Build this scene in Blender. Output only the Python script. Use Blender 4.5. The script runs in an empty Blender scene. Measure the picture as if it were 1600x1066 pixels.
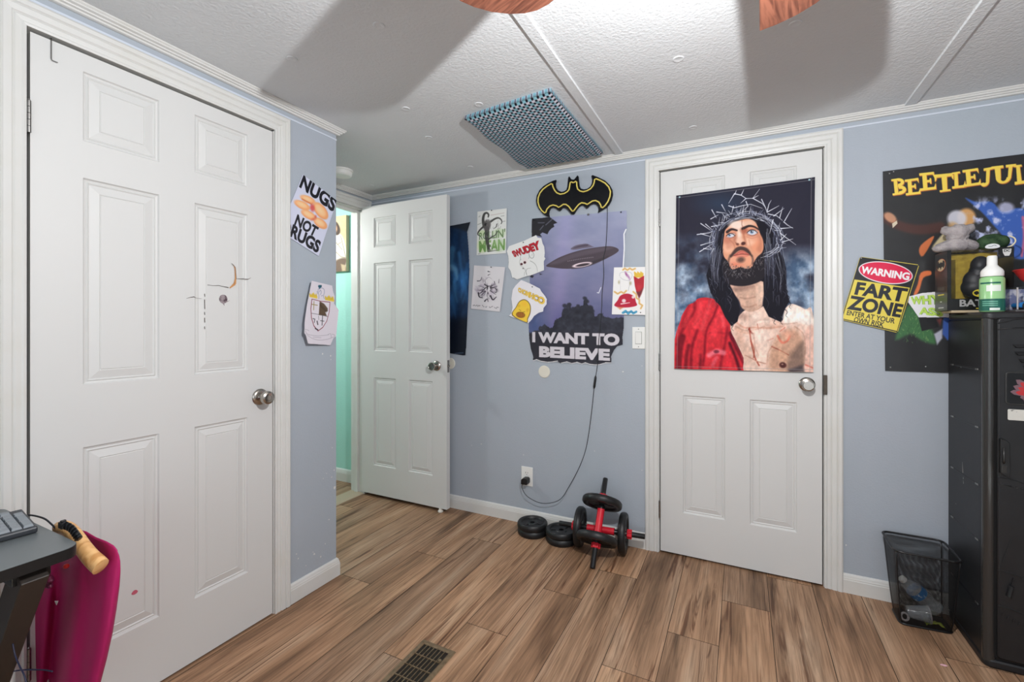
import bpy, bmesh, math, random
import numpy as np
from mathutils import Vector, Matrix, noise as mnoise

S = bpy.context.scene
COL = S.collection
random.seed(7)
PI = math.pi

# ------------------------------------------------------------------ camera
CAM_H, FPX, YAW, HORIZON = 1.2115, 711.8, math.radians(26.754), 509.5
cam = bpy.data.cameras.new('camera'); camo = bpy.data.objects.new('camera', cam); COL.objects.link(camo)
cam.sensor_width = 36.0; cam.lens = 36.0 * FPX / 1600.0
cam.shift_y = -(533.0 - HORIZON) / 1600.0
cam.clip_start = 0.02
camo.location = (0, 0, CAM_H); camo.rotation_euler = (PI / 2, 0, YAW)
S.camera = camo

# ------------------------------------------------------------------ exposure, daylight and lamps
S.view_settings.view_transform = 'Standard'; S.view_settings.look = 'None'
S.view_settings.gamma = 1.0; S.view_settings.use_curve_mapping = False
S.view_settings.exposure = -0.04
S.cycles.caustics_reflective = False; S.cycles.caustics_refractive = False; S.cycles.sample_clamp_indirect = 2.0; S.cycles.blur_glossy = 1.0
S.cycles.use_light_tree = False
world = bpy.data.worlds.new('daylight'); S.world = world; world.use_nodes = True
world.node_tree.nodes['Background'].inputs[0].default_value = (0.82, 0.9, 1.0, 1)
world.node_tree.nodes['Background'].inputs[1].default_value = 1.2
world.cycles.sampling_method = 'NONE'
def lamp(name, kind, loc, power, color=(1, 1, 1), rot=(0, 0, 0), size=.1, size_y=None):
    l = bpy.data.lights.new(name, kind); l.energy = power; l.color = color
    if kind == 'AREA':
        l.shape = 'RECTANGLE'; l.size = size; l.size_y = size_y or size
    else:
        l.shadow_soft_size = size
    o = bpy.data.objects.new(name, l); COL.objects.link(o); o.location = loc; o.rotation_euler = rot
    return o
BULB = (0.045, 0.70, 1.8425)
BULB_GLOW = 4.0
for k in range(5):          # no real filaments: one bulb's light split into five points against noise
    lamp('fan_bulb_point', 'POINT', (BULB[0] + .004 * math.cos(k * 1.2566), BULB[1] + .004 * math.sin(k * 1.2566), BULB[2]), 88 / 5, (.98, .99, 1), size=.006)
# added daylight fill from an unseen window behind the viewer
lamp('unseen_window_fill', 'AREA', (0.2, -1.68, 1.15), 9, (.93, .97, 1), rot=(PI / 2, 0, 0), size=2.7, size_y=1.6)
sun = bpy.data.lights.new('added_sun_bounce', 'SUN'); sun.energy = 66; sun.color = (.50, .76, 1); sun.angle = .02  # added unseen sun, bounced off the floor to lift the ceiling; blue offsets brown planks
suno = bpy.data.objects.new('added_sun_bounce', sun); COL.objects.link(suno); suno.rotation_euler = (math.radians(38), 0, math.radians(-6))
lamp('hall_light', 'POINT', (-3.15, 1.78, 1.94), 44, (1, .98, .96), size=.06)

# ------------------------------------------------------------------ measuring from the photo: pixel -> point on a known plane
CT, ST = math.cos(YAW), math.sin(YAW)
def ray(u, v):
    a = (u - 800.0) / FPX; b = -(v - HORIZON) / FPX
    return (CT * a - ST, ST * a + CT, b)
def on_x(u, v, x):
    d = ray(u, v); t = x / d[0]; return Vector((x, d[1] * t, d[2] * t + CAM_H))
def on_y(u, v, y):
    d = ray(u, v); t = y / d[1]; return Vector((d[0] * t, y, d[2] * t + CAM_H))
def on_z(u, v, z):
    d = ray(u, v); t = (z - CAM_H) / d[2]; return Vector((d[0] * t, d[1] * t, z))

# ------------------------------------------------------------------ materials
def lin1(c):
    c = c / 255.0
    return c / 12.92 if c <= .04045 else ((c + .055) / 1.055) ** 2.4
def lin(rgb, a=1.0):
    return (lin1(rgb[0]), lin1(rgb[1]), lin1(rgb[2]), a)
MATS = {}
def mat(name, rgb, rough=.5, metal=0.0, bump=None, var=None, spec=.5, trans=0.0, ior=1.45, alpha=1.0, coat=0.0, emit=None):
    """principled material; bump=(scale, strength[, distance]); var=(scale, rgb2, lo, hi) mixes a second colour by noise"""
    if name in MATS: return MATS[name]
    m = bpy.data.materials.new(name); m.use_nodes = True; nt = m.node_tree; N = nt.nodes; L = nt.links
    b = N['Principled BSDF']
    b.inputs['Base Color'].default_value = lin(rgb); b.inputs['Roughness'].default_value = rough
    b.inputs['Metallic'].default_value = metal; b.inputs['Specular IOR Level'].default_value = spec
    b.inputs['Transmission Weight'].default_value = trans; b.inputs['IOR'].default_value = ior
    b.inputs['Alpha'].default_value = alpha; b.inputs['Coat Weight'].default_value = coat
    if emit:
        b.inputs['Emission Color'].default_value = lin(emit[0]); b.inputs['Emission Strength'].default_value = emit[1]
    if bump or var:
        tc = N.new('ShaderNodeTexCoord')
    if bump:
        n = N.new('ShaderNodeTexNoise'); n.inputs['Scale'].default_value = bump[0]; n.inputs['Detail'].default_value = 3
        L.new(tc.outputs['Object'], n.inputs['Vector'])
        bp = N.new('ShaderNodeBump'); bp.inputs['Strength'].default_value = bump[1]
        bp.inputs['Distance'].default_value = bump[2] if len(bump) > 2 else .002
        L.new(n.outputs['Fac'], bp.inputs['Height']); L.new(bp.outputs['Normal'], b.inputs['Normal'])
    if var:
        n2 = N.new('ShaderNodeTexNoise'); n2.inputs['Scale'].default_value = var[0]; n2.inputs['Detail'].default_value = 4
        L.new(tc.outputs['Object'], n2.inputs['Vector'])
        r = N.new('ShaderNodeMapRange'); r.inputs[1].default_value = var[2]; r.inputs[2].default_value = var[3]
        L.new(n2.outputs['Fac'], r.inputs[0])
        mx = N.new('ShaderNodeMix'); mx.data_type = 'RGBA'
        mx.inputs[6].default_value = lin(rgb); mx.inputs[7].default_value = lin(var[1])
        L.new(r.outputs[0], mx.inputs[0]); L.new(mx.outputs[2], b.inputs['Base Color'])
    MATS[name] = m
    return m
def print_mat(name, rough=.5, coat=0.0, spec=.4):
    """printed or painted sheet: ink colours come from the mesh's colour attribute"""
    if name in MATS: return MATS[name]
    m = bpy.data.materials.new(name); m.use_nodes = True; nt = m.node_tree
    b = nt.nodes['Principled BSDF']; b.inputs['Roughness'].default_value = rough
    b.inputs['Coat Weight'].default_value = coat; b.inputs['Specular IOR Level'].default_value = spec
    a = nt.nodes.new('ShaderNodeAttribute'); a.attribute_name = 'ink'
    nt.links.new(a.outputs['Color'], b.inputs['Base Color'])
    MATS[name] = m
    return m
M_WALL = mat('blue_wall_paint', (171, 178, 188), .62, bump=(130, .3, .0022), var=(2.2, (167, 176, 185), .3, .7))
M_TEAL = mat('teal_wall_paint', (168, 222, 210), .6, bump=(70, .35, .003))
M_TRIM = mat('white_trim_paint', (216, 216, 213), .38, bump=(60, .08, .001), var=(9, (213, 212, 206), .45, .8))
M_DOOR = mat('white_door_paint', (213, 213, 211), .5, bump=(55, .05, .001))
M_EDGE = mat('light_blue_bead', (206, 213, 224), .5)
M_DARK = mat('dark_void', (28, 26, 24), .9)  # near-black stands in for the shade inside hollows
M_CHROME = mat('satin_nickel', (178, 172, 164), .22, 1.0)
M_STEEL = mat('brushed_steel', (150, 148, 145), .35, 1.0)
M_WHITEP = mat('white_plastic', (236, 236, 232), .35)
M_BLACKP = mat('black_plastic', (22, 22, 23), .42)
M_BLACKM = mat('black_rubber', (20, 20, 21), .6)

# ------------------------------------------------------------------ mesh builder
class MB:
    def __init__(s): s.v = []; s.f = []; s.fm = []
    def add(s, vs, fs, mi=0):
        o = len(s.v); s.v += [tuple(p) for p in vs]
        s.f += [tuple(i + o for i in f) for f in fs]; s.fm += [mi] * len(fs)
        return s
    def box(s, x0, x1, y0, y1, z0, z1, mi=0):
        vs = [(x, y, z) for z in (z0, z1) for y in (y0, y1) for x in (x0, x1)]
        return s.add(vs, [(0, 2, 3, 1), (4, 5, 7, 6), (0, 1, 5, 4), (2, 6, 7, 3), (0, 4, 6, 2), (1, 3, 7, 5)], mi)
    def quad(s, a, b, c, d, mi=0): return s.add([a, b, c, d], [(0, 1, 2, 3)], mi)
    def prism(s, pts, z0, z1, mi=0, fn=None):
        """polygon pts (x,y) extruded z0..z1; fn maps (x,y,z)->3d"""
        n = len(pts); vs = [(p[0], p[1], z0) for p in pts] + [(p[0], p[1], z1) for p in pts]
        if fn: vs = [fn(*p) for p in vs]
        fs = [tuple(range(n - 1, -1, -1)), tuple(range(n, 2 * n))]
        fs += [(i, (i + 1) % n, n + (i + 1) % n, n + i) for i in range(n)]
        return s.add(vs, fs, mi)
    def lathe(s, prof, n=32, M=None, mi=0):
        """prof [(r,z)] about z; M is a 4x4 placing it"""
        vs = []; fs = []; rings = []
        for r, z in prof:
            if r < 1e-6:
                rings.append([len(vs)]); vs.append((0, 0, z))
            else:
                rings.append(list(range(len(vs), len(vs) + n)))
                vs += [(r * math.cos(2 * PI * k / n), r * math.sin(2 * PI * k / n), z) for k in range(n)]
        for a, b in zip(rings, rings[1:]):
            for k in range(n):
                k2 = (k + 1) % n
                if len(a) == 1 and len(b) == 1: continue
                if len(a) == 1: fs.append((a[0], b[k], b[k2])[::-1])
                elif len(b) == 1: fs.append((a[k], a[k2], b[0]))
                else: fs.append((a[k], a[k2], b[k2], b[k]))
        if M is not None: vs = [tuple(M @ Vector(p)) for p in vs]
        return s.add(vs, fs, mi)
    def tube(s, path, r, n=8, mi=0, caps=True, flat=None):
        path = [Vector(p) for p in path]; m = len(path)
        rs = r if isinstance(r, (list, tuple)) else [r] * m
        vs = []; fs = []; up = None
        for i, p in enumerate(path):
            t = (path[min(i + 1, m - 1)] - path[max(i - 1, 0)]).normalized()
            if up is None:
                up = Vector((0, 0, 1)) if abs(t.z) < .9 else Vector((1, 0, 0))
            a = t.cross(up).normalized(); up2 = a.cross(t).normalized(); up = up2
            for k in range(n):
                q = 2 * PI * k / n
                ca, sa = math.cos(q), math.sin(q)
                fx, fy = flat if flat else (1, 1)
                vs.append(p + a * (ca * rs[i] * fx) + up2 * (sa * rs[i] * fy))
        for i in range(m - 1):
            for k in range(n):
                k2 = (k + 1) % n
                fs.append((i * n + k, i * n + k2, (i + 1) * n + k2, (i + 1) * n + k))
        if caps: fs += [tuple(range(n - 1, -1, -1)), tuple(range((m - 1) * n, m * n))]
        return s.add(vs, fs, mi)
    def build(s, name, mats, parent=None, smooth=0, bevel=0, seg=2, subsurf=0, kind=None, label=None):
        me = bpy.data.meshes.new(name); me.from_pydata(s.v, [], s.f)
        if not isinstance(mats, (list, tuple)): mats = [mats]
        for m in mats: me.materials.append(m)
        me.polygons.foreach_set('material_index', s.fm)
        me.validate(); me.update()
        bm = bmesh.new(); bm.from_mesh(me); bmesh.ops.recalc_face_normals(bm, faces=bm.faces); bm.to_mesh(me); bm.free()
        if smooth:
            for p in me.polygons: p.use_smooth = True
            if smooth < 180: me.set_sharp_from_angle(angle=math.radians(smooth))
        o = bpy.data.objects.new(name, me); COL.objects.link(o)
        if parent: o.parent = parent
        if bevel:
            b = o.modifiers.new('bevel', 'BEVEL'); b.width = bevel; b.segments = seg; b.limit_method = 'ANGLE'; b.angle_limit = math.radians(40)
        if subsurf:
            b = o.modifiers.new('sub', 'SUBSURF'); b.levels = subsurf; b.render_levels = subsurf
        if kind: o['kind'] = kind
        if label: o['label'] = label
        return o
def thing(name, label, cat, loc=(0, 0, 0), rot=(0, 0, 0), group=None):
    o = bpy.data.objects.new(name, None); COL.objects.link(o); o.empty_display_size = .05
    o.location = loc; o.rotation_euler = rot
    return tag(o, label, cat, group)
def tag(o, label, cat, group=None, kind=None):
    o['label'] = label; o['category'] = cat
    if group: o['group'] = group
    if kind: o['kind'] = kind
    return o
def struct(name, label, cat, loc=(0, 0, 0), rot=(0, 0, 0)):
    o = thing(name, label, cat, loc, rot); o['kind'] = 'structure'
    return o
def copy_tree(o, parent=None):
    c = o.copy(); COL.objects.link(c)
    if parent: c.parent = parent; c.matrix_parent_inverse = o.matrix_parent_inverse.copy()
    for ch in [q for q in bpy.data.objects if q.parent is o]: copy_tree(ch, c)
    return c
def cur(pts, n=8, closed=False):
    """Catmull-Rom through the points"""
    P = [Vector(p) for p in pts]; out = []; m = len(P)
    for i in range(m if closed else m - 1):
        p0, p1, p2, p3 = (P[(i - 1) % m] if closed or i else P[0]), P[i], P[(i + 1) % m], (P[(i + 2) % m] if closed or i + 2 < m else P[-1])
        for k in range(n):
            t = k / n
            out.append(.5 * ((2 * p1) + (p2 - p0) * t + (2 * p0 - 5 * p1 + 4 * p2 - p3) * t * t + (3 * p1 - p0 - 3 * p2 + p3) * t ** 3))
    if not closed: out.append(P[-1])
    return out
# ================================================================== THE ROOM
XL, YB, XA = -1.7596, 2.541, -2.44        # left wall, back wall, far-left (hall doorway) wall
XR, YR, ZC = 2.10, -1.60, 2.165           # right wall, rear wall, ceiling
D1 = (0.522, 1.256)                       # closet doorway in the left wall (y range)
D3 = (-0.391, 0.337)                      # doorway in the back wall (x range)
D2 = (1.705, 2.452)                       # hall doorway in the far-left wall (y range)
DH = 2.03

def wall_with_hole(name, label, fn, a0, a1, h0, h1, hz0, hz1, t, m):
    """wall along local a, thickness t behind; hole h0..h1 x hz0..hz1; fn(a, depth, z)->xyz"""
    mb = MB()
    def blk(p, q, z0, z1):
        vs = [fn(a, d, z) for z in (z0, z1) for d in (0, t) for a in (p, q)]
        mb.add(vs, [(0, 2, 3, 1), (4, 5, 7, 6), (0, 1, 5, 4), (2, 6, 7, 3), (0, 4, 6, 2), (1, 3, 7, 5)])
    blk(a0, h0, 0, ZC); blk(h1, a1, 0, ZC)
    if hz1 < ZC: blk(h0, h1, hz1, ZC)
    if hz0 > 0: blk(h0, h1, 0, hz0)
    o = mb.build(name, m); tag(o, label, 'wall', kind='structure'); return o
wall_with_hole('wall_left', 'blue painted wall with the nearest white panel door', lambda a, d, z: (XL - d, a, z), YR, 1.592, D1[0] - .012, D1[1] + .012, 0, DH + .012, .11, M_WALL)
wall_with_hole('wall_back', 'blue painted wall behind the posters and the poster covered door', lambda a, d, z: (a, YB + d, z), XA - .12, XR + .1, D3[0] - .012, D3[1] + .012, 0, DH + .022, .11, M_WALL)
wall_with_hole('wall_hall', 'blue wall strip around the open hall doorway', lambda a, d, z: (XA - d, a, z), YR, YB, D2[0] - .012, D2[1] + .012, 0, DH + .022, .12, M_WALL)
wall_with_hole('wall_rear', 'blue wall with an added window behind the viewer', lambda a, d, z: (a, YR - d, z), XA - .12, XR + .1, -1.2, 1.6, .30, 2.00, .11, M_WALL)
wall_with_hole('wall_right', 'blue wall with a window on the right', lambda a, d, z: (XR + d, a, z), YR, YB, -.55, .75, .70, 1.90, .11, M_WALL)
tag(MB().box(XA, XL - .11, 1.49, 1.592, 0, ZC).build('wall_alcove', M_WALL), 'blue return wall closing the closet beside the alcove', 'wall', kind='structure')
# hall beyond the open doorway, painted teal
hw = MB(); hw.box(-4.2, XA - .12, 2.590, 2.69, 0, ZC); hw.box(-4.3, -4.2, .2, 2.69, 0, ZC); hw.box(-4.2, XA - .12, .1, .2, 0, ZC)
tag(hw.build('wall_corridor', M_TEAL), 'teal textured wall of the hall beyond the open door', 'wall', kind='structure')
# closets coloured near-black in place of shade behind the two closed doors
cb = MB(); cb.box(D3[0] - .1, D3[1] + .1, YB + .5, YB + .52, 0, ZC); cb.box(D3[0] - .12, D3[0] - .1, YB + .11, YB + .52, 0, ZC); cb.box(D3[1] + .1, D3[1] + .12, YB + .11, YB + .52, 0, ZC)
tag(cb.build('wall_closet', M_DARK), 'closet wall coloured dark as shade behind the poster covered door', 'wall', kind='structure')

# ---- ceiling: stippled board, flat battens, screw caps
M_CEIL = mat('stippled_ceiling_paint', (222, 225, 227), .75, bump=(95, .55, .004), var=(1.6, (214, 217, 219), .35, .75))
ce = tag(MB().box(-4.3, XR + .1, YR - .1, YB + .6, ZC, ZC + .1).build('ceiling', M_CEIL), 'white stippled ceiling board', 'ceiling', kind='structure')
for i, xb in enumerate((-.603, .645)):
    tag(MB().prism([(xb - .021, 0), (xb - .019, -.007), (xb + .019, -.007), (xb + .021, 0)], YR, YB, fn=lambda x, z, y: (x, y, ZC + z)).build('trim_%d' % (i + 1), M_CEIL),
        ('ceiling batten beside the dotted cloth pad', 'ceiling batten on the right, above the painted door')[i], 'trim', kind='structure')
bt = None
for (u, v) in [(592, 40), (456, 92), (634, 170), (1060, 92), (1083, 199), (1243, 37), (580, 290), (735, 261), (748, 163), (670, 215)]:
    p = on_z(u, v, ZC)
    MB().lathe([(0, 0), (.019, 0), (.0185, -.0022), (.0145, -.0030), (.0125, -.0022), (0, -.0022)], 20, Matrix.Translation(p)).build('screw_cap', M_CEIL, ce, smooth=50).matrix_parent_inverse = Matrix()
# ---- floor planks (each plank its own face with its own tone; seams are real grooves)
def floor_mat():
    m = bpy.data.materials.new('wood_look_planks'); m.use_nodes = True; nt = m.node_tree; N = nt.nodes; L = nt.links
    b = N['Principled BSDF']; b.inputs['Roughness'].default_value = .5; b.inputs['Specular IOR Level'].default_value = .35
    tc = N.new('ShaderNodeTexCoord'); at = N.new('ShaderNodeAttribute'); at.attribute_name = 'plank'
    sh = N.new('ShaderNodeVectorMath'); sh.operation = 'MULTIPLY_ADD'
    cmb = N.new('ShaderNodeCombineXYZ'); L.new(at.outputs['Fac'], cmb.inputs[0]); L.new(at.outputs['Fac'], cmb.inputs[1])
    L.new(cmb.outputs[0], sh.inputs[0]); sh.inputs[1].default_value = (17.3, 41.7, 0); L.new(tc.outputs['Object'], sh.inputs[2])
    def noise(sx, sy, detail, dist=0, rough=.55):
        mp = N.new('ShaderNodeMapping'); mp.inputs['Scale'].default_value = (sx, sy, 1); L.new(sh.outputs[0], mp.inputs['Vector'])
        n = N.new('ShaderNodeTexNoise'); n.inputs['Scale'].default_value = 1; n.inputs['Detail'].default_value = detail
        n.inputs['Distortion'].default_value = dist; n.inputs['Roughness'].default_value = rough
        L.new(mp.outputs[0], n.inputs['Vector']); return n
    def ramp(src, stops):
        r = N.new('ShaderNodeValToRGB'); e = r.color_ramp.elements
        while len(e) < len(stops): e.new(.5)
        for i, (p, c) in enumerate(stops): e[i].position = p
        for i, (p, c) in enumerate(stops): e[i].color = c
        L.new(src, r.inputs[0]); return r
    def mix(mode, fac, a, bb):
        x = N.new('ShaderNodeMix'); x.data_type = 'RGBA'; x.blend_type = mode
        if isinstance(fac, float): x.inputs[0].default_value = fac
        else: L.new(fac, x.inputs[0])
        for k, q in ((6, a), (7, bb)):
            if isinstance(q, tuple): x.inputs[k].default_value = q
            else: L.new(q, x.inputs[k])
        return x.outputs[2]
    broad = ramp(noise(9, 1.1, 3, .6).outputs['Fac'], [(.30, lin((118, 90, 68))), (.5, lin((168, 133, 105))), (.72, lin((188, 159, 133)))])
    grain = ramp(noise(75, 2.2, 6, 1.6, .62).outputs['Fac'], [(.34, (.52, .50, .48, 1)), (.60, (1.06, 1.06, 1.06, 1))])
    streak = ramp(noise(24, 1.0, 4, 1.6, .6).outputs['Fac'], [(.58, (0, 0, 0, 1)), (.66, (1, 1, 1, 1))])
    knots = ramp(noise(16, 5.0, 2, .8).outputs['Fac'], [(.73, (0, 0, 0, 1)), (.79, (1, 1, 1, 1))])
    tone = ramp(at.outputs['Fac'], [(0, (.78, .79, .80, 1)), (.35, (1, .95, .90, 1)), (.65, (.94, .96, .97, 1)), (1, (1.16, 1.10, 1.02, 1))])
    c = mix('MULTIPLY', 1.0, broad.outputs[0], grain.outputs[0])
    c = mix('MULTIPLY', .9, c, tone.outputs[0])
    c = mix('MIX', streak.outputs[0], c, mix('MULTIPLY', .8, c, lin((138, 106, 82))))
    c = mix('MIX', knots.outputs[0], c, mix('MULTIPLY', .8, c, lin((120, 90, 70))))
    L.new(c, b.inputs['Base Color'])
    bp = N.new('ShaderNodeBump'); bp.inputs['Strength'].default_value = .12; bp.inputs['Distance'].default_value = .001
    L.new(noise(120, 3.0, 5, 1.2).outputs['Fac'], bp.inputs['Height']); L.new(bp.outputs[0], b.inputs['Normal'])
    return m
def build_floor():
    W, X0, PL, G = .185, -.262, 1.22, .0011
    joints = {-8: 1.61, -7: 1.955, -6: 2.223, -5: 1.295, -4: 1.578, -3: 1.942, -2: 2.216, -1: 1.60, 0: 1.89, 1: 2.215, 2: 1.30, 3: 1.62, 4: 1.93, 5: 2.2, 6: 1.3}
    vs, fs, tone = [], [], []
    rng = random.Random(5)
    k0, k1 = int((-4.2 - X0) / W) - 1, int((XR - X0) / W) + 1
    for k in range(k0, k1 + 1):
        j = joints.get(k - 1, 1.3 + .31 * ((k * 3) % 4))
        xa, xb = X0 + W * (k - 1), X0 + W * k
        ys = [j + PL * i for i in range(-4, 3)]
        for ya, yb in zip(ys, ys[1:]):
            ya, yb = max(ya, YR), min(yb, YB + .1)
            if yb - ya < .01: continue
            o = len(vs); t = rng.random()
            x0, x1, y0, y1 = xa + G, xb - G, ya + G, yb - G
            vs += [(x0, y0, 0), (x1, y0, 0), (x1, y1, 0), (x0, y1, 0), (x0 - G, y0 - G, -.0015), (x1 + G, y0 - G, -.0015), (x1 + G, y1 + G, -.0015), (x0 - G, y1 + G, -.0015)]
            fs += [(o, o + 1, o + 2, o + 3), (o + 4, o + 5, o + 1, o), (o + 5, o + 6, o + 2, o + 1), (o + 6, o + 7, o + 3, o + 2), (o + 7, o + 4, o, o + 3)]
            tone += [t] * 8
    nb = len(vs)
    x0, x1, y0, y1 = -4.3, XR + .1, YR - .1, YB + .6
    vs += [(x0, y0, -.0022), (x1, y0, -.0022), (x1, y1, -.0022), (x0, y1, -.0022), (x0, y0, -.1), (x1, y0, -.1), (x1, y1, -.1), (x0, y1, -.1)]
    fs += [(nb, nb + 1, nb + 2, nb + 3), (nb + 4, nb + 7, nb + 6, nb + 5), (nb, nb + 4, nb + 5, nb + 1), (nb + 1, nb + 5, nb + 6, nb + 2), (nb + 2, nb + 6, nb + 7, nb + 3), (nb + 3, nb + 7, nb + 4, nb)]
    tone += [0] * 8
    me = bpy.data.meshes.new('floor'); me.from_pydata(vs, [], fs)
    me.materials.append(floor_mat()); me.materials.append(mat('plank_seam', (52, 38, 28), .8))
    mi = [0] * len(fs)
    for q in range(len(fs) - 6): mi[q] = 0 if q % 5 == 0 else 1
    for q in range(len(fs) - 6, len(fs)): mi[q] = 1
    me.polygons.foreach_set('material_index', mi)
    a = me.attributes.new('plank', 'FLOAT', 'POINT'); a.data.foreach_set('value', tone)
    o = bpy.data.objects.new('floor', me); COL.objects.link(o)
    tag(o, 'wood look plank floor running towards the painted door', 'floor', kind='structure')
build_floor()

# paint chips near the outer corner of the left wall
wl = bpy.data.objects['wall_left']; rc = random.Random(3)
for (u, v, r) in [(504, 553, 1.6), (516.5, 556, 1.4), (517, 562, 1), (522, 735, 1.2), (518, 746, 1.3), (522.5, 762, 2.6), (491, 866, 1.6), (505, 748, .9), (500, 893, 1.3), (466, 873, 1.2), (489, 863, .9), (501, 870, 1.4), (510, 740, .8), (463, 866, 1), (519, 700, .9), (514, 812, 1.2), (478, 884, .9), (508, 850, 1)]:
    p = on_x(u, v, XL); k = r * .0026; pts = [(p.y + k * rc.uniform(.6, 1.2) * math.cos(t), p.z + k * rc.uniform(.7, 1.5) * math.sin(t)) for t in [j * PI / 4 for j in range(8)]]
    MB().prism(pts, XL, XL + .0005, fn=lambda a, b, c: (c, a, b)).build('paint_chip', M_TRIM, wl)
wb = bpy.data.objects['wall_back']
for (u, v, r) in [(973.5, 581, 1.5), (737, 696, 1), (752, 694, 1.3), (818, 711, 1.1), (1003, 572, .8), (929, 705, .9), (1322, 852, 1), (770, 640, .7), (1003, 735, .9), (724, 755, .8)]:
    p = on_y(u, v, YB); k = r * .0030; pts = [(p.x + k * rc.uniform(.7, 1.1) * math.cos(t), p.z + k * rc.uniform(.7, 1.1) * math.sin(t)) for t in [j * PI / 4 for j in range(8)]]
    MB().prism(pts, YB - .0005, YB, fn=lambda a, b, c: (a, c, b)).build('paint_chip', M_TRIM, wb)
# ---- mouldings -----------------------------------------------------------------
def run(prof, A, B, nrm, m0=0, m1=0):
    """extrude profile [(out, z)] from A to B along a wall; nrm = direction into the room; m0/m1 mitre (+1 outer, -1 inner)"""
    A, B, n = Vector(A), Vector(B), Vector(nrm); d = (B - A).normalized(); mb = MB(); k = len(prof)
    vs = [A + n * o + Vector((0, 0, z)) - d * (m0 * o) for o, z in prof] + [B + n * o + Vector((0, 0, z)) + d * (m1 * o) for o, z in prof]
    mb.add(vs, [(i, (i + 1) % k, k + (i + 1) % k, k + i) for i in range(k)] + [tuple(range(k)), tuple(range(2 * k - 1, k - 1, -1))])
    return mb
BASE = [(0, 0), (.013, 0), (.013, .058), (.0115, .061), (.0115, .066), (.010, .069), (.008, .078), (.004, .084), (0, .085)]
CROWN = [(0, ZC), (.034, ZC), (.034, ZC - .004), (.029, ZC - .008), (.029, ZC - .012), (.021, ZC - .015), (.020, ZC - .019), (.013, ZC - .021), (.0125, ZC - .026), (.008, ZC - .028), (0, ZC - .028)]
BEAD = [(0, ZC - .046), (.0022, ZC - .046), (.0022, ZC - .053), (0, ZC - .053)]
def mould(name, label, prof, m, A, B, n, m0=0, m1=0):
    o = run(prof, A, B, n, m0, m1).build(name, m); tag(o, label, 'trim' if 'trim' in name else 'baseboard', kind='structure'); return o
for nm, prof, m in (('crown moulding', CROWN, M_TRIM), ('thin pale bead', BEAD, M_EDGE)):
    k = 3 if nm[0] == 'c' else 6
    mould('trim_%d' % k, nm + ' along the back wall', prof, m, (XA, YB, 0), (XR, YB, 0), (0, -1, 0), -1, -1)
    mould('trim_%d' % (k + 1), nm + ' above the nearest white door', prof, m, (XL, YR, 0), (XL, 1.592, 0), (1, 0, 0), 0, 1)
    mould('trim_%d' % (k + 2), nm + ' above the hall doorway', prof, m, (XA, 1.592, 0), (XA, YB, 0), (1, 0, 0), 0, -1)
mould('trim_9', 'crown moulding on the alcove return', CROWN, M_TRIM, (XL, 1.592, 0), (XA, 1.592, 0), (0, 1, 0), 1, -1)
CW = .07
mould('baseboard_left', 'white baseboard below the two paper signs', BASE, M_TRIM, (XL, D1[1] + CW + .006, 0), (XL, 1.592, 0), (1, 0, 0), 0, 1)
mould('baseboard_alcove', 'white baseboard on the alcove return', BASE, M_TRIM, (XL, 1.592, 0), (XA, 1.592, 0), (0, 1, 0), 1, -1)
mould('baseboard_back', 'white baseboard behind the weight plates', BASE, M_TRIM, (XA, YB, 0), (D3[0] - CW - .006, YB, 0), (0, -1, 0))
mould('baseboard_back_right', 'white baseboard behind the mesh bin', BASE, M_TRIM, (D3[1] + CW + .006, YB, 0), (XR, YB, 0), (0, -1, 0))
mould('baseboard_rear', 'white baseboard behind the viewer', BASE, M_TRIM, (XR, YR, 0), (XL, YR, 0), (0, 1, 0))
mould('baseboard_right', 'white baseboard on the right wall', BASE, M_TRIM, (XR, YB, 0), (XR, YR, 0), (-1, 0, 0))
HB = [(o * 1.15, z * 1.12) for o, z in BASE]
mould('baseboard_hall', 'white baseboard below the teal hall wall', HB, M_TRIM, (-4.2, 2.590, 0), (XA - .12, 2.590, 0), (0, -1, 0))

CAS = [(0, 0), (0, .010), (.006, .012), (.010, .0095), (.022, .0115), (.026, .0085), (.030, .0125), (.045, .0145), (.049, .011), (.053, .016), (.064, .017), (CW, .013), (CW, 0)]
def casing(name, label, a0, a1, zt, fn, sides='both'):
    """mitred door casing around opening a0..a1 up to zt; fn(a, out, z)"""
    mb = MB(); k = len(CAS)
    path = [[(a0 - w, t, 0) for w, t in CAS], [(a0 - w, t, zt + w) for w, t in CAS], [(a1 + w, t, zt + w) for w, t in CAS], [(a1 + w, t, 0) for w, t in CAS]]
    for i in range(3):
        vs = [fn(*p) for p in path[i]] + [fn(*p) for p in path[i + 1]]
        mb.add(vs, [(j, (j + 1) % k, k + (j + 1) % k, k + j) for j in range(k)] + ([tuple(range(k))] if i == 0 else []) + ([tuple(range(k, 2 * k))] if i == 2 else []))
    o = mb.build(name, M_TRIM); tag(o, label, 'door casing', kind='structure'); return o
casing('trim_10', 'white fluted casing around the nearest door', D1[0] - .006, D1[1] + .006, DH + .006, lambda a, o, z: (XL + o, a, z))
casing('trim_11', 'white fluted casing around the painted door', D3[0] - .006, D3[1] + .006, DH + .014, lambda a, o, z: (a, YB - o, z))
casing('trim_12', 'white casing around the open hall doorway', D2[0] - .002, D2[1] + .002, DH + .024, lambda a, o, z: (XA + o, a, z))
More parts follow.
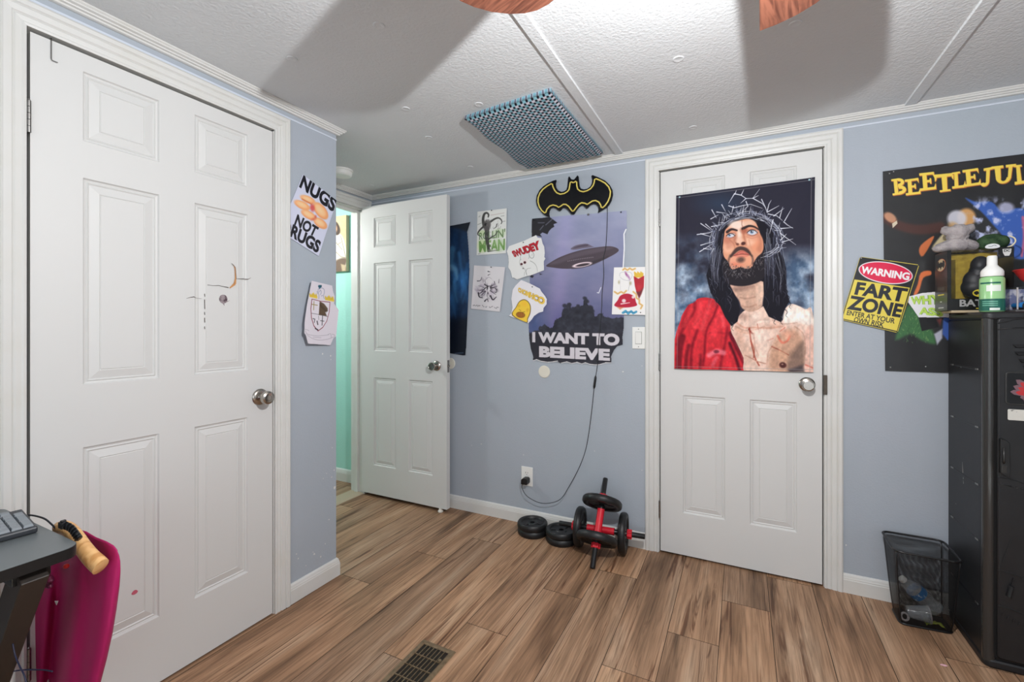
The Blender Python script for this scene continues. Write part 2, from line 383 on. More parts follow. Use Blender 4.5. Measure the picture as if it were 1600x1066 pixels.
def jamb(name, label, a0, a1, zt, depth, fn, stop):
    """jamb boards lining the opening plus the stop strip behind the door leaf"""
    mb = MB()
    def blk(p, q, d0, d1, z0, z1):
        vs = [fn(a, d, z) for z in (z0, z1) for d in (d0, d1) for a in (p, q)]
        mb.add(vs, [(0, 2, 3, 1), (4, 5, 7, 6), (0, 1, 5, 4), (2, 6, 7, 3), (0, 4, 6, 2), (1, 3, 7, 5)])
    blk(a0 - .012, a0 - .003, 0, depth, 0, zt); blk(a1 + .003, a1 + .012, 0, depth, 0, zt); blk(a0 - .003, a1 + .003, 0, depth, zt + .004, zt + .012)
    blk(a0 - .003, a0 + .011, stop, stop + .03, 0, zt); blk(a1 - .011, a1 + .003, stop, stop + .03, 0, zt); blk(a0 + .011, a1 - .011, stop, stop + .03, zt - .012, zt + .004)
    o = mb.build(name, M_TRIM); tag(o, label, 'door frame', kind='structure')
jamb('trim_13', 'door jamb inside the nearest doorway', D1[0], D1[1], DH + .002, .11, lambda a, d, z: (XL - d, a, z), .045)
jamb('trim_14', 'door jamb inside the painted doorway', D3[0], D3[1], DH + .010, .11, lambda a, d, z: (a, YB + d, z), .045)
jamb('trim_15', 'door jamb of the open hall doorway', D2[0], D2[1], DH + .014, .12, lambda a, d, z: (XA - d, a, z), .045)
tag(MB().prism([(XA - .13, 0), (XA - .12, .008), (XA - .02, .010), (XA + .004, .004), (XA + .006, 0)], D2[0], D2[1], fn=lambda x, z, y: (x, y, z)).build('trim_16', mat('pale_threshold', (176, 160, 138), .5)),
    'worn threshold strip in the hall doorway', 'trim', kind='structure')
# windows behind the viewer
def window(name, label, fn, a0, a1, z0, z1):
    r = struct(name, label, 'window')
    mb = MB(); f = .045
    def blk(mbx, p, q, y0, y1, d0, d1):
        vs = [fn(a, d, z) for z in (y0, y1) for d in (d0, d1) for a in (p, q)]
        mbx.add(vs, [(0, 2, 3, 1), (4, 5, 7, 6), (0, 1, 5, 4), (2, 6, 7, 3), (0, 4, 6, 2), (1, 3, 7, 5)])
    blk(mb, a0, a0 + f, z0, z1, .02, .09); blk(mb, a1 - f, a1, z0, z1, .02, .09)
    blk(mb, a0 + f, a1 - f, z0, z0 + f, .02, .09); blk(mb, a0 + f, a1 - f, z1 - f, z1, .02, .09)
    blk(mb, a0 + f, a1 - f, (z0 + z1) / 2 - .02, (z0 + z1) / 2 + .02, .03, .08)
    mb.build('window_frame', M_TRIM, r)
    sb = MB(); blk(sb, a0 - .05, a1 + .05, z0 - .03, z0 - .003, -.05, -.002); sb.build('window_sill', M_TRIM, r)
window('window_1', 'unseen white framed window added behind the viewer to let light in', lambda a, d, z: (a, YR - d, z), -1.2, 1.6, .30, 2.00)  # unseen window, enlarged so the added sun reaches the floor
window('window_2', 'white framed window in the right wall', lambda a, d, z: (XR + d, a, z), -.55, .75, .70, 1.90)
# ================================================================== SIX PANEL DOORS
PANX = [(.113, .313), (.424, .622)]
PANZ = [(.230, .848), (1.035, 1.655), (1.765, 1.973)]
def leaf_mesh(W, z0, z1, T, back_panels=True):
    """six-panel leaf: x 0..W, front face at y=0 (towards -y), thickness T"""
    mb = MB()
    def face(y, sgn):
        xs = [0] + [c for p in PANX for c in p] + [W]; zs = [z0] + [c for p in PANZ for c in p] + [z1]
        for i in range(len(xs) - 1):
            for j in range(len(zs) - 1):
                xa, xb, za, zb = xs[i], xs[i + 1], zs[j], zs[j + 1]
                if i % 2 == 1 and j % 2 == 1:
                    loops = []
                    for ins, dep in ((0, 0), (.0035, .0055), (.0085, .0075), (.0125, .0045), (.0165, .0075), (.040, .0022), (.0425, .0042), (.0445, .0025)):
                        d = y + sgn * dep
                        loops.append([(xa + ins, d, za + ins), (xb - ins, d, za + ins), (xb - ins, d, zb - ins), (xa + ins, d, zb - ins)])
                    for a, b in zip(loops, loops[1:]):
                        for k in range(4): mb.quad(a[k], a[(k + 1) % 4], b[(k + 1) % 4], b[k])
                    mb.quad(*loops[-1])
                else:
                    mb.quad((xa, y, za), (xb, y, za), (xb, y, zb), (xa, y, zb))
    face(0, 1); face(T, -1)
    for a, b, c, d in (((0, 0, z0), (0, T, z0), (0, T, z1), (0, 0, z1)), ((W, 0, z0), (W, T, z0), (W, T, z1), (W, 0, z1)), ((0, 0, z0), (W, 0, z0), (W, T, z0), (0, T, z0)), ((0, 0, z1), (W, 0, z1), (W, T, z1), (0, T, z1))):
        mb.quad(a, b, c, d)
    # weld so the leaf is one continuous mesh
    return mb
def weld(o, d=1e-5):
    bm = bmesh.new(); bm.from_mesh(o.data); bmesh.ops.remove_doubles(bm, verts=bm.verts, dist=d)
    bmesh.ops.recalc_face_normals(bm, faces=bm.faces); bm.to_mesh(o.data); bm.free()
OUTY = Matrix.Rotation(PI / 2, 4, 'X')         # lathe axis z -> -y
def knob(parent, x, z, style, back=None, mirror=1):
    M = Matrix.Translation((x, 0 if mirror > 0 else back, z)) @ Matrix.Rotation(PI / 2 * mirror, 4, 'X')
    mb = MB()
    mb.lathe([(0, 0), (.033, 0), (.0335, .003), (.031, .007), (.024, .010), (.014, .012), (.0125, .014)], 36, M)
    r = mb.build('knob_rose', M_CHROME, parent, smooth=40)
    kb = MB()
    if style == 'round':
        pr = [(.012, .012), (.012, .026), (.016, .031), (.024, .036), (.0275, .044), (.0275, .050), (.025, .057), (.019, .0605), (.0185, .0595), (.010, .0605), (.0095, .0595), (0, .060)]
    else:
        pr = [(.0115, .012), (.0115, .022), (.016, .028), (.0215, .038), (.0255, .052), (.0260, .056), (.0245, .0595), (.021, .0605), (.020, .0595), (0, .0595)]
    kb.lathe(pr, 36, M); kb.build('door_knob', M_CHROME, parent, smooth=35)
def hinge(parent, z, x=-.004, y=-.004):
    mb = MB()
    for i in range(5):
        mb.lathe([(0, 0), (.0052, 0), (.0052, .0165), (0, .0165)], 12, Matrix.Translation((x, y, z - .045 + i * .0178)))
    mb.lathe([(0, 0), (.0035, 0), (.0025, .004), (0, .005)], 10, Matrix.Translation((x, y, z + .044)))
    mb.build('hinge', M_STEEL, parent, smooth=40)
W1 = D1[1] - D1[0]
d1 = struct('door_1', 'nearest white six panel door, cracked near its upper right panel', 'door', (XL + .003, D1[0] + .003, 0), (0, 0, PI / 2))
o = leaf_mesh(W1 - .006, .008, DH - .004, .035).build('panel_leaf', M_DOOR, d1); weld(o)
knob(d1, .672, .922, 'round'); hinge(d1, 1.79); hinge(d1, .28)
W3 = D3[1] - D3[0]
d3 = struct('door_2', 'white six panel door carrying the painted portrait cloth', 'door', (D3[0] + .003, YB - .003, 0), (0, 0, 0))
o = leaf_mesh(W3 - .006, .010, DH + .004, .035).build('panel_leaf', M_DOOR, d3); weld(o)
knob(d3, .662, .937, 'tulip'); hinge(d3, 1.79); hinge(d3, 1.02); hinge(d3, .23)
# strike plate in the casing beside the knob
MB().box(W3 - .003, W3 + .012, -.0165, -.010, .895, .985).build('strike_plate', mat('old_bronze', (86, 78, 70), .4, .8), d3, bevel=.002)
d2 = struct('door_3', 'white six panel door standing open against the back wall', 'door', (XA + .008, 2.432, 0), (0, 0, 0))
W2 = .735
o = leaf_mesh(W2, .026, DH + .030, .035).build('panel_leaf', M_DOOR, d2); weld(o)
knob(d2, .655, .952, 'tulip'); knob(d2, .655, .952, 'tulip', back=.035, mirror=-1)
MB().box(W2 - .0005, W2 + .0012, .006, .029, .91, .99).build('latch_plate', M_CHROME, d2)
MB().lathe([(0, 0), (.008, 0), (.007, .008), (0, .010)], 12, Matrix.Translation((W2 + .001, .0175, .952)) @ Matrix.Rotation(PI / 2, 4, 'Y')).build('latch_bolt', M_CHROME, d2, smooth=40)
hinge(d2, 1.80, x=-.002, y=.018); hinge(d2, .25, x=-.002, y=.018)
sp = MB(); sp.lathe([(0, 0), (.016, 0), (.018, .006), (.014, .012), (.010, .018), (.010, .028), (0, .028)], 16, Matrix.Translation((W2 - .055, .008, 0)))
sp.build('door_stop', mat('yellowed_white_rubber', (226, 222, 212), .5), d2, smooth=40)

# splits and the old round sticker on the nearest door (local x = along the door, z up)
def dl(u, v):
    p = on_x(u, v, XL + .003); return (p.y - D1[0] - .003, p.z)
def ribbon(mb, pts, w, y, mi=0):
    P = [Vector((p[0], 0, p[1])) for p in pts]
    for i in range(len(P) - 1):
        d = (P[i + 1] - P[i]).normalized(); n = Vector((-d.z, 0, d.x))
        wa = w[i] if isinstance(w, list) else w; wb = w[i + 1] if isinstance(w, list) else w
        a, b, c, e = P[i] - n * wa, P[i] + n * wa, P[i + 1] + n * wb, P[i + 1] - n * wb
        mb.quad(*[(q.x, y, q.z) for q in (a, b, c, e)], mi)
M_CRK = [mat('bare_fibreboard', (196, 142, 92), .8), mat('dark_split', (64, 52, 44), .9), mat('grey_scuff', (160, 158, 154), .8)]
z6 = lambda x, y: dl(x / 3.331, 300 + y / 3.331)
cm = MB()
ribbon(cm, [z6(1214, 378), z6(1224, 400), z6(1226, 450), z6(1222, 478), z6(1196, 500)], [.0006, .0022, .0026, .005, .002], -.0006, 0)
ribbon(cm, [z6(1205, 372), z6(1224, 392), z6(1230, 455)], .0008, -.0007, 1)
ribbon(cm, [z6(1190, 498), z6(1160, 492), z6(1140, 487), z6(1110, 488), z6(1080, 484)], [.0018, .001, .001, .0006, .0006], .0014, 1)
ribbon(cm, [z6(1232, 452), z6(1262, 452), z6(1290, 455), z6(1306, 447)], [.0004, .001, .0012, .0003], -.0006, 1)
ribbon(cm, [z6(970, 555), z6(990, 549), z6(1010, 546), z6(1018, 552), z6(1050, 556)], [.0004, .001, .0014, .0006, .0003], -.0006, 1)
for a, b in ((530, 545), (560, 610), (625, 640), (655, 680), (700, 714)):
    ribbon(cm, [z6(1066, a), z6(1067, b)], .0011, .0010, 1)
cm.build('crack', M_CRK, d1, label='brown and black splits in the door face')
st = MB(); c0 = dl(349.5, 467.5)
pts = [(c0[0] + .0155 * math.cos(q), c0[1] + .017 * math.sin(q)) for q in [i * 2 * PI / 28 for i in range(28)]]
pts[21] = (c0[0] + .004, c0[1] - .025); pts[25] = (c0[0] + .026, c0[1] - .003)
st.prism(pts, 0, -.0006, fn=lambda x, z, y: (x, y + .0022, z))
st.build('sticker', mat('worn_grey_sticker', (150, 138, 142), .6, var=(70, (70, 50, 58), .45, .6)), d1, label='worn round grey sticker')
sc = MB(); q0 = dl(211, 926); sc.prism([(q0[0] + .009 * math.cos(t) * (1 if math.sin(t) < .3 else .8), q0[1] + .007 * math.sin(t)) for t in [i * PI / 8 for i in range(16)]], 0, -.0006, fn=lambda x, z, y: (x, y + .0022, z))
sc.build('paint_spot', mat('pink_paint_spot', (190, 90, 110), .6), d1, label='small pink paint spot')
# wire hook hung over the top of the nearest door
hk = MB(); h0 = dl(79.6, 63)
hk.tube([(h0[0], .03, DH + .0005), (h0[0], -.0025, DH + .0005), (h0[0], -.003, DH - .01), (h0[0], -.003, DH - .058), (h0[0] + .002, -.004, DH - .062), (h0[0] + .013, -.006, DH - .063)], .0013, 6)
hko = hk.build('door_hook', M_STEEL, smooth=60); hko.location = d1.location; hko.rotation_euler = d1.rotation_euler
tag(hko, 'thin wire hook over the top of the nearest white door', 'hook')
# ================================================================== CEILING FAN (mostly above the frame; its bulb is the room light)
def wood_mat(name, c1, c2, scale=(6, 60, 60), rough=.4, axis=0):
    if name in MATS: return MATS[name]
    m = bpy.data.materials.new(name); m.use_nodes = True; nt = m.node_tree; N = nt.nodes; L = nt.links
    b = N['Principled BSDF']; b.inputs['Roughness'].default_value = rough
    tc = N.new('ShaderNodeTexCoord'); mp = N.new('ShaderNodeMapping'); mp.inputs['Scale'].default_value = scale
    n = N.new('ShaderNodeTexNoise'); n.inputs['Scale'].default_value = 1; n.inputs['Detail'].default_value = 4; n.inputs['Distortion'].default_value = 1.4
    r = N.new('ShaderNodeValToRGB'); r.color_ramp.elements[0].position = .36; r.color_ramp.elements[0].color = lin(c2)
    r.color_ramp.elements[1].position = .60; r.color_ramp.elements[1].color = lin(c1)
    L.new(tc.outputs['Object'], mp.inputs['Vector']); L.new(mp.outputs[0], n.inputs['Vector']); L.new(n.outputs['Fac'], r.inputs[0]); L.new(r.outputs[0], b.inputs['Base Color'])
    MATS[name] = m; return m
M_BLADE = wood_mat('reddish_blade_wood', (158, 100, 78), (104, 60, 46), (70, 7, 7))
ZB = 1.95
fan = thing('ceiling_fan', 'ceiling fan with reddish wood grain blades and a bare bulb', 'fan', (BULB[0], BULB[1], ZC))
M_BRZ = mat('brushed_bronze', (120, 92, 70), .35, .9)
fb = MB(); fb.lathe([(0, 0), (.085, 0), (.088, -.01), (.080, -.045), (.105, -.060), (.118, -.085), (.118, -.150), (.100, -.180), (.070, -.195), (.060, -.228), (.045, -.240), (0, -.240)], 40)
fb.build('motor_housing', M_BRZ, fan, smooth=40)
kt = MB(); kt.lathe([(0, -.2405), (.030, -.2405), (.028, -.255), (.022, -.273), (0, -.273)], 24); kt.build('lamp_socket', M_WHITEP, fan, smooth=40)
gb = MB(); gb.lathe([(0, -.274), (.008, -.274), (.011, -.285), (.013, -.295), (.010, -.305), (.004, -.310), (0, -.311)], 24)
gb.build('bulb', mat('glowing_bulb', (255, 246, 232), .4, emit=((255, 246, 236), BULB_GLOW)), fan, smooth=180)
MATS['glowing_bulb'].cycles.emission_sampling = 'NONE'
prof = [(-.050, .170), (-.056, .258), (-.070, .42), (-.0875, .587), (-.050, .583), (-.0075, .5705), (.030, .550), (.055, .528), (.070, .504), (.076, .475), (.072, .40), (.068, .343), (.060, .258), (.052, .170)]
for k in range(5):
    az = math.radians((8, -67, -137, -208, -280)[k])
    R = Matrix.Translation((0, 0, ZB - ZC)) @ Matrix.Rotation(-az, 4, 'Z')
    bl = MB(); bl.prism(prof if k != 1 else [(x, y + .045 * (y - .17) / .417) for x, y in prof], -.003, .003); o = bl.build('blade', M_BLADE, fan, bevel=.0015, seg=1); o.matrix_local = R
    ir = MB(); ir.prism([(-.018, .085), (-.014, .15), (-.034, .20), (-.030, .245), (.030, .245), (.034, .20), (.014, .15), (.018, .085)], .0035, .0085)
    i2 = ir.build('blade_iron', M_BRZ, o); i2.matrix_local = Matrix()

# ---- sheets whose colours sit in the mesh ('ink' attribute)
def ink_mesh(name, vs, fs, cols, m, parent=None, smooth=True):
    me = bpy.data.meshes.new(name); me.from_pydata(vs if isinstance(vs, list) else vs.tolist(), [], fs if isinstance(fs, list) else fs.tolist())
    a = me.attributes.new('ink', 'FLOAT_COLOR', 'POINT')
    c = np.ones((len(vs), 4), np.float32); c[:, :3] = cols; a.data.foreach_set('color', c.ravel())
    me.materials.append(m)
    if smooth: me.polygons.foreach_set('use_smooth', [True] * len(me.polygons))
    o = bpy.data.objects.new(name, me); COL.objects.link(o)
    if parent: o.parent = parent
    return o
def srgb2lin(a):
    a = np.asarray(a, float) / 255.0
    return np.where(a <= .04045, a / 12.92, ((a + .055) / 1.055) ** 2.4)
def grid_faces(nx, ny):
    i = np.arange(nx - 1)[None, :] + np.arange(ny - 1)[:, None] * nx
    i = i.ravel(); return np.stack([i, i + 1, i + nx + 1, i + nx], 1)

# dotted cloth pad pinned under the ceiling register
def cloth_pad():
    nx, ny = 150, 240
    c = [Vector(p) for p in ((-1.122, 1.742, 0), (-.680, 1.690, 0), (-.672, 2.440, 0), (-1.145, 2.462, 0))]
    s = np.linspace(0, 1, nx)[None, :].repeat(ny, 0); t = np.linspace(0, 1, ny)[:, None].repeat(nx, 1)
    X = (1 - s) * (1 - t) * c[0].x + s * (1 - t) * c[1].x + s * t * c[2].x + (1 - s) * t * c[3].x
    Y = (1 - s) * (1 - t) * c[0].y + s * (1 - t) * c[1].y + s * t * c[2].y + (1 - s) * t * c[3].y
    edge = np.minimum(np.minimum(s, 1 - s) * .45, np.minimum(t, 1 - t) * .75)
    sag = .021 + .022 * (np.sin(PI * s) ** .8 * np.sin(PI * t) ** .8) - .006 * np.exp(-(edge / .012) ** 2)
    sag += .0022 * np.sin((s * 9 + t * 5) * 2 * PI) * np.exp(-((t - .9) / .18) ** 2)
    X = X + .006 * np.sin(t * 14) * np.exp(-(s / .06) ** 2)
    Z = ZC - .004 - sag
    W, Hh, p = .450, .735, .0136
    u, v = s * W / p, t * Hh / p
    iu, iv = np.floor(u), np.floor(v); fu, fv = u - iu - .5, v - iv - .5
    even = ((iu + iv) % 2 == 0)
    d = np.sqrt((fu / .46) ** 2 + (fv / .56) ** 2)
    base = np.zeros((ny, nx, 3)) + np.array([196, 200, 216.])
    teal = ((iu + iv) % 2 == 1) & (iv % 2 == 0)
    base[teal] = np.array([128, 176, 190.])
    lav = ((iu + iv) % 2 == 1) & (iv % 2 == 1); base[lav] = np.array([208, 204, 214.])
    k = np.clip((1.12 - d) / .3, 0, 1)[..., None] * even[..., None]
    col = base * (1 - k) + np.array([16, 18, 28.]) * k
    vs = np.stack([X, Y, Z], -1).reshape(-1, 3).tolist(); fs = grid_faces(nx, ny).tolist(); cols = srgb2lin(col.reshape(-1, 3)).tolist()
    # hem: the border turns up to the ceiling
    ring = list(range(nx)) + [r * nx + nx - 1 for r in range(1, ny)] + [(ny - 1) * nx + q for q in range(nx - 2, -1, -1)] + [r * nx for r in range(ny - 2, 0, -1)]
    o = len(vs); cx, cy = float(X.mean()), float(Y.mean())
    for r in ring:
        x, y, z = vs[r]; vs.append((cx + (x - cx) * .985, cy + (y - cy) * .985, ZC - .0005)); cols.append(cols[r])
    n = len(ring); fs += [(ring[i], ring[(i + 1) % n], o + (i + 1) % n, o + i) for i in range(n)]
    ob = ink_mesh('cloth_pad', vs, fs, np.array(cols), print_mat('woven_print', .85, spec=.15))
    tag(ob, 'black, white and teal dotted cloth pad pinned to the ceiling above the black bat sign', 'cloth pad')
cloth_pad()

# smoke detector by the hall doorway
sd = thing('smoke_detector', 'round white smoke detector on the ceiling near the hall doorway', 'smoke detector', tuple(on_z(534, 266, ZC)))
MB().lathe([(0, 0), (.066, 0), (.066, -.010), (.0, -.010)], 40).build('base_ring', M_WHITEP, sd, smooth=40)
MB().lathe([(.0, -.0102), (.060, -.0102), (.061, -.016), (.0585, -.030), (.052, -.037), (.03, -.039), (0, -.039)], 40).build('cover', M_WHITEP, sd, smooth=30)

# ================================================================== BAT SHAPED NEON SIGN
ZSC = 11.43
def zb_(pts, y): return [on_y(830 + x / ZSC, 260 + yy / ZSC, y) for x, yy in pts]
bat = thing('bat_sign', 'black bat shaped neon sign with yellow outline above the saucer poster', 'wall sign', tuple(on_y(895, 305, YB)))
def local(o, parent):
    """parent an object built in world space"""
    o.parent = parent; bpy.context.view_layer.update(); o.matrix_parent_inverse = parent.matrix_world.inverted(); return o
OUT = [(445,240),(448,262),(435,310),(445,380),(480,430),(540,455),(590,445),(630,415),(645,370),(655,280),(665,190),(680,178),(720,235),(765,235),(828,160),(843,180),(855,290),(862,350),(885,395),(940,412),(1000,400),(1055,360),(1085,300),(1092,240),(1075,170),(1095,155),(1200,195),(1320,255),(1400,330),(1450,420),(1458,510),(1435,610),(1390,690),(1340,740),(1260,790),(1190,830),(1205,780),(1195,720),(1160,680),(1110,670),(1060,690),(1010,740),(990,755),(970,735),(930,700),(890,700),(850,730),(810,785),(770,850),(745,862),(710,850),(680,810),(640,765),(600,740),(560,745),(530,785),(505,800),(480,785),(440,750),(390,735),(350,750),(325,800),(318,850),(330,905),(280,895),(210,850),(140,770),(100,690),(88,610),(100,520),(150,420),(220,350),(300,300),(380,260)]
P = zb_(OUT, YB - .018); mb = MB(); n = len(P)
mb.add([tuple(p) for p in P] + [(p.x, p.y + .007, p.z) for p in P], [tuple(range(n)), tuple(range(2 * n - 1, n - 1, -1))] + [(i, (i + 1) % n, n + (i + 1) % n, n + i) for i in range(n)])
local(mb.build('sign_panel', mat('gloss_black_acrylic', (14, 14, 18), .25)), bat)
INN = [(355,312),(378,318),(390,370),(420,430),(460,475),(520,498),(590,485),(650,450),(678,410),(690,330),(700,285),(722,278),(745,292),(770,285),(795,268),(812,285),(815,350),(830,405),(870,440),(930,455),(1000,435),(1060,400),(1105,345),(1125,290),(1132,235),(1160,222),(1240,255),(1320,300),(1385,370),(1415,450),(1405,540),(1370,630),(1320,700),(1275,740),(1250,730),(1240,690),(1210,640),(1150,610),(1090,620),(1040,655),(1000,680),(960,660),(900,650),(850,680),(800,740),(760,795),(735,800),(710,770),(670,715),(620,680),(570,680),(530,710),(490,732),(450,705),(390,690),(330,710),(280,765),(260,825),(240,832),(190,790),(145,720),(122,640),(125,560),(155,480),(210,410),(280,355)]
ip = zb_(INN, YB - .0205); mb = MB(); mb.tube(ip + [ip[0], ip[1]], .0042, 8, caps=False)
local(mb.build('neon_tube', mat('yellow_silicone_tube', (226, 206, 104), .45), smooth=180), bat)
for (u, v) in ((836, 300), (905, 335)):
    p = on_y(u + 14, v, YB - .011); local(MB().lathe([(0, 0), (.006, 0), (.006, .0105), (0, .0105)], 12, Matrix.Translation(p) @ Matrix.Rotation(-PI / 2, 4, 'X')).build('standoff', M_STEEL), bat)
M_CORD = mat('black_cord', (30, 32, 38), .5)
path = [(949, 323, .010), (948.8, 345, .008), (946.8, 384, .008), (942.8, 404, .009), (943.5, 429, .009), (940.9, 458, .010), (940, 483, .010), (935.6, 532, .012), (933.4, 571, .016), (930.6, 589, .018)]
pp = cur([on_y(u, v, YB - d) for u, v, d in path], 6)
mb = MB(); mb.tube(pp, .0019, 6)
path2 = [(928.4, 606, .018), (925, 640, .022), (919.7, 680, .028), (914, 707, .032), (903.6, 733.6, .038), (889, 760.5, .044), (874.7, 781, .048), (852, 787, .050), (835.5, 783, .050), (822, 774, .048), (815.5, 762, .044), (817, 757, .042)]
pp2 = cur([on_y(u, v, YB - d) for u, v, d in path2], 6); mb.tube(pp2, .0019, 6)
local(mb.build('cord', M_CORD, smooth=180), bat)
a, b = on_y(930.8, 587, YB - .018), on_y(928.3, 607.5, YB - .018); d = (b - a).normalized()
mb = MB(); mb.tube([a, a + d * .006, a + d * .012, b - d * .012, b - d * .006, b], [.003, .006, .0085, .0085, .006, .003], 8, flat=(1, .8))
local(mb.build('inline_switch', M_BLACKP, smooth=50), bat)
pg = on_y(821, 753, YB - .030)
mb = MB(); mb.prism([(-.021, -.017), (.017, -.017), (.021, -.008), (.021, .016), (.012, .022), (-.012, .020), (-.021, .010)], -.022, .022, fn=lambda x, z, y: (pg.x + x, pg.y + y, pg.z + z + .004))
local(mb.build('plug', M_BLACKP, bevel=.003), bat)

# ---- outlet, switch, door bumpers on the back wall
ol = thing('wall_outlet', 'white double outlet with the black plug low on the blue wall', 'outlet', (-1.176, YB, .2885))
MB().box(-.0385, .0385, -.0055, 0, -.0585, .0585).build('cover_plate', M_WHITEP, ol, bevel=.003)
for s in (1, -1):
    mb = MB(); mb.lathe([(0, 0), (.0165, 0), (.0172, -.0012), (0, -.0014)], 28, Matrix.Translation((0, -.0057, s * .0205)) @ Matrix.Rotation(-PI / 2, 4, 'X'))
    r = mb.build('receptacle', M_WHITEP, ol, smooth=30)
    if s > 0:
        mb = MB(); mb.box(-.008, -.0055, -.0075, -.0071, .0195, .0275); mb.box(.0055, .008, -.0075, -.0071, .0205, .0270); mb.box(-.002, .002, -.0075, -.0071, .0105, .0145)
        mb.build('slots', M_DARK, r)
sw = thing('light_switch', 'white rocker light switch beside the painted door casing', 'light switch', (-.5035, YB, 1.146))
MB().box(-.0345, .0345, -.0055, 0, -.0600, .0600).build('cover_plate', M_WHITEP, sw, bevel=.003)
mb = MB(); mb.box(-.0175, .0175, -.0062, -.0056, -.034, .034); mb.build('rocker_gap', mat('painted_gap_shade', (150, 150, 146), .6), sw)  # grey plate: shade of the gap around the rocker put into colour
mb = MB(); mb.add([(-.0155, -.0062, -.032), (.0155, -.0062, -.032), (.0155, -.0062, .032), (-.0155, -.0062, .032), (-.0155, -.0085, -.031), (.0155, -.0085, -.031), (.0155, -.0125, .031), (-.0155, -.0125, .031)], [(0, 1, 5, 4), (1, 2, 6, 5), (2, 3, 7, 6), (3, 0, 4, 7), (4, 5, 6, 7)])
mb.build('rocker', M_WHITEP, sw)
for z in (.048, -.048): MB().lathe([(0, 0), (.003, 0), (0, -.0008)], 12, Matrix.Translation((0, -.0056, z)) @ Matrix.Rotation(-PI / 2, 4, 'X')).build('screw', M_STEEL, sw)
for (u, v, lab) in ((850.5, 581, 'round cream door bumper below the saucer poster'), (704, 568, 'round cream door bumper behind the open door handle')):
    p = on_y(u, v, YB)
    b = MB(); b.lathe([(0, .0), (.037, .0), (.0375, -.002), (.035, -.004), (.030, -.0045), (.012, -.0042), (0, -.0042)], 36, Matrix.Rotation(-PI / 2, 4, 'X') @ Matrix.Rotation(0, 4, 'Z'))
    o = b.build('door_bumper', mat('cream_plastic', (222, 218, 204), .45), smooth=30); o.location = p; tag(o, lab, 'door bumper')

# ================================================================== WEIGHTS
M_PLATE = mat('black_vinyl_plate', (24, 24, 25), .42, bump=(140, .08, .0008))
M_BAR = mat('black_bar', (22, 22, 24), .33)
M_RED = mat('red_grip', (214, 28, 48), .45)
def plate_mesh(R, t, hole=.0145):
    mb = MB(); h = t / 2
    pr = [(hole, -h * .62), (hole * 2.1, -h * .62), (hole * 2.3, -h * .45), (R * .70, -h * .50), (R * .76, -h * .95), (R * .82, -h), (R * .93, -h), (R * .985, -h * .62), (R, 0)]
    pr = pr + [(r, -z) for r, z in pr[-2::-1]] + [pr[0]]
    mb.lathe(pr, 44)
    for k in range(3):      # moulded pads in the dish
        for sgn in (1, -1):
            q = 2 * PI * k / 3 + .5
            pts = []
            for rr, w in ((R * .33, .16), (R * .66, .20)):
                pts.append((rr, w))
            poly = [(pts[0][0] * math.cos(q - pts[0][1]), pts[0][0] * math.sin(q - pts[0][1])), (pts[1][0] * math.cos(q - pts[1][1]), pts[1][0] * math.sin(q - pts[1][1])), (pts[1][0] * math.cos(q + pts[1][1]), pts[1][0] * math.sin(q + pts[1][1])), (pts[0][0] * math.cos(q + pts[0][1]), pts[0][0] * math.sin(q + pts[0][1]))]
            z0, z1 = sorted((sgn * h * .40, sgn * h * .66)); mb.prism(poly, z0, z1)
    return mb
spots = [(-1.091, 2.435, 0, 'lower black weight plate of the stack nearest the outlet'), (-1.094, 2.436, 1, 'upper black weight plate of the stack nearest the outlet'),
         (-.906, 2.420, 0, 'lower black weight plate of the stack beside the red gripped dumbbells'), (-.909, 2.421, 1, 'upper black weight plate of the stack beside the red gripped dumbbells')]
wp = None
for x, y, k, lab in spots:
    if wp is None: o = wp = plate_mesh(.089, .034).build('weight_plate', M_PLATE, smooth=35)
    else: o = wp.copy(); COL.objects.link(o)
    o.location = (x, y, .0172 + k * .0345); o.rotation_euler = (0, 0, .9 * k + x * 7)
    tag(o, lab, 'weight plate', 'weight plates stacked on the floor')
def dumbbell(A, B, plates, grip, label):
    """bar from A to B; plates = positions along the bar (m from A); grip=(from, to)"""
    A, B = Vector(A), Vector(B); d = (B - A); Ln = d.length
    r = thing('dumbbell', label, 'dumbbell', tuple(A), tuple(d.to_track_quat('Z', 'Y').to_euler()), 'black dumbbells with red grips')
    mb = MB(); mb.lathe([(0, 0), (.0115, 0), (.0135, .003), (.0135, grip[0] - .002), (.0135, Ln - .003), (.0115, Ln), (0, Ln)], 20); mb.build('bar', M_BAR, r, smooth=40)
    mb = MB(); mb.lathe([(.0137, grip[0]), (.0195, grip[0]), (.0185, grip[0] + .012), (.0180, (grip[0] + grip[1]) / 2), (.0185, grip[1] - .012), (.0195, grip[1]), (.0137, grip[1])], 24); mb.build('grip', M_RED, r, smooth=40)
    for i, p in enumerate(plates):
        o = plate_mesh(.106, .036).build('weight_disc', M_PLATE, r, smooth=35); o.location = (0, 0, p); o.rotation_euler = (0, 0, i * .7)
        s = 1 if p > Ln / 2 else -1
        # outer nut with lugs, inner collar
        mb = MB(); z0 = p + s * .019; z1 = p + s * .044
        k = 6; pts = []
        for j in range(k * 4):
            q = 2 * PI * j / (k * 4); rr = .024 if j % 4 in (0, 1) else .018
            pts.append((rr * math.cos(q), rr * math.sin(q)))
        mb.prism(pts, min(z0, z1), max(z0, z1)); mb.build('locking_nut', M_RED, r, bevel=.002, seg=1)
        mb = MB(); ci = p - s * .019; mb.lathe([(.0137, ci), (.021, ci), (.021, ci - s * .012), (.0137, ci - s * .012)], 20); mb.build('collar', M_BAR, r, smooth=40)
    return r
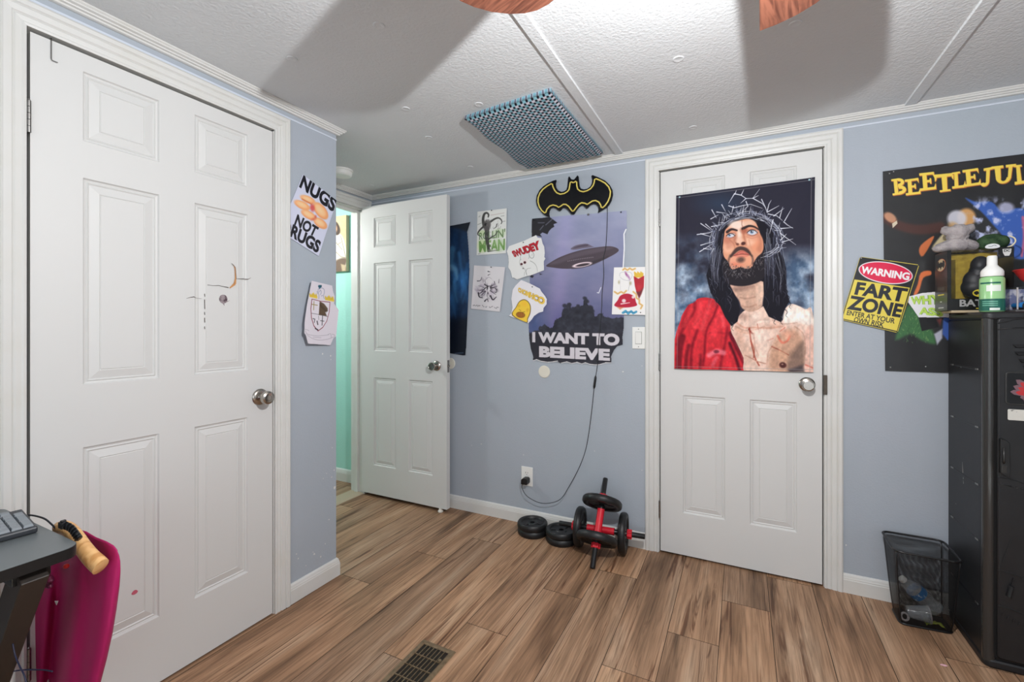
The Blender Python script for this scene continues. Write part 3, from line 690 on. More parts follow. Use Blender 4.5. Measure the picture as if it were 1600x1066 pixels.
dumbbell((-.912, 2.396, .108), (-.452, 2.443, .108), (.118, .352), (.158, .305), 'dumbbell lying along the baseboard beneath the leaning one')
dumbbell((-.663, 2.206, .004), (-.669, 2.471, .373), (.138, .322), (.172, .288), 'dumbbell leaning upright with its bar pointing at the wall')

# ================================================================== FLOOR REGISTER
M_REG = mat('brown_enamel_metal', (122, 104, 80), .45, .2, var=(60, (96, 80, 60), .4, .7))
rg = thing('floor_register', 'brown metal floor vent set in the planks', 'floor vent', (-1.022, 1.258, 0), group=None)
mb = MB(); hx, hy = .0755, .158
lp = [[(-hx, -hy, 0.0002), (hx, -hy, 0.0002), (hx, hy, 0.0002), (-hx, hy, 0.0002)], [(-hx + .004, -hy + .004, .005), (hx - .004, -hy + .004, .005), (hx - .004, hy - .004, .005), (-hx + .004, hy - .004, .005)],
      [(-hx + .015, -hy + .015, .006), (hx - .015, -hy + .015, .006), (hx - .015, hy - .015, .006), (-hx + .015, hy - .015, .006)], [(-hx + .020, -hy + .020, .002), (hx - .020, -hy + .020, .002), (hx - .020, hy - .020, .002), (-hx + .020, hy - .020, .002)]]
for a, b in zip(lp, lp[1:]):
    for k in range(4): mb.quad(a[k], a[(k + 1) % 4], b[(k + 1) % 4], b[k])
mb.build('frame', M_REG, rg)
mb = MB(); mb.box(-hx + .020, hx - .020, -hy + .020, hy - .020, .0004, .0009); mb.build('duct_shade', mat('dark_duct_shade', (30, 25, 19), .9), rg)  # dark sheet stands in for the shade down the duct
for k in range(1, 7):
    x = -hx + .020 + (2 * hx - .040) * k / 7; mb = MB(); mb.box(x - .0012, x + .0012, -hy + .019, hy - .019, .0010, .0040); mb.build('louvre', M_REG, rg)
for k in range(1, 5):
    y = -hy + .020 + (2 * hy - .04) * k / 5; mb = MB(); mb.box(-hx + .019, hx - .019, y - .0016, y + .0016, .0012, .0048); mb.build('cross_bar', M_REG, rg)
mb = MB(); mb.lathe([(0, .0045), (.006, .0045), (.006, .008), (0, .009)], 12, Matrix.Translation((hx - .024, .09, 0))); mb.build('damper_lever', M_REG, rg, smooth=40)
mb = MB(); mb.prism([(-.010, -.003), (.004, -.005), (.012, .001), (.006, .005), (-.006, .003)], .0002, .0016)
o = mb.build('paper_scrap', mat('pink_paper', (226, 178, 190), .7)); o.location = on_z(1474, 1040, 0); tag(o, 'tiny pink paper scrap on the planks in front of the bin', 'paper scrap')
# ================================================================== BLACK LOCKER
LX0, LX1, LYF, LYB, LZ = .770, 1.190, 2.203, 2.525, 1.262
M_LOCK = mat('black_moulded_plastic', (29, 29, 31), .42, bump=(160, .10, .0008), var=(14, (24, 24, 26), .4, .7))
M_LOCK2 = mat('black_gloss_post', (44, 43, 42), .26, coat=.3)
lk = thing('locker', 'black moulded locker standing against the blue wall beside the mesh bin', 'locker', (LX0, LYB, 0))
def lloc(o): return local(o, lk)
def rrect(x0, x1, y0, y1, r, n=6):
    out = []
    for cx, cy, a in ((x1 - r, y1 - r, 0), (x0 + r, y1 - r, 90), (x0 + r, y0 + r, 180), (x1 - r, y0 + r, 270)):
        out += [(cx + r * math.cos(math.radians(a + 90 * k / n)), cy + r * math.sin(math.radians(a + 90 * k / n))) for k in range(n + 1)]
    return out
# carcass: sides set in behind round corner posts
mb = MB(); mb.prism([(LX0 + .003, LYB), (LX0 + .003, LYF + .034), (LX0 + .034, LYF + .006), (LX1 - .034, LYF + .006), (LX1 - .003, LYF + .034), (LX1 - .003, LYB)], .03, LZ - .03)
lloc(mb.build('carcass', M_LOCK))
for x in (LX0 + .019, LX1 - .019):
    mb = MB(); mb.lathe([(0, .02), (.019, .02), (.019, LZ - .022), (0, LZ - .022)], 28, Matrix.Translation((x, LYF + .019, 0))); lloc(mb.build('corner_post', M_LOCK2, smooth=40))
mb = MB(); mb.prism(rrect(LX0 - .002, LX1 + .002, LYF - .003, LYB, .026), LZ - .030, LZ); lloc(mb.build('top_panel', M_LOCK, bevel=.010, seg=4, smooth=40))
mb = MB(); mb.prism(rrect(LX0 - .001, LX1 + .001, LYF - .002, LYB, .026), 0.0, .032); lloc(mb.build('plinth', M_LOCK, bevel=.008, seg=3, smooth=40))
# folded seams with slots on the left side
for z in (1.052, .840, .630, .427, .193):
    mb = MB(); x = LX0 + .003
    mb.add([(x, LYB - .01, z + .006), (x, LYF + .04, z + .006), (x - .0018, LYF + .04, z), (x - .0018, LYB - .01, z), (x, LYB - .01, z - .002), (x, LYF + .04, z - .002)], [(0, 1, 2, 3), (3, 2, 5, 4)])
    lloc(mb.build('side_seam', M_LOCK))
    for y in (2.483, 2.265):
        mb = MB(); mb.prism([(y - .012, z - .002), (y + .010, z - .003), (y + .012, z + .003), (y - .010, z + .004)], x - .0028, x - .0002, fn=lambda a, b, c: (c, a, b)); lloc(mb.build('slot_lip', M_STEEL, bevel=.0008, seg=1))
for (u0, v0, u1, v1, w) in ((1503.5, 722, 1504.5, 739, .0022), (1505, 745, 1505.2, 749, .0018), (1505, 751, 1505.5, 756, .0018), (1501, 572, 1501.6, 575, .002), (1493, 786, 1493.8, 788, .0015)):
    sc_ = MB(); a, b = on_x(u0, v0, LX0 + .0024), on_x(u1, v1, LX0 + .0024); sc_.quad(a + Vector((0, -.0006, 0)), a + Vector((0, .0006, 0)), b + Vector((0, w, 0)), b + Vector((0, -w, 0)))
    lloc(sc_.build('scratch', mat('pale_scratch', (190, 190, 186), .6), label='pale scratch on the locker side'))
# door
DX0, DX1, DZ0, DZ1 = .802, 1.158, .045, 1.240
mb = MB(); mb.box(DX0 - .006, DX1 + .006, LYF + .001, LYF + .0055, DZ0 - .006, DZ1 + .006); lloc(mb.build('door_gap', mat('gap_shade', (6, 6, 6), .9)))  # near-black sheet stands in for the shade around the door
dr = MB(); dr.prism(rrect(DX0, DX1, DZ0, DZ1, .012, 4), LYF - .010, LYF + .0005, fn=lambda x, z, y: (x, y, z)); dro = lloc(dr.build('locker_door', M_LOCK, bevel=.004, seg=2, smooth=40))
def dpart(o): return local(o, dro)
YD = LYF - .010
def relief(pts, h, name, m=M_LOCK, bev=.0015):
    mb = MB(); mb.prism(pts, YD - h, YD - .0002, fn=lambda x, z, y: (x, y, z)); return dpart(mb.build(name, m, bevel=bev, seg=2))
def px(u, v, y=None): p = on_y(u, v, y or YD); return (p.x, p.z)
mb = MB(); mb.tube(cur([(px(1558, 505)[0], YD - .001, px(1558, 505)[1]), (px(1574, 502)[0], YD - .001, px(1574, 502)[1]), (px(1596, 498)[0], YD - .001, px(1596, 498)[1]), (1.02, YD - .001, 1.245), (1.15, YD - .001, 1.225)], 6), .0022, 6); dpart(mb.build('raised_rib', M_LOCK, smooth=180))
mb = MB(); mb.tube([(px(1558, 515)[0], YD - .001, px(1558, 515)[1]), (px(1587, 512)[0], YD - .001, px(1587, 512)[1]), (1.15, YD - .001, 1.208)], .002, 6); dpart(mb.build('raised_rib', M_LOCK, smooth=180))
for k in range(7):
    x = .886 + .0135 * k; relief(rrect(x - .0042, x + .0042, 1.203, 1.213, .0035, 3), .004, 'stud', M_LOCK2)
for x0, x1, z in ((.838, 1.12, 1.143), (.843, 1.115, 1.117), (.853, 1.105, 1.092), (.863, 1.095, 1.068)):
    mb = MB(); mb.add([(x0, YD - .0001, z + .006), (x1, YD - .0001, z + .006), (x1 - .008, YD - .009, z - .005), (x0 + .008, YD - .009, z - .005), (x0 + .008, YD - .0001, z - .007), (x1 - .008, YD - .0001, z - .007)], [(0, 1, 2, 3), (3, 2, 5, 4), (0, 3, 4), (1, 5, 2)])
    dpart(mb.build('vent_louvre', M_LOCK))
# framed picture panel with a feathered red flourish, and a worn pale plate below it
relief(rrect(.820, 1.02, .938, 1.053, .012, 5), .0035, 'badge_frame', M_LOCK2)
bd = MB(); bd.prism(rrect(.8245, 1.0155, .9425, 1.0485, .009, 5), YD - .0042, YD - .0037, fn=lambda x, z, y: (x, y, z)); bdo = dpart(bd.build('badge', mat('badge_black', (10, 10, 12), .3)))
F = MB(); cx, cz = .905, .975
for k, (ang, ln) in enumerate(((172, .074), (155, .072), (138, .078), (118, .074), (100, .070), (82, .07), (62, .074), (40, .076), (190, .05), (205, .045), (20, .07))):
    a = math.radians(ang); d = Vector((math.cos(a), math.sin(a))); nn = Vector((-d.y, d.x)); c = Vector((cx, cz))
    P = [c + d * ln * t + nn * w for t, w in ((.2, .004), (.55, .011), (.85, .010), (1, .002), (.9, -.006), (.6, -.010), (.2, -.004))]
    for s_, mi, yy in ((1, 0, .0044), (.62, 1, .0048)):
        Q = [c + (q - c) * (s_ if mi else 1) * (.98 if mi else 1) for q in P]
        if mi: Q = [c + d * ln * .18 + (q - c - d * ln * .18) * .78 for q in P]
        F.add([(q.x, YD - yy - k * .00002, q.y) for q in Q], [tuple(range(len(Q)))], mi)
for r, mi, yy in ((.020, 2, .0054), (.013, 3, .0056), (.006, 0, .0058)):
    F.add([(cx + r * math.cos(t), YD - yy, cz - .012 + r * .9 * math.sin(t)) for t in [i * PI / 10 for i in range(20)]], [tuple(range(20))], mi)
dpart(F.build('badge_flourish', [mat('dusky_mauve', (112, 84, 92), .5), mat('feather_red', (176, 44, 48), .5), mat('badge_white', (214, 210, 204), .5), mat('badge_gold', (214, 150, 60), .5)], label='red and mauve feathered flourish'))
relief(rrect(.8265, 1.02, .8845, .9225, .004, 3), .0022, 'label_plate', mat('scuffed_white_plate', (206, 204, 196), .5, var=(60, (60, 58, 56), .60, .68)))
# recessed latch handle
mb = MB(); mb.prism([(.8035, .700), (.8035, .818), (.815, .818), (.8275, .806), (.8275, .690), (.817, .690)], YD - .016, YD - .0002, fn=lambda x, z, y: (x, y, z)); h = dpart(mb.build('latch_handle', M_BLACKP, bevel=.002))
mb = MB(); mb.tube([(.811, YD - .017, .790), (.811, YD - .019, .75), (.811, YD - .017, .735)], .003, 6); local(mb.build('latch_ridge', M_LOCK2, smooth=180), h)
mb = MB(); mb.box(.806, .819, YD - .0175, YD - .0155, .702, .728); local(mb.build('thumb_button', M_LOCK2, bevel=.002), h)
for (z0, z1, zr) in ((.683, .62, 0), (.356, .30, 0), (.232, .165, 0)):
    mb = MB(); mb.tube(cur([(.803, YD - .001, z0), (.85, YD - .001, z0 - .008), (.92, YD - .001, z0 - .030), (1.02, YD - .001, z0 - .055), (1.155, YD - .001, z1 - .01)], 6), .0020, 6); dpart(mb.build('raised_rib', M_LOCK, smooth=180))
mb = MB(); mb.tube([(.804, YD - .001, .658), (.835, YD - .001, .655)], .0018, 6); dpart(mb.build('raised_rib', M_LOCK, smooth=180))
for k in range(8):
    x = .838 + .012 * k; relief(rrect(x - .0034, x + .0034, .655 - k * .002 - .004, .655 - k * .002 + .003, .0028, 3), .0035, 'stud', M_LOCK)
for k in range(8):
    x = .812 + .014 * k; relief([(x - .002, .196 - k * .006), (x + .002, .196 - k * .006), (x + .005, .208 - k * .006), (x + .001, .208 - k * .006)], .0030, 'stitch_mark', M_LOCK)
mb = MB(); mb.tube([(.812, YD - .0012, .385), (.835, YD - .0012, .47)], .0012, 6); dpart(mb.build('raised_rib', M_LOCK))
c0, c1 = Vector((.828, YD - .003, .272)), Vector((.838, YD - .003, .325)); mb = MB(); mb.tube([c0, c0 + (c1 - c0) * .72, c0 + (c1 - c0) * .74, c1 + (c1 - c0) * .25], [.0125, .0125, .003, .003], 14, flat=(1, .5)); dpart(mb.build('moulded_emblem', M_LOCK, smooth=40))

# ================================================================== THINGS ON THE LOCKER
TOPZ = LZ
M_CLEAR = mat('clear_plastic', (60, 62, 64), .06, alpha=.10, spec=.9)
# tan block the boxed figure stands on
o = MB().box(-.03, .11, -.05, .05, 0, .0095).build('cardboard_pad', mat('tan_cardboard', (176, 160, 132), .8), bevel=.002); o.location = (.757, 2.395, TOPZ + .0003)
tag(o, 'tan cardboard pad under the black and yellow toy box', 'cardboard')
BX0, BX1, BY0, BY1, BZ0, BZ1 = .717, .905, 2.354, 2.480, TOPZ + .0102, 1.506
bx = thing('toy_box', 'black and yellow windowed toy box with a bat emblem on its narrow side', 'toy box', (BX0, BY0, BZ0))
M_BOXK = mat('gloss_black_card', (20, 20, 21), .3); M_BOXY = mat('yellow_card', (206, 176, 62), .45, var=(40, (168, 138, 40), .4, .7))
w = .006
mb = MB(); mb.box(BX0, BX1, BY0, BY1, BZ0, BZ0 + .045); mb.box(BX0, BX0 + .0015, BY0, BY1, BZ0 + .045, BZ1); mb.box(BX1 - .0015, BX1, BY0, BY1, BZ0 + .045, BZ1 - .03)
mb.box(BX0 + .0015, BX0 + .012, BY0, BY0 + .0015, BZ0 + .045, BZ1); 
local(mb.build('box_shell', M_BOXK), bx)
mb = MB(); mb.box(BX0 + .0016, BX1 - .0016, BY1 - .004, BY1 - .0005, BZ0 + .046, BZ1 - .002)
local(mb.build('backing_card', M_BOXY), bx)
mb = MB(); mb.prism([(BX1 - .038, BZ1 - .037), (BX1 - .002, BZ1 - .037), (BX1 - .0005, BZ1 - .034), (BX1 - .0005, BZ1 + .001), (BX1 - .038, BZ1 + .001)], BY0 - .0006, BY0 + .001, fn=lambda x, z, y: (x, y, z))
tab = local(mb.build('corner_tab', M_BOXK), bx)
M_PALE = mat('pale_grey_ink', (204, 204, 202), .5); M_YEL = mat('emblem_yellow', (236, 214, 60), .45)
def flat_text(body, size, loc, rot, m, parent, name, bold=.0, align='CENTER', sx=1.0):
    c = bpy.data.curves.new(name, 'FONT'); c.body = body; c.size = size; c.align_x = align; c.align_y = 'CENTER'; c.offset = bold * size; c.extrude = .0002
    t = bpy.data.objects.new(name, c); COL.objects.link(t); bpy.context.view_layer.update()
    me = bpy.data.meshes.new_from_object(t.evaluated_get(bpy.context.evaluated_depsgraph_get())); bpy.data.objects.remove(t); bpy.data.curves.remove(c)
    me.materials.clear(); me.materials.append(m)
    o = bpy.data.objects.new(name, me); COL.objects.link(o); o.location = loc; o.rotation_euler = rot; o.scale = (sx, 1, 1)
    local(o, parent); return o
flat_text('BATMAN', .036, (.828, BY0 - .0008, BZ0 + .026), (PI / 2, 0, 0), mat('grey_print', (150, 150, 150), .5), bx, 'box_title', bold=.03, sx=1.05)
mb = MB(); mb.box(.800, .812, BY0 - .0006, BY0, BZ0 + .0055, BZ0 + .0080); mb.box(.816, .826, BY0 - .0006, BY0, BZ0 + .0055, BZ0 + .0080); mb.box(.830, .846, BY0 - .0006, BY0, BZ0 + .0055, BZ0 + .0080)
local(mb.build('yellow_print', M_YEL), bx)
# crest on the corner tab
mb = MB(); X, Z = BX1 - .0195, BZ1 - .018; mb.prism([(X - .012, Z + .012), (X + .012, Z + .012), (X + .011, Z - .002), (X + .006, Z - .014), (X - .006, Z - .014), (X - .011, Z - .002)], BY0 - .0012, BY0 - .0007, fn=lambda x, z, y: (x, y, z))
cr = local(mb.build('crest', M_PALE), tab)
flat_text('DC', .0125, (X, BY0 - .0016, Z + .005), (PI / 2, 0, 0), M_BOXK, tab, 'crest_letters', bold=.03)
# emblem on the narrow side (plane x = BX0)
def disc(cx, cz, rx, rz, d, m, name, plane='x', pos=None, par=bx, n=36):
    mb = MB(); pts = [(cx + rx * math.cos(t), cz + rz * math.sin(t)) for t in [2 * PI * i / n for i in range(n)]]
    if plane == 'x': mb.prism(pts, pos - d, pos, fn=lambda a, b, c: (c, a, b))
    else: mb.prism(pts, pos - d, pos, fn=lambda a, b, c: (a, c, b))
    return local(mb.build(name, m), par)
ym = 2.416
BATO = [(-1, .28), (-.82, .62), (-.55, .82), (-.42, .42), (-.22, .36), (-.16, .62), (-.07, .5), (.07, .5), (.16, .62), (.22, .36), (.42, .42), (.55, .82), (.82, .62), (1, .28), (.98, -.2), (.8, -.55), (.62, -.72), (.5, -.4), (.3, -.34), (.14, -.5), (0, -.85), (-.14, -.5), (-.3, -.34), (-.5, -.4), (-.62, -.72), (-.8, -.55), (-.98, -.2)]
disc(ym, BZ1 - .050, .046, .026, .0004, mat('emblem_rust', (170, 74, 48), .5), 'side_emblem', 'x', BX0)
disc(ym, BZ1 - .050, .043, .024, .0008, mat('emblem_cream', (206, 186, 150), .5), 'side_emblem', 'x', BX0)
mb = MB(); mb.prism([(ym - a * .042, BZ1 - .050 + b * .022) for a, b in BATO], BX0 - .0012, BX0 - .0008, fn=lambda a, b, c: (c, a, b)); local(mb.build('side_bat', M_BOXK), bx)
mb = MB()
mb.box(BX0 - .0006, BX0, ym - .035, ym + .035, BZ0 + .080, BZ0 + .096)
local(mb.build('side_title', mat('dark_grey_print', (66, 64, 62), .5)), bx)
for z, hw, m in ((BZ0 + .064, .030, M_YEL), (BZ0 + .036, .008, M_PALE), (BZ0 + .012, .026, M_PALE)):
    mb = MB(); mb.box(BX0 - .0006, BX0, ym - hw, ym + hw, z - .002, z + .002); local(mb.build('side_print', m), bx)
# plain moulded dark bust inside (generic) with a yellow oval on its chest
def lumpy(name, lobes, m, amp=.003, fs=45, seed=1, n=(40, 28)):
    """one closed skin: radial projection of the union of ellipsoid lobes seen from their centre"""
    c = sum((Vector(l[:3]) for l in lobes), Vector()) / len(lobes); mb = MB(); vs = []; nu, nv = n
    for j in range(nv + 1):
        ph = PI * j / nv
        for i in range(nu):
            th = 2 * PI * i / nu; d = Vector((math.sin(ph) * math.cos(th), math.sin(ph) * math.sin(th), math.cos(ph))); best = .004
            for (x, y, z, rx, ry, rz) in lobes:
                o = c - Vector((x, y, z)); a = (d.x / rx) ** 2 + (d.y / ry) ** 2 + (d.z / rz) ** 2; b = 2 * (o.x * d.x / rx ** 2 + o.y * d.y / ry ** 2 + o.z * d.z / rz ** 2); cc = (o.x / rx) ** 2 + (o.y / ry) ** 2 + (o.z / rz) ** 2 - 1
                D = b * b - 4 * a * cc
                if D > 0: best = max(best, (-b + math.sqrt(D)) / (2 * a))
            p = c + d * (best + amp * mnoise.noise(d * fs * .1 + Vector((seed, 0, 0))) + amp * .5 * mnoise.noise(d * fs * .3))
            vs.append(p)
    fs_ = [(j * nu + i, j * nu + (i + 1) % nu, (j + 1) * nu + (i + 1) % nu, (j + 1) * nu + i) for j in range(nv) for i in range(nu)]
    mb.add(vs, fs_); o = mb.build(name, m, smooth=180); return o
ins = lumpy('moulded_bust', [(0, 0, .035, .056, .034, .045), (0, 0, .085, .034, .028, .05), (0, -.004, .118, .029, .027, .038), (0, 0, .06, .05, .03, .05)], mat('matt_black_vinyl', (34, 35, 40), .45), 0, 40, 2, (48, 40))
zm0 = min(v.co.z for v in ins.data.vertices); ins.location = (.832, 2.416, BZ0 + .0465 - zm0); local(ins, bx)
disc(.822, BZ0 + .066, .026, .0155, .0004, M_YEL, 'chest_emblem', 'y', 2.372)
mb = MB(); mb.prism([(.822 + a * .022, BZ0 + .066 + b * .0105) for a, b in BATO], 2.3712, 2.3716, fn=lambda a, b, c: (a, c, b)); local(mb.build('chest_bat', M_BOXK), bx)
mb = MB(); mb.box(BX0 + .002, BX1 - .002, BY0 + .0003, BY0 + .0008, BZ0 + .0455, BZ1 - .001); mb.box(BX0 + .002, BX1 - .002, BY0 + .0009, BY1 - .005, BZ1 - .0015, BZ1 - .001)
local(mb.build('clear_window', M_CLEAR), bx)

# grey plush and green cap on the toy box
M_GREYF = mat('grey_plush', (176, 168, 168), .95, bump=(220, .9, .004), var=(30, (140, 134, 136), .4, .7), spec=.1)
g0 = Vector((.745, 2.435, BZ1))
hat = lumpy('plush_toy', [(.000, 0, .022, .060, .036, .024), (-.044, .0, .018, .026, .026, .018), (.050, 0, .020, .024, .026, .021), (.008, .0, .060, .034, .028, .026), (.010, -.004, .080, .037, .030, .028), (-.028, 0, .088, .016, .018, .018), (.046, 0, .090, .015, .018, .018), (.012, -.018, .068, .020, .020, .016)], M_GREYF, .004, 60, 3)
zmin = min(v.co.z for v in hat.data.vertices); hat.location = g0 - Vector((0, 0, zmin - .0003)); tag(hat, 'lumpy grey plush toy sitting on top of the windowed toy box', 'soft toy')
hat.location.x = .764
M_GRNF = mat('dark_green_knit', (62, 84, 58), .9, bump=(150, .8, .003), var=(40, (38, 56, 40), .4, .65), spec=.1)
cap = thing('green_cap', 'dark green knit cap with white front patch on the toy box', 'cap', (.874, 2.437, BZ1))
crown = lumpy('cap_crown', [(0, 0, .022, .047, .036, .022), (.0, .0, .040, .040, .032, .024), (.022, 0, .034, .028, .030, .024), (-.024, 0, .032, .024, .028, .022)], M_GRNF, .002, 50, 5)
zm = min(v.co.z for v in crown.data.vertices); crown.parent = cap; crown.location.z = -zm + .0003
pt = MB(); pts = [(.021 * math.cos(t) * 1.0, .010 + .0125 * math.sin(t) * (1 if math.sin(t) > 0 else .55)) for t in [2 * PI * i / 24 for i in range(24)]]
pt.prism([(x - .012, z) for x, z in pts], -.0395, -.0375, fn=lambda x, z, y: (x, y, z)); po = pt.build('front_patch', mat('white_felt', (226, 228, 228), .9), cap, label='white patch')
wv = MB(); wv.tube(cur([(-.024, -.0400, .013), (-.016, -.0402, .012), (-.008, -.0402, .0165), (-.001, -.0400, .0135)], 5), .0016, 6, flat=(1, .4)); wv.build('patch_stroke', mat('navy_stitch', (44, 58, 88), .8), po)
br = MB(); br.tube(cur([(.040, -.026, .050), (.052, -.030, .040), (.054, -.032, .026), (.044, -.036, .012), (.030, -.038, .005)], 6), .0042, 8, flat=(1, .6)); br.build('cream_trim', mat('cream_piping', (226, 216, 186), .8), cap, smooth=180)

# pump bottle
pb = thing('pump_bottle', 'green foam soap bottle with white pump in front of the toy box', 'bottle', (.812, 2.262, TOPZ + .0003))
def cyl_label(name, r, z0, z1, a0, a1, m, par, n=20):
    mb = MB(); vs = [(r * math.cos(math.radians(a0 + (a1 - a0) * i / n)), r * math.sin(math.radians(a0 + (a1 - a0) * i / n)), z) for z in (z0, z1) for i in range(n + 1)]
    mb.add(vs, [(i, i + 1, n + 2 + i, n + 1 + i) for i in range(n)]); return mb.build(name, m, par, smooth=180)
R_ = .0335
MB().lathe([(0, 0), (R_ - .003, 0), (R_, .003), (R_, .118), (R_ - .002, .124), (R_ - .008, .128), (0, .128)], 40).build('bottle_body', mat('light_green_plastic', (150, 200, 140), .22, coat=.4), pb, smooth=40)
cyl_label('dark_band', R_ + .0004, .004, .047, 150, 330, mat('dark_green_print', (26, 92, 78), .3), pb, 30)
cyl_label('dark_band', R_ + .0005, .101, .107, 190, 290, mat('dark_green_print', (26, 92, 78), .3), pb, 20)
cyl_label('pale_label', R_ + .0006, .074, .096, 225, 290, mat('pale_print', (224, 230, 222), .4), pb)
cyl_label('pale_label', R_ + .0008, .006, .014, 240, 285, mat('pale_print', (224, 230, 222), .4), pb)
for z in (.022, .029, .036): cyl_label('print_line', R_ + .0008, z, z + .0025, 205, 275, mat('mint_print', (120, 186, 160), .4), pb)
MB().lathe([(0, .1285), (.030, .1285), (.0305, .132), (.0305, .146), (.027, .154), (.018, .164), (.014, .170), (.0135, .200), (.011, .204), (0, .205)], 36).build('pump', M_WHITEP, pb, smooth=35)

# clear display case with a blue model car, red bowl on its lid
cs = thing('display_case', 'small clear plastic display case with a model car inside', 'display case', (.955, 2.285, TOPZ + .0003))
cw, cd, chh = .088, .045, .088
mb = MB()
mb.box(-cw, cw, -cd, cd, .006, .0075); 
for (x0, x1, y0, y1) in ((-cw, -cw + .002, -cd, cd), (cw - .002, cw, -cd, cd), (-cw + .002, cw - .002, -cd, -cd + .002), (-cw + .002, cw - .002, cd - .002, cd)): mb.box(x0, x1, y0, y1, .0075, chh - .002)
mb.box(-cw, cw, -cd, cd, chh - .002, chh)
mb.build('case_shell', M_CLEAR, cs)
MB().box(-cw - .003, cw + .003, -cd - .003, cd + .003, 0, .006).build('case_base', mat('smoky_base', (92, 90, 90), .3), cs, bevel=.0015)
bc = MB(); bc.box(-cw + .003, cw - .003, cd - .0045, cd - .0035, .008, chh - .004); bc.build('backdrop', mat('blurred_backdrop', (116, 122, 160), .6, var=(45, (206, 206, 216), .5, .62)), cs, label='mottled blue backdrop card')
for x in (-cw + .004, cw - .004): MB().box(x - .002, x + .002, -cd + .0024, -cd + .0044, .0078, chh - .0025).build('corner_bead', mat('frosted_edge', (214, 206, 206), .4), cs)
car = thing('toy_car', 'bright blue model car inside the clear case', 'toy car', (.942, 2.282, TOPZ + .0080))
prof = [(-.064, .008), (-.066, .018), (-.060, .024), (-.040, .028), (-.018, .040), (.014, .041), (.036, .030), (.058, .026), (.066, .020), (.066, .009), (.05, .006), (-.05, .006)]
mb = MB(); mb.prism(prof, -.024, .024, fn=lambda x, z, y: (x, y, z)); mb.build('car_body', mat('bright_blue_paint', (18, 134, 216), .2, coat=.6), car, bevel=.004, seg=2)
mb = MB(); mb.prism([(-.036, .0295), (-.017, .0385), (.013, .0395), (.030, .031)], -.0246, .0246, fn=lambda x, z, y: (x, y, z)); mb.build('windows', mat('dark_glass', (22, 26, 32), .1), car)
for x in (-.040, .040):
    for y in (-.020, .020):
        s = -1 if y < 0 else 1
        w_ = MB(); w_.lathe([(0, -.005), (.0125, -.005), (.0135, -.003), (.0135, .004), (0, .004)], 24, Matrix.Translation((x, y + s * .004, .0137)) @ Matrix.Rotation(PI / 2, 4, 'X')); wo = w_.build('wheel', M_BLACKM, car, smooth=40)
        r_ = MB(); r_.lathe([(.0085, 0), (.0095, .0012), (.0105, 0)], 24, Matrix.Translation((x, y + s * .0092, .0137)) @ Matrix.Rotation(-PI / 2 * s, 4, 'X'))
        for q in range(5):
            a = 2 * PI * q / 5; r_.tube([(x, y + s * .0094, .0137), (x + .009 * math.cos(a), y + s * .0094, .0137 + .009 * math.sin(a))], .0011, 5)
        r_.build('rim', mat('silver_rim', (170, 172, 176), .3, .8), wo, smooth=40)
bw = MB(); bw.lathe([(0, 0), (.030, 0), (.036, .003), (.062, .030), (.078, .060), (.082, .062), (.0805, .0635), (.076, .061), (.060, .033), (.034, .006), (0, .004)], 44)
o = bw.build('red_bowl', mat('red_plastic', (236, 62, 62), .35), smooth=40); o.location = (.962, 2.290, TOPZ + chh + .0006)
tag(o, 'red plastic bowl on the lid of the clear case', 'bowl')

# ================================================================== MESH BIN
def mesh_mat():
    m = bpy.data.materials.new('black_wire_mesh'); m.use_nodes = True; nt = m.node_tree; N = nt.nodes; L = nt.links
    b = N['Principled BSDF']; b.inputs['Base Color'].default_value = lin((24, 24, 25)); b.inputs['Roughness'].default_value = .5; b.inputs['Metallic'].default_value = .3
    uv = N.new('ShaderNodeUVMap'); uv.uv_map = 'weave'; sp = N.new('ShaderNodeSeparateXYZ'); L.new(uv.outputs[0], sp.inputs[0])
    outs = []
    for k in (0, 1):
        fr = N.new('ShaderNodeMath'); fr.operation = 'FRACT'; L.new(sp.outputs[k], fr.inputs[0])
        lt = N.new('ShaderNodeMath'); lt.operation = 'LESS_THAN'; lt.inputs[1].default_value = .33; L.new(fr.outputs[0], lt.inputs[0]); outs.append(lt)
    mx = N.new('ShaderNodeMath'); mx.operation = 'MAXIMUM'; L.new(outs[0].outputs[0], mx.inputs[0]); L.new(outs[1].outputs[0], mx.inputs[1])
    L.new(mx.outputs[0], b.inputs['Alpha']); return m
M_MESH = mesh_mat()
bn = thing('waste_bin', 'black wire mesh waste bin between the painted door and the locker', 'bin', (.65, 2.41, 0))
RZ = .316
rim = [(.542, 2.303), (.748, 2.299), (.749, 2.503), (.545, 2.506)]; bas = [(.574, 2.360), (.742, 2.374), (.742, 2.480), (.574, 2.476)]
def rounded(poly, r, n=4):
    out = []; m = len(poly)
    for i in range(m):
        p = Vector(poly[i]); a = (Vector(poly[i - 1]) - p).normalized(); b = (Vector(poly[(i + 1) % m]) - p).normalized()
        for k in range(n + 1):
            t = k / n; q = p + a * r * (1 - t) ** 2 + b * r * t ** 2; out.append(q)
    return out
ra, rb = rounded(rim, .030), rounded(bas, .022)
nl = len(ra); mb = MB(); K = 8
vs = []
for k in range(K + 1):
    t = k / K; bulge = t
    vs += [(rb[i].x + (ra[i].x - rb[i].x) * (t ** .8), rb[i].y + (ra[i].y - rb[i].y) * (t ** .8), .006 + (RZ - .006) * t) for i in range(nl)]
mb.add(vs, [(k * nl + i, k * nl + (i + 1) % nl, (k + 1) * nl + (i + 1) % nl, (k + 1) * nl + i) for k in range(K) for i in range(nl)])
ws = mb.build('mesh_wall', M_MESH, smooth=180); local(ws, bn)
ul = ws.data.uv_layers.new(name='weave'); per = []
s_ = 0
for i in range(nl + 1):
    per.append(s_); s_ += (ra[(i + 1) % nl] - ra[i % nl]).length
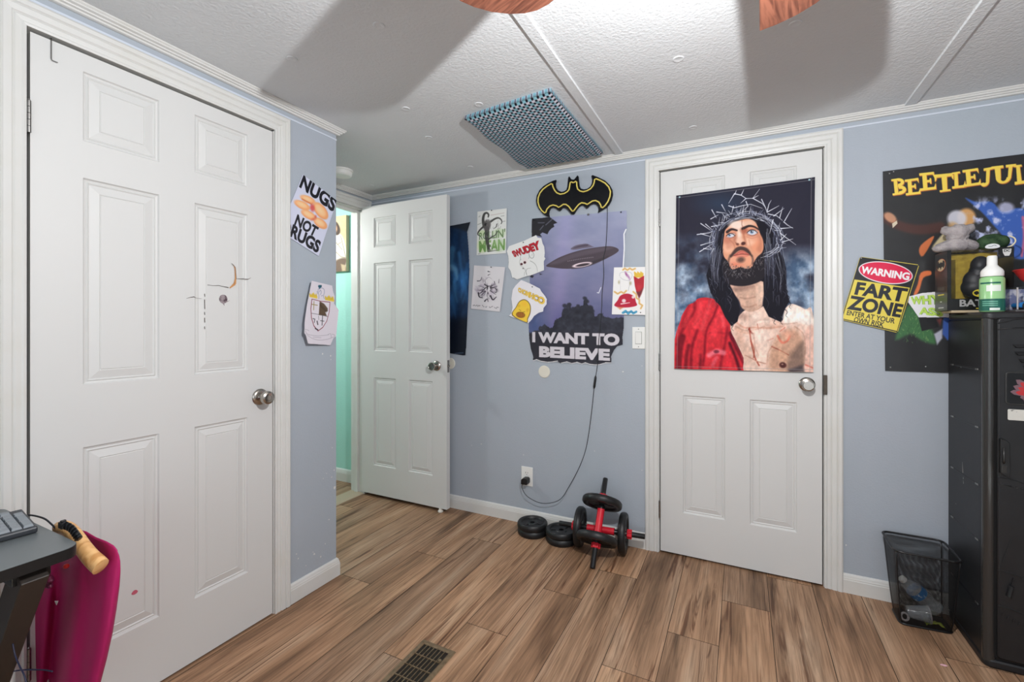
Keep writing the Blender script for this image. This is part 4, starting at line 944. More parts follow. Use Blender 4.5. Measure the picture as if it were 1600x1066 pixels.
for pl in ws.data.polygons:
    for li in pl.loop_indices:
        vi = ws.data.loops[li].vertex_index; i = vi % nl; k = vi // nl
        idxs = [ws.data.loops[l].vertex_index % nl for l in pl.loop_indices]
        ii = nl if (i == 0 and nl - 1 in idxs) else i
        ul.data[li].uv = (per[ii] / .0021, k / K * RZ / .0021)
mb = MB(); mb.tube([(p.x, p.y, RZ) for p in ra] + [(ra[0].x, ra[0].y, RZ), (ra[1].x, ra[1].y, RZ)], .0042, 8, caps=False); local(mb.build('rim', M_BAR, smooth=180), bn)
mb = MB(); mb.tube([(p.x, p.y, .0045) for p in rb] + [(rb[0].x, rb[0].y, .0045), (rb[1].x, rb[1].y, .0045)], .0040, 8, caps=False); local(mb.build('base_ring', M_BAR, smooth=180), bn)
mb = MB(); mb.prism([(p.x, p.y) for p in rb], .005, .0065); local(mb.build('base_plate', M_BAR), bn)
for i in (2, 7, 12, 17):
    mb = MB(); mb.tube([(vs[k * nl + i][0], vs[k * nl + i][1], vs[k * nl + i][2]) for k in range(K + 1)], .0022, 6); local(mb.build('corner_wire', M_BAR, smooth=180), bn)
# litter in the bin
M_PET = mat('clear_pet', (226, 232, 236), .10, alpha=.30, spec=.8)
def bottle(name, A, B, label, colour_label=True):
    A, B = Vector(A), Vector(B); d = (A - B)     # A cap end, B base
    r = thing(name, label, 'bottle', tuple(B), tuple(d.to_track_quat('Z', 'Y').to_euler()))
    s = d.length / .205
    pr = [(0, .004), (.016, .0), (.030, .006), (.031, .012)]
    for k in range(6): pr += [(.031, .018 + k * .0125), (.0288, .024 + k * .0125)]
    pr += [(.031, .093), (.0315, .097), (.0315, .132), (.031, .138), (.026, .158), (.016, .176), (.0125, .184), (.0125, .190)]
    pr = [(a, b * s) for a, b in pr]
    MB().lathe(pr, 30).build('bottle_shell', M_PET, r, smooth=60)
    if colour_label:
        MB().lathe([(.0319, .098 * s), (.0319, .131 * s)], 30).build('paper_label', mat('blue_bottle_label', (40, 124, 190), .4, var=(60, (190, 214, 236), .56, .6)), r, smooth=180)
        MB().lathe([(0, .2045 * s), (.0135, .2045 * s), (.0142, .203 * s), (.0142, .189 * s), (.0127, .189 * s)], 24).build('cap', M_WHITEP, r, smooth=40)
    return r
bottle('water_bottle', (.594, 2.428, .160), (.715, 2.452, .046), 'clear water bottle with blue label lying in the mesh bin')
cp = thing('plastic_cup', 'clear empty plastic cup lying low in the mesh bin', 'cup', (.602, 2.392, .044), (PI / 2 - .1, .25, PI / 2 - .05))
MB().lathe([(0, 0), (.021, 0), (.022, .002), (.032, .070), (.0335, .071), (.0335, .073), (.0312, .071), (.0208, .003), (0, .002)], 32).build('cup_wall', M_PET, cp, smooth=40)
MB().lathe([(.0325, .070), (.0345, .0718), (.0325, .0736)], 32).build('cup_rim', mat('frosted_edge', (214, 206, 206), .4), cp, smooth=180)
rg2 = MB(); rg2.tube([(.0135 * math.cos(t), .0135 * math.sin(t), 0) for t in [i * 2 * PI / 24 for i in range(26)]], .004, 8, caps=False)
o = rg2.build('bottle_ring', mat('frosted_edge', (214, 206, 206), .4), smooth=180); o.location = (.592, 2.372, .030); o.rotation_euler = (1.2, .2, .3); tag(o, 'pale plastic ring beside the cup in the mesh bin', 'plastic ring')
wr = MB(); nx_, ny_ = 12, 5
wr.add([(.664 + .062 * i / (nx_ - 1), 2.386 + .012 * j + .003 * math.sin(i * 1.3 + j), .0075 + .014 * (1 - j / 4) * math.sin(PI * i / (nx_ - 1)) + .002 * math.sin(i * 2.1)) for j in range(ny_) for i in range(nx_)], [(j * nx_ + i, j * nx_ + i + 1, (j + 1) * nx_ + i + 1, (j + 1) * nx_ + i) for j in range(ny_ - 1) for i in range(nx_ - 1)])
o = wr.build('wrapper', mat('lime_wrapper', (196, 210, 84), .4), smooth=180); tag(o, 'crumpled lime green wrapper on the floor of the mesh bin', 'wrapper')
sm = o.modifiers.new('thickness', 'SOLIDIFY'); sm.thickness = .0008
# ================================================================== DESK, KEYBOARD, HANGING CLOTH
M_DESK = mat('black_laminate_sheen', (100, 106, 108), .36, bump=(260, .12, .0006), spec=.7)  # black top lightened to grey: its sheen is put into the colour
M_DEDGE = mat('black_edge_band', (20, 20, 21), .4)
M_LEG = mat('black_powder_coat', (44, 38, 34), .5)
DZ, DT = .730, .024
dk = thing('desk', 'black desk with slanted leg in front of the nearest door', 'desk', (-1.53, .0, 0))
top = rrect(-1.752, -1.300, -.72, .470, .030, 6)
top = [(x + (.020 * max(0, (.44 - y)) if x > -1.5 and y > .1 else (.0068 if x > -1.5 else 0)), y) for x, y in top]
mb = MB(); mb.prism(top, DZ - DT, DZ - .001); local(mb.build('edge_band', M_DEDGE, smooth=30), dk)
c_ = Vector((-1.52, -.1)); mb = MB(); mb.prism([((p[0] - c_.x) * .998 + c_.x, (p[1] - c_.y) * .999 + c_.y) for p in top], DZ - .0012, DZ); local(mb.build('desk_top', M_DESK, bevel=.0006, seg=1), dk)
for yy in (.40, -.62):
    mb = MB(); A, B = Vector((-1.335, yy, .700)), Vector((-1.690, yy, .195)); d = (B - A).normalized(); n = Vector((-d.z, 0, d.x)) * .030; t = Vector((0, .022, 0))
    P = [A - n - t, A + n - t, B + n - t, B - n - t, A - n + t, A + n + t, B + n + t, B - n + t]
    mb.add([tuple(p) for p in P], [(0, 1, 2, 3), (4, 7, 6, 5), (0, 4, 5, 1), (1, 5, 6, 2), (2, 6, 7, 3), (3, 7, 4, 0)]); local(mb.build('leg', M_LEG, bevel=.002), dk)
    mb = MB(); mb.box(-1.72, -1.33, yy - .03, yy + .03, DZ - DT - .030, DZ - DT - .0005); local(mb.build('top_bracket', M_DEDGE, bevel=.002), dk)
    mb = MB(); mb.box(-1.735, -1.34, yy - .03, yy + .03, .0005, .030); local(mb.build('foot', M_LEG, bevel=.004), dk)
    mb = MB(); mb.box(-1.728, -1.675, yy - .022, yy + .022, .030, .215); local(mb.build('leg_post', M_LEG, bevel=.002), dk)
mb = MB(); mb.box(-1.70, -1.66, -.60, .378, .10, .13); local(mb.build('stretcher', M_LEG, bevel=.002), dk)
# keyboard: long axis along y, the number pad end faces the far wall
kb = thing('keyboard', 'black computer keyboard lying at the end of the desk', 'keyboard', (-1.530, .456, DZ + .0004), (0, 0, math.radians(-5)))
M_KB = mat('charcoal_plastic', (52, 55, 60), .4); M_KEY = mat('grey_keycaps', (132, 138, 143), .4)
mb = MB(); prof = [(.068, .002), (.070, .012), (.066, .016), (-.060, .028), (-.068, .026), (-.070, .004), (-.066, 0), (.064, 0)]
mb.prism(prof, -.442, 0, fn=lambda x, z, y: (x, y, z)); mb.build('keyboard_body', M_KB, kb, bevel=.003, seg=2)
slope = math.atan2(.012, .126); rest = MB()
def key(mbk, x, y, wx, wy):
    z = .0165 + (.066 - x) * math.tan(slope)
    a, b = wx / 2, wy / 2; v = [(x + sx * a, y + sy * b, z - .0005 - sx * a * math.tan(slope)) for sx, sy in ((-1, -1), (1, -1), (1, 1), (-1, 1))]
    w = [(x + sx * (a - .0016), y + sy * (b - .0016), z + .0048 - sx * a * math.tan(slope)) for sx, sy in ((-1, -1), (1, -1), (1, 1), (-1, 1))]
    mbk.add(v + w, [(4, 5, 6, 7), (0, 1, 5, 4), (1, 2, 6, 5), (2, 3, 7, 6), (3, 0, 4, 7)])
nk = 0
cols = [-.014 - .0187 * c for c in range(4)] + [-.096 - .0187 * c for c in range(3)] + [-.160 - .0187 * c for c in range(15)]
for c, y in enumerate(cols):
    for r in range(6):
        x = .053 - .0187 * r - (.004 if r == 5 else 0)
        if c == 0 and r in (0, 2): continue                # tall enter and plus keys take two rows
        if c < 4 and r == 5 and c == 0: continue
        if 4 <= c < 7 and r in (1, 2): continue
        wx, wy, xx, yy = .0172, .0172, x, y
        if c == 0 and r in (1, 3): wx, xx = .0359, x + .00935
        if c == 2 and r == 0: continue
        if c == 3 and r == 0: continue
        if nk < 96: key(m1 := MB(), xx, yy, wx, wy); m1.build('key', M_KEY, kb); nk += 1
        else: key(rest, xx, yy, wx, wy)
m1 = MB(); key(m1, .053, (cols[2] + cols[3]) / 2, .0172, .0359); m1.build('key', M_KEY, kb)
rest.build('keys', M_KEY, kb, kind='stuff')
# cables
mb = MB(); mb.tube(cur([tuple(on_y(u, v, y)) for u, v, y in ((45, 805, .470), (56, 806.5, .474), (70, 811, .478), (80, 819, .481), (87, 826, .484))], 8) , .0021, 6)
o = mb.build('keyboard_cable', M_CORD, smooth=180); tag(o, 'black cable running from the keyboard to the wooden hanger', 'cable')
mb = MB(); mb.tube(cur([(-1.60, .33, .704), (-1.605, .335, .62), (-1.62, .34, .52), (-1.61, .35, .44), (-1.56, .37, .40), (-1.50, .42, .415), (-1.44, .448, .42), (-1.40, .455, .425)], 8), .0016, 6)
mb.tube(cur([tuple(on_y(u, v, .40)) for u, v in ((20, 1006), (24, 1025), (31, 1042), (38, 1056), (44, 1080))], 6), .0015, 6)
o = mb.build('under_desk_cable', mat('navy_cable', (34, 38, 62), .5), smooth=180); tag(o, 'dark blue cable looping below the desk beside the magenta cloth', 'cable')
# curved wooden hanger end with black ridged strip
wh = thing('wooden_hanger', 'light wooden hanger end with black ridged strip poking out past the desk corner', 'hanger', (-1.37, .50, .72))
M_HAN = wood_mat('golden_wood', (236, 188, 128), (206, 148, 88), (60, 9, 30), .35)
K = lambda x, y, yy: tuple(on_y(x / 7.614, 770 + y / 7.614, yy))
cen = cur([K(690, 432, .494), K(790, 425, .496), K(885, 505, .499), K(985, 650, .504), K(1085, 775, .510), K(1165, 850, .515), K(1200, 885, .517)], 6)
nn = len(cen); rr = [.0145 + .0045 * min(1, i / nn * 1.3) for i in range(nn)]; rr[-1] *= .86; rr[0] *= .8
mb = MB(); mb.tube(cen, rr, 14, flat=(.85, 1.15)); local(mb.build('hanger_arm', M_HAN, smooth=60), wh)
gp = cur([K(770, 385, .480), K(850, 420, .482), K(905, 485, .4835), K(950, 550, .486)], 5)
mb = MB(); mb.tube(gp, .0080, 8, flat=(.6, 1.1)); gs = local(mb.build('grip_strip', M_BLACKP, smooth=60), wh)
for i in range(2, len(gp) - 1, 2):
    d = (gp[i + 1] - gp[i - 1]).normalized(); mb = MB(); mb.tube([gp[i] - d * .0016 + Vector((0, -.002, .001)), gp[i] + d * .0016 + Vector((0, -.002, .001))], .0094, 8, flat=(.6, 1.1)); local(mb.build('ridge', M_BLACKP), gs)
c0 = Vector(K(752, 372, .488)); mb = MB(); mb.box(c0.x - .011, c0.x + .009, c0.y - .006, c0.y + .006, c0.z - .010, c0.z + .004); mb.box(c0.x - .004, c0.x + .004, c0.y - .005, c0.y + .005, c0.z + .0035, c0.z + .009)
local(mb.build('clip', M_BLACKP, bevel=.0012), wh)
c0 = Vector(K(668, 420, .488)); mb = MB(); mb.box(c0.x - .008, c0.x + .008, c0.y - .005, c0.y + .005, c0.z - .006, c0.z + .003); local(mb.build('cable_clip', M_BLACKP, bevel=.001), wh)
# magenta satin cloth hanging below the hanger
def satin():
    TOP = [(0, 60, 884), (.22, 84, 862), (.42, 108, 838), (.55, 119, 826.5), (.66, 134, 831), (.76, 149, 840), (.86, 166, 846.5), (.93, 177, 853), (.97, 183, 860), (1, 186.3, 868)]
    RGT = [(0, 186.3, 868), (.03, 188, 877), (.08, 188.5, 892), (.17, 187, 915), (.30, 182.5, 950), (.46, 176, 990), (.62, 167, 1030), (.78, 157, 1068), (1, 143, 1120)]
    LFT = [(0, 60, 884), (.08, 59, 900), (.17, 57, 925), (.30, 53, 965), (.46, 48, 1000), (.62, 43, 1035), (.78, 40, 1062), (1, 35, 1120)]
    itp = lambda T, q: (np.interp(q, [a[0] for a in T], [a[1] for a in T]), np.interp(q, [a[0] for a in T], [a[2] for a in T]))
    ns, nt = 70, 70; vs = []
    for j in range(nt):
        t = j / (nt - 1)
        for i in range(ns):
            s = i / (ns - 1)
            tu, tv = itp(TOP, s); ru, rv = itp(RGT, t); lu, lv = itp(LFT, t)
            bu, bv = 35 + (143 - 35) * s, 1120
            # Coons blend of the outline
            u = (1 - s) * lu + s * ru + (1 - t) * tu + t * bu - ((1 - s) * (1 - t) * 60 + s * (1 - t) * 186.3 + (1 - s) * t * 35 + s * t * 143)
            v = (1 - s) * lv + s * rv + (1 - t) * tv + t * bv - ((1 - s) * (1 - t) * 884 + s * (1 - t) * 868 + (1 - s) * t * 1120 + s * t * 1120)
            env = min(1, t * 3 + .15)
            f = -.013 * math.exp(-((s - .56 - .03 * t) / .15) ** 2) - .010 * math.exp(-((s - .86) / .10) ** 2) + .026 * math.exp(-((s - .30 - .06 * t) / .10) ** 2) + .012 * max(0, (s - .93) / .07) ** 2
            y = .535 + .014 * s + env * f - .010 * math.sin(PI * s) * (1 - t) ** 2
            vs.append(on_y(u, v, y))
    mb = MB(); mb.add(vs, [(j * ns + i, j * ns + i + 1, (j + 1) * ns + i + 1, (j + 1) * ns + i) for j in range(nt - 1) for i in range(ns - 1)])
    o = mb.build('hanging_cloth', mat('magenta_satin', (176, 38, 100), .52, bump=(420, .06, .0004), spec=.22), smooth=180)
    sm = o.modifiers.new('thickness', 'SOLIDIFY'); sm.thickness = .0016; sm.offset = 1
    return o
r = thing('magenta_garment', 'shiny magenta satin garment hanging below the desk corner', 'garment', tuple(on_y(120, 900, .53)))
local(satin(), r)
kn = lumpy('knot', [(0, 0, 0, .020, .012, .013), (.020, -.002, .005, .018, .009, .007), (-.016, 0, -.006, .014, .009, .008), (.016, 0, -.011, .013, .007, .006)], mat('dark_wine_cloth', (88, 14, 48), .5), .002, 40, 2, (28, 20)); kn.location = on_y(73, 906, .505); local(kn, r)
MB().lathe([(0, -.006), (.0045, -.004), (.0062, 0), (.0045, .004), (0, .006)], 16, Matrix.Translation(on_y(103.5, 885, .496))).build('bead', mat('red_bead', (226, 52, 44), .3), smooth=180)
local([q for q in COL.objects if q.name == 'bead'][0], r)
mb = MB(); q = [on_y(u, v, .508) for u, v in ((85, 939.5), (90.5, 939.5), (88, 946))]; mb.add([tuple(p) for p in q] + [tuple(p + Vector((0, .001, 0))) for p in q], [(0, 1, 2), (5, 4, 3), (0, 3, 4, 1), (1, 4, 5, 2), (2, 5, 3, 0)]); local(mb.build('white_tag', mat('white_tag', (240, 238, 236), .6)), r)
# ================================================================== PRINTED AND DRAWN SHEETS
# A sheet is a fine grid on its wall plane; ink is painted per grid vertex in numpy, in photo-pixel coordinates measured on that plane.
def homog(src, dst):
    A = []; b = []
    for (x, y), (u, v) in zip(src, dst):
        A += [[x, y, 1, 0, 0, 0, -u * x, -u * y], [0, 0, 0, x, y, 1, -v * x, -v * y]]; b += [u, v]
    h = np.linalg.solve(np.array(A, float), np.array(b, float)); return np.append(h, 1).reshape(3, 3)
def happly(Hm, X, Y):
    w = Hm[2, 0] * X + Hm[2, 1] * Y + Hm[2, 2]
    return (Hm[0, 0] * X + Hm[0, 1] * Y + Hm[0, 2]) / w, (Hm[1, 0] * X + Hm[1, 1] * Y + Hm[1, 2]) / w
def vnoise(X, Y, seed=0):
    xi, yi = np.floor(X).astype(int), np.floor(Y).astype(int); fx, fy = X - xi, Y - yi
    fx, fy = fx * fx * (3 - 2 * fx), fy * fy * (3 - 2 * fy)
    def h(a, b):
        n = (a * 374761393 + b * 668265263 + seed * 974634777) & 0x7fffffff
        n = ((n ^ (n >> 13)) * 1274126177) & 0x7fffffff
        return ((n ^ (n >> 16)) & 0xffff) / 65535.0
    return (h(xi, yi) * (1 - fx) + h(xi + 1, yi) * fx) * (1 - fy) + (h(xi, yi + 1) * (1 - fx) + h(xi + 1, yi + 1) * fx) * fy
def fbm(X, Y, sc, seed=0, oct=4):
    t = 0; a = .5; s = 0
    for o in range(oct): t = t + a * vnoise(X * sc * 2 ** o, Y * sc * 2 ** o, seed + o); s += a; a *= .5
    return t / s
TXT = {}
def glyph_tris(body, bold):
    k = (body, bold)
    if k in TXT: return TXT[k]
    c = bpy.data.curves.new('t', 'FONT'); c.body = body; c.size = 1; c.offset = bold; c.resolution_u = 4
    t = bpy.data.objects.new('t', c); COL.objects.link(t); bpy.context.view_layer.update()
    me = bpy.data.meshes.new_from_object(t.evaluated_get(bpy.context.evaluated_depsgraph_get())); bpy.data.objects.remove(t); bpy.data.curves.remove(c)
    me.calc_loop_triangles(); V = np.array([v.co[:2] for v in me.vertices]); T = np.array([tuple(q.vertices) for q in me.loop_triangles]); bpy.data.meshes.remove(me)
    V = (V - V.min(0)) / (V.max(0) - V.min(0)); V[:, 1] = 1 - V[:, 1]
    TXT[k] = (V, T); return V, T
class Art:
    def __init__(s, plane, pos, quad, dens=2.0, bg=(230, 230, 228), gain=1.15):
        """plane 'x' (left wall, x=pos) or 'y' (back wall, y=pos); quad = TL TR BR BL in photo pixels"""
        s.plane, s.pos, s.gain = plane, pos, gain
        to = (lambda u, v: on_y(u, v, pos)) if plane == 'y' else (lambda u, v: on_x(u, v, pos))
        pl = [(q.x if plane == 'y' else q.y, q.z) for q in [to(u, v) for u, v in quad]]
        w = max(math.dist(quad[0], quad[1]), math.dist(quad[3], quad[2])); h = max(math.dist(quad[0], quad[3]), math.dist(quad[1], quad[2]))
        s.nx, s.ny = int(w * dens) + 2, int(h * dens) + 2
        s.s, s.t = np.meshgrid(np.linspace(0, 1, s.nx), np.linspace(0, 1, s.ny))
        Hm = homog([(0, 0), (1, 0), (1, 1), (0, 1)], pl); s.A, s.Z = happly(Hm, s.s, s.t)
        if plane == 'y': X, Y = s.A, np.full_like(s.A, pos)
        else: X, Y = np.full_like(s.A, pos), s.A
        cx = CT * X + ST * Y; cz = -ST * X + CT * Y
        s.U = 800 + FPX * cx / cz; s.V = HORIZON - FPX * (s.Z - CAM_H) / cz
        s.C = np.zeros((s.ny, s.nx, 3)) + np.array(bg, float); s.mask = None; s.view = (0, 0, 1)
        s.px = 1.0 / dens
    def vw(s, ox, oy, k): s.view = (ox, oy, k); return s
    def m(s, pts): ox, oy, k = s.view; return [(ox + x / k, oy + y / k) for x, y in pts]
    def win(s, x0, y0, x1, y1):
        ok = (s.U >= x0) & (s.U <= x1) & (s.V >= y0) & (s.V <= y1)
        r = np.where(ok.any(1))[0]; c = np.where(ok.any(0))[0]
        if not len(r): return None
        return slice(r[0], r[-1] + 1), slice(c[0], c[-1] + 1)
    def blend(s, w, a, col):
        a = np.clip(a, 0, 1)[..., None]; s.C[w] = s.C[w] * (1 - a) + np.asarray(col, float) * a
    def sdf(s, P, w):
        U, V = s.U[w], s.V[w]; d = np.full(U.shape, 1e9); ins = np.zeros(U.shape, bool); n = len(P)
        for i in range(n):
            (x0, y0), (x1, y1) = P[i], P[(i + 1) % n]; ex, ey = x1 - x0, y1 - y0; L2 = ex * ex + ey * ey + 1e-12
            t = np.clip(((U - x0) * ex + (V - y0) * ey) / L2, 0, 1); d = np.minimum(d, (U - x0 - t * ex) ** 2 + (V - y0 - t * ey) ** 2)
            if y0 != y1: ins ^= ((y0 > V) != (y1 > V)) & (U < (x1 - x0) * (V - y0) / (y1 - y0) + x0)
        d = np.sqrt(d); return np.where(ins, d, -d)
    def poly(s, pts, col, a=1.0, soft=.7, smooth=0):
        if smooth: pts = [(p.x, p.y) for p in cur([(x, y, 0) for x, y in pts], smooth, True)]
        P = s.m(pts); q = soft
        w = s.win(min(p[0] for p in P) - q, min(p[1] for p in P) - q, max(p[0] for p in P) + q, max(p[1] for p in P) + q)
        if w: s.blend(w, a * np.clip(.5 + s.sdf(P, w) / soft, 0, 1), col)
        return s
    def ell(s, cx, cy, rx, ry, col, rot=0, a=1.0, soft=.7):
        (cx, cy), = s.m([(cx, cy)]); k = s.view[2]; rx, ry = rx / k, ry / k; R = max(rx, ry) + soft
        w = s.win(cx - R, cy - R, cx + R, cy + R)
        if w:
            c, n = math.cos(math.radians(rot)), math.sin(math.radians(rot)); x, y = s.U[w] - cx, s.V[w] - cy
            d = np.sqrt(((x * c + y * n) / rx) ** 2 + ((-x * n + y * c) / ry) ** 2); s.blend(w, a * np.clip(.5 + (1 - d) * min(rx, ry) / soft, 0, 1), col)
        return s
    def line(s, pts, wd, col, a=1.0, w2=None, smooth=0, soft=.6):
        """stroke of width wd (view units) tapering to w2"""
        if smooth: pts = [(p.x, p.y) for p in cur([(x, y, 0) for x, y in pts], smooth)]
        P = s.m(pts); k = s.view[2]; n = len(P); ws = [(wd + ((w2 if w2 is not None else wd) - wd) * i / max(1, n - 1)) / k / 2 for i in range(n)]
        q = max(ws) + soft; w = s.win(min(p[0] for p in P) - q, min(p[1] for p in P) - q, max(p[0] for p in P) + q, max(p[1] for p in P) + q)
        if not w: return s
        U, V = s.U[w], s.V[w]; al = np.zeros(U.shape)
        for i in range(n - 1):
            (x0, y0), (x1, y1) = P[i], P[i + 1]; ex, ey = x1 - x0, y1 - y0
            t = np.clip(((U - x0) * ex + (V - y0) * ey) / (ex * ex + ey * ey + 1e-12), 0, 1); d = np.hypot(U - x0 - t * ex, V - y0 - t * ey)
            al = np.maximum(al, np.clip(.5 + (ws[i] + (ws[i + 1] - ws[i]) * t - d) / soft, 0, 1) * min(1, 3.2 * (ws[i] + ws[i + 1]) / .8))
        s.blend(w, a * al, col); return s
    def text(s, body, quad, col, bold=.03, a=1.0):
        V, T = glyph_tris(body, bold); Q = s.m(quad); Hm = homog([(0, 0), (1, 0), (1, 1), (0, 1)], Q); X, Y = happly(Hm, V[:, 0], V[:, 1])
        w = s.win(min(q[0] for q in Q) - 1, min(q[1] for q in Q) - 1, max(q[0] for q in Q) + 1, max(q[1] for q in Q) + 1)
        if not w: return s
        U, W = s.U[w], s.V[w]; cov = np.zeros(U.shape); du = s.px / 3
        for i in (-1, 0, 1):
            for j in (-1, 0, 1):
                hit = np.zeros(U.shape, bool); uu, vv = U + i * du, W + j * du
                for t in T:
                    x0, y0, x1, y1, x2, y2 = X[t[0]], Y[t[0]], X[t[1]], Y[t[1]], X[t[2]], Y[t[2]]
                    lo = min(y0, y1, y2); hi = max(y0, y1, y2); rr = np.where(((vv >= lo) & (vv <= hi)).any(1))[0]
                    cc = np.where(((uu >= min(x0, x1, x2)) & (uu <= max(x0, x1, x2))).any(0))[0]
                    if not len(rr) or not len(cc): continue
                    sl = (slice(rr[0], rr[-1] + 1), slice(cc[0], cc[-1] + 1)); a_, b_ = uu[sl], vv[sl]
                    e0 = (x1 - x0) * (b_ - y0) - (y1 - y0) * (a_ - x0); e1 = (x2 - x1) * (b_ - y1) - (y2 - y1) * (a_ - x1); e2 = (x0 - x2) * (b_ - y2) - (y0 - y2) * (a_ - x2)
                    hit[sl] |= ((e0 >= 0) & (e1 >= 0) & (e2 >= 0)) | ((e0 <= 0) & (e1 <= 0) & (e2 <= 0))
                cov += hit
        s.blend(w, a * cov / 9, col); return s
    def outline(s, pts, smooth=0):
        if smooth: pts = [(p.x, p.y) for p in cur([(x, y, 0) for x, y in pts], smooth, True)]
        full = (slice(0, s.ny), slice(0, s.nx)); s.mask = s.sdf(s.m(pts), full) > 0; return s
    def build(s, name, m, parent=None, off=None):
        n = off if off is not None else np.zeros_like(s.A)
        if s.plane == 'y': P = np.stack([s.A, s.pos - n, s.Z], -1)
        else: P = np.stack([s.pos + n, s.A, s.Z], -1)
        F = grid_faces(s.nx, s.ny)
        if s.plane == 'y': F = F[:, ::-1]
        else: F = F[:, ::-1]
        vs = P.reshape(-1, 3); col = np.clip(srgb2lin(s.C.reshape(-1, 3)) * s.gain * .92, 0, .9)
        if s.mask is not None:
            mk = s.mask.ravel(); F = F[mk[F].all(1)]
            used = np.zeros(len(vs), bool); used[F.ravel()] = True; idx = np.cumsum(used) - 1; vs, col, F = vs[used], col[used], idx[F]
        o = ink_mesh(name, vs, F, col, m, parent); return o
def pin(parent, u, v, plane='y', pos=YB - .004, m=None, r=.0045):
    p = on_y(u, v, pos) if plane == 'y' else on_x(u, v, pos)
    M = Matrix.Translation(p) @ (Matrix.Rotation(PI / 2, 4, 'X') if plane == 'y' else Matrix.Rotation(PI / 2, 4, 'Y'))
    local(MB().lathe([(0, 0), (r * .7, 0), (r, .003), (r * .8, .006), (0, .007)], 12, M).build('push_pin', m or M_BLACKP, smooth=50), parent)
M_PAPER = print_mat('printed_paper', .6); M_GLOSSY = print_mat('glossy_poster_paper', .38); M_CLOTHP = print_mat('printed_cloth', .75, spec=.2); M_ENAMEL = print_mat('printed_tin', .32, coat=.2)
rng = random.Random(11)
def rect(c, x0, y0, x1, y1): return [(x0, y0), (x1, y0), (x1, y1), (x0, y1)]

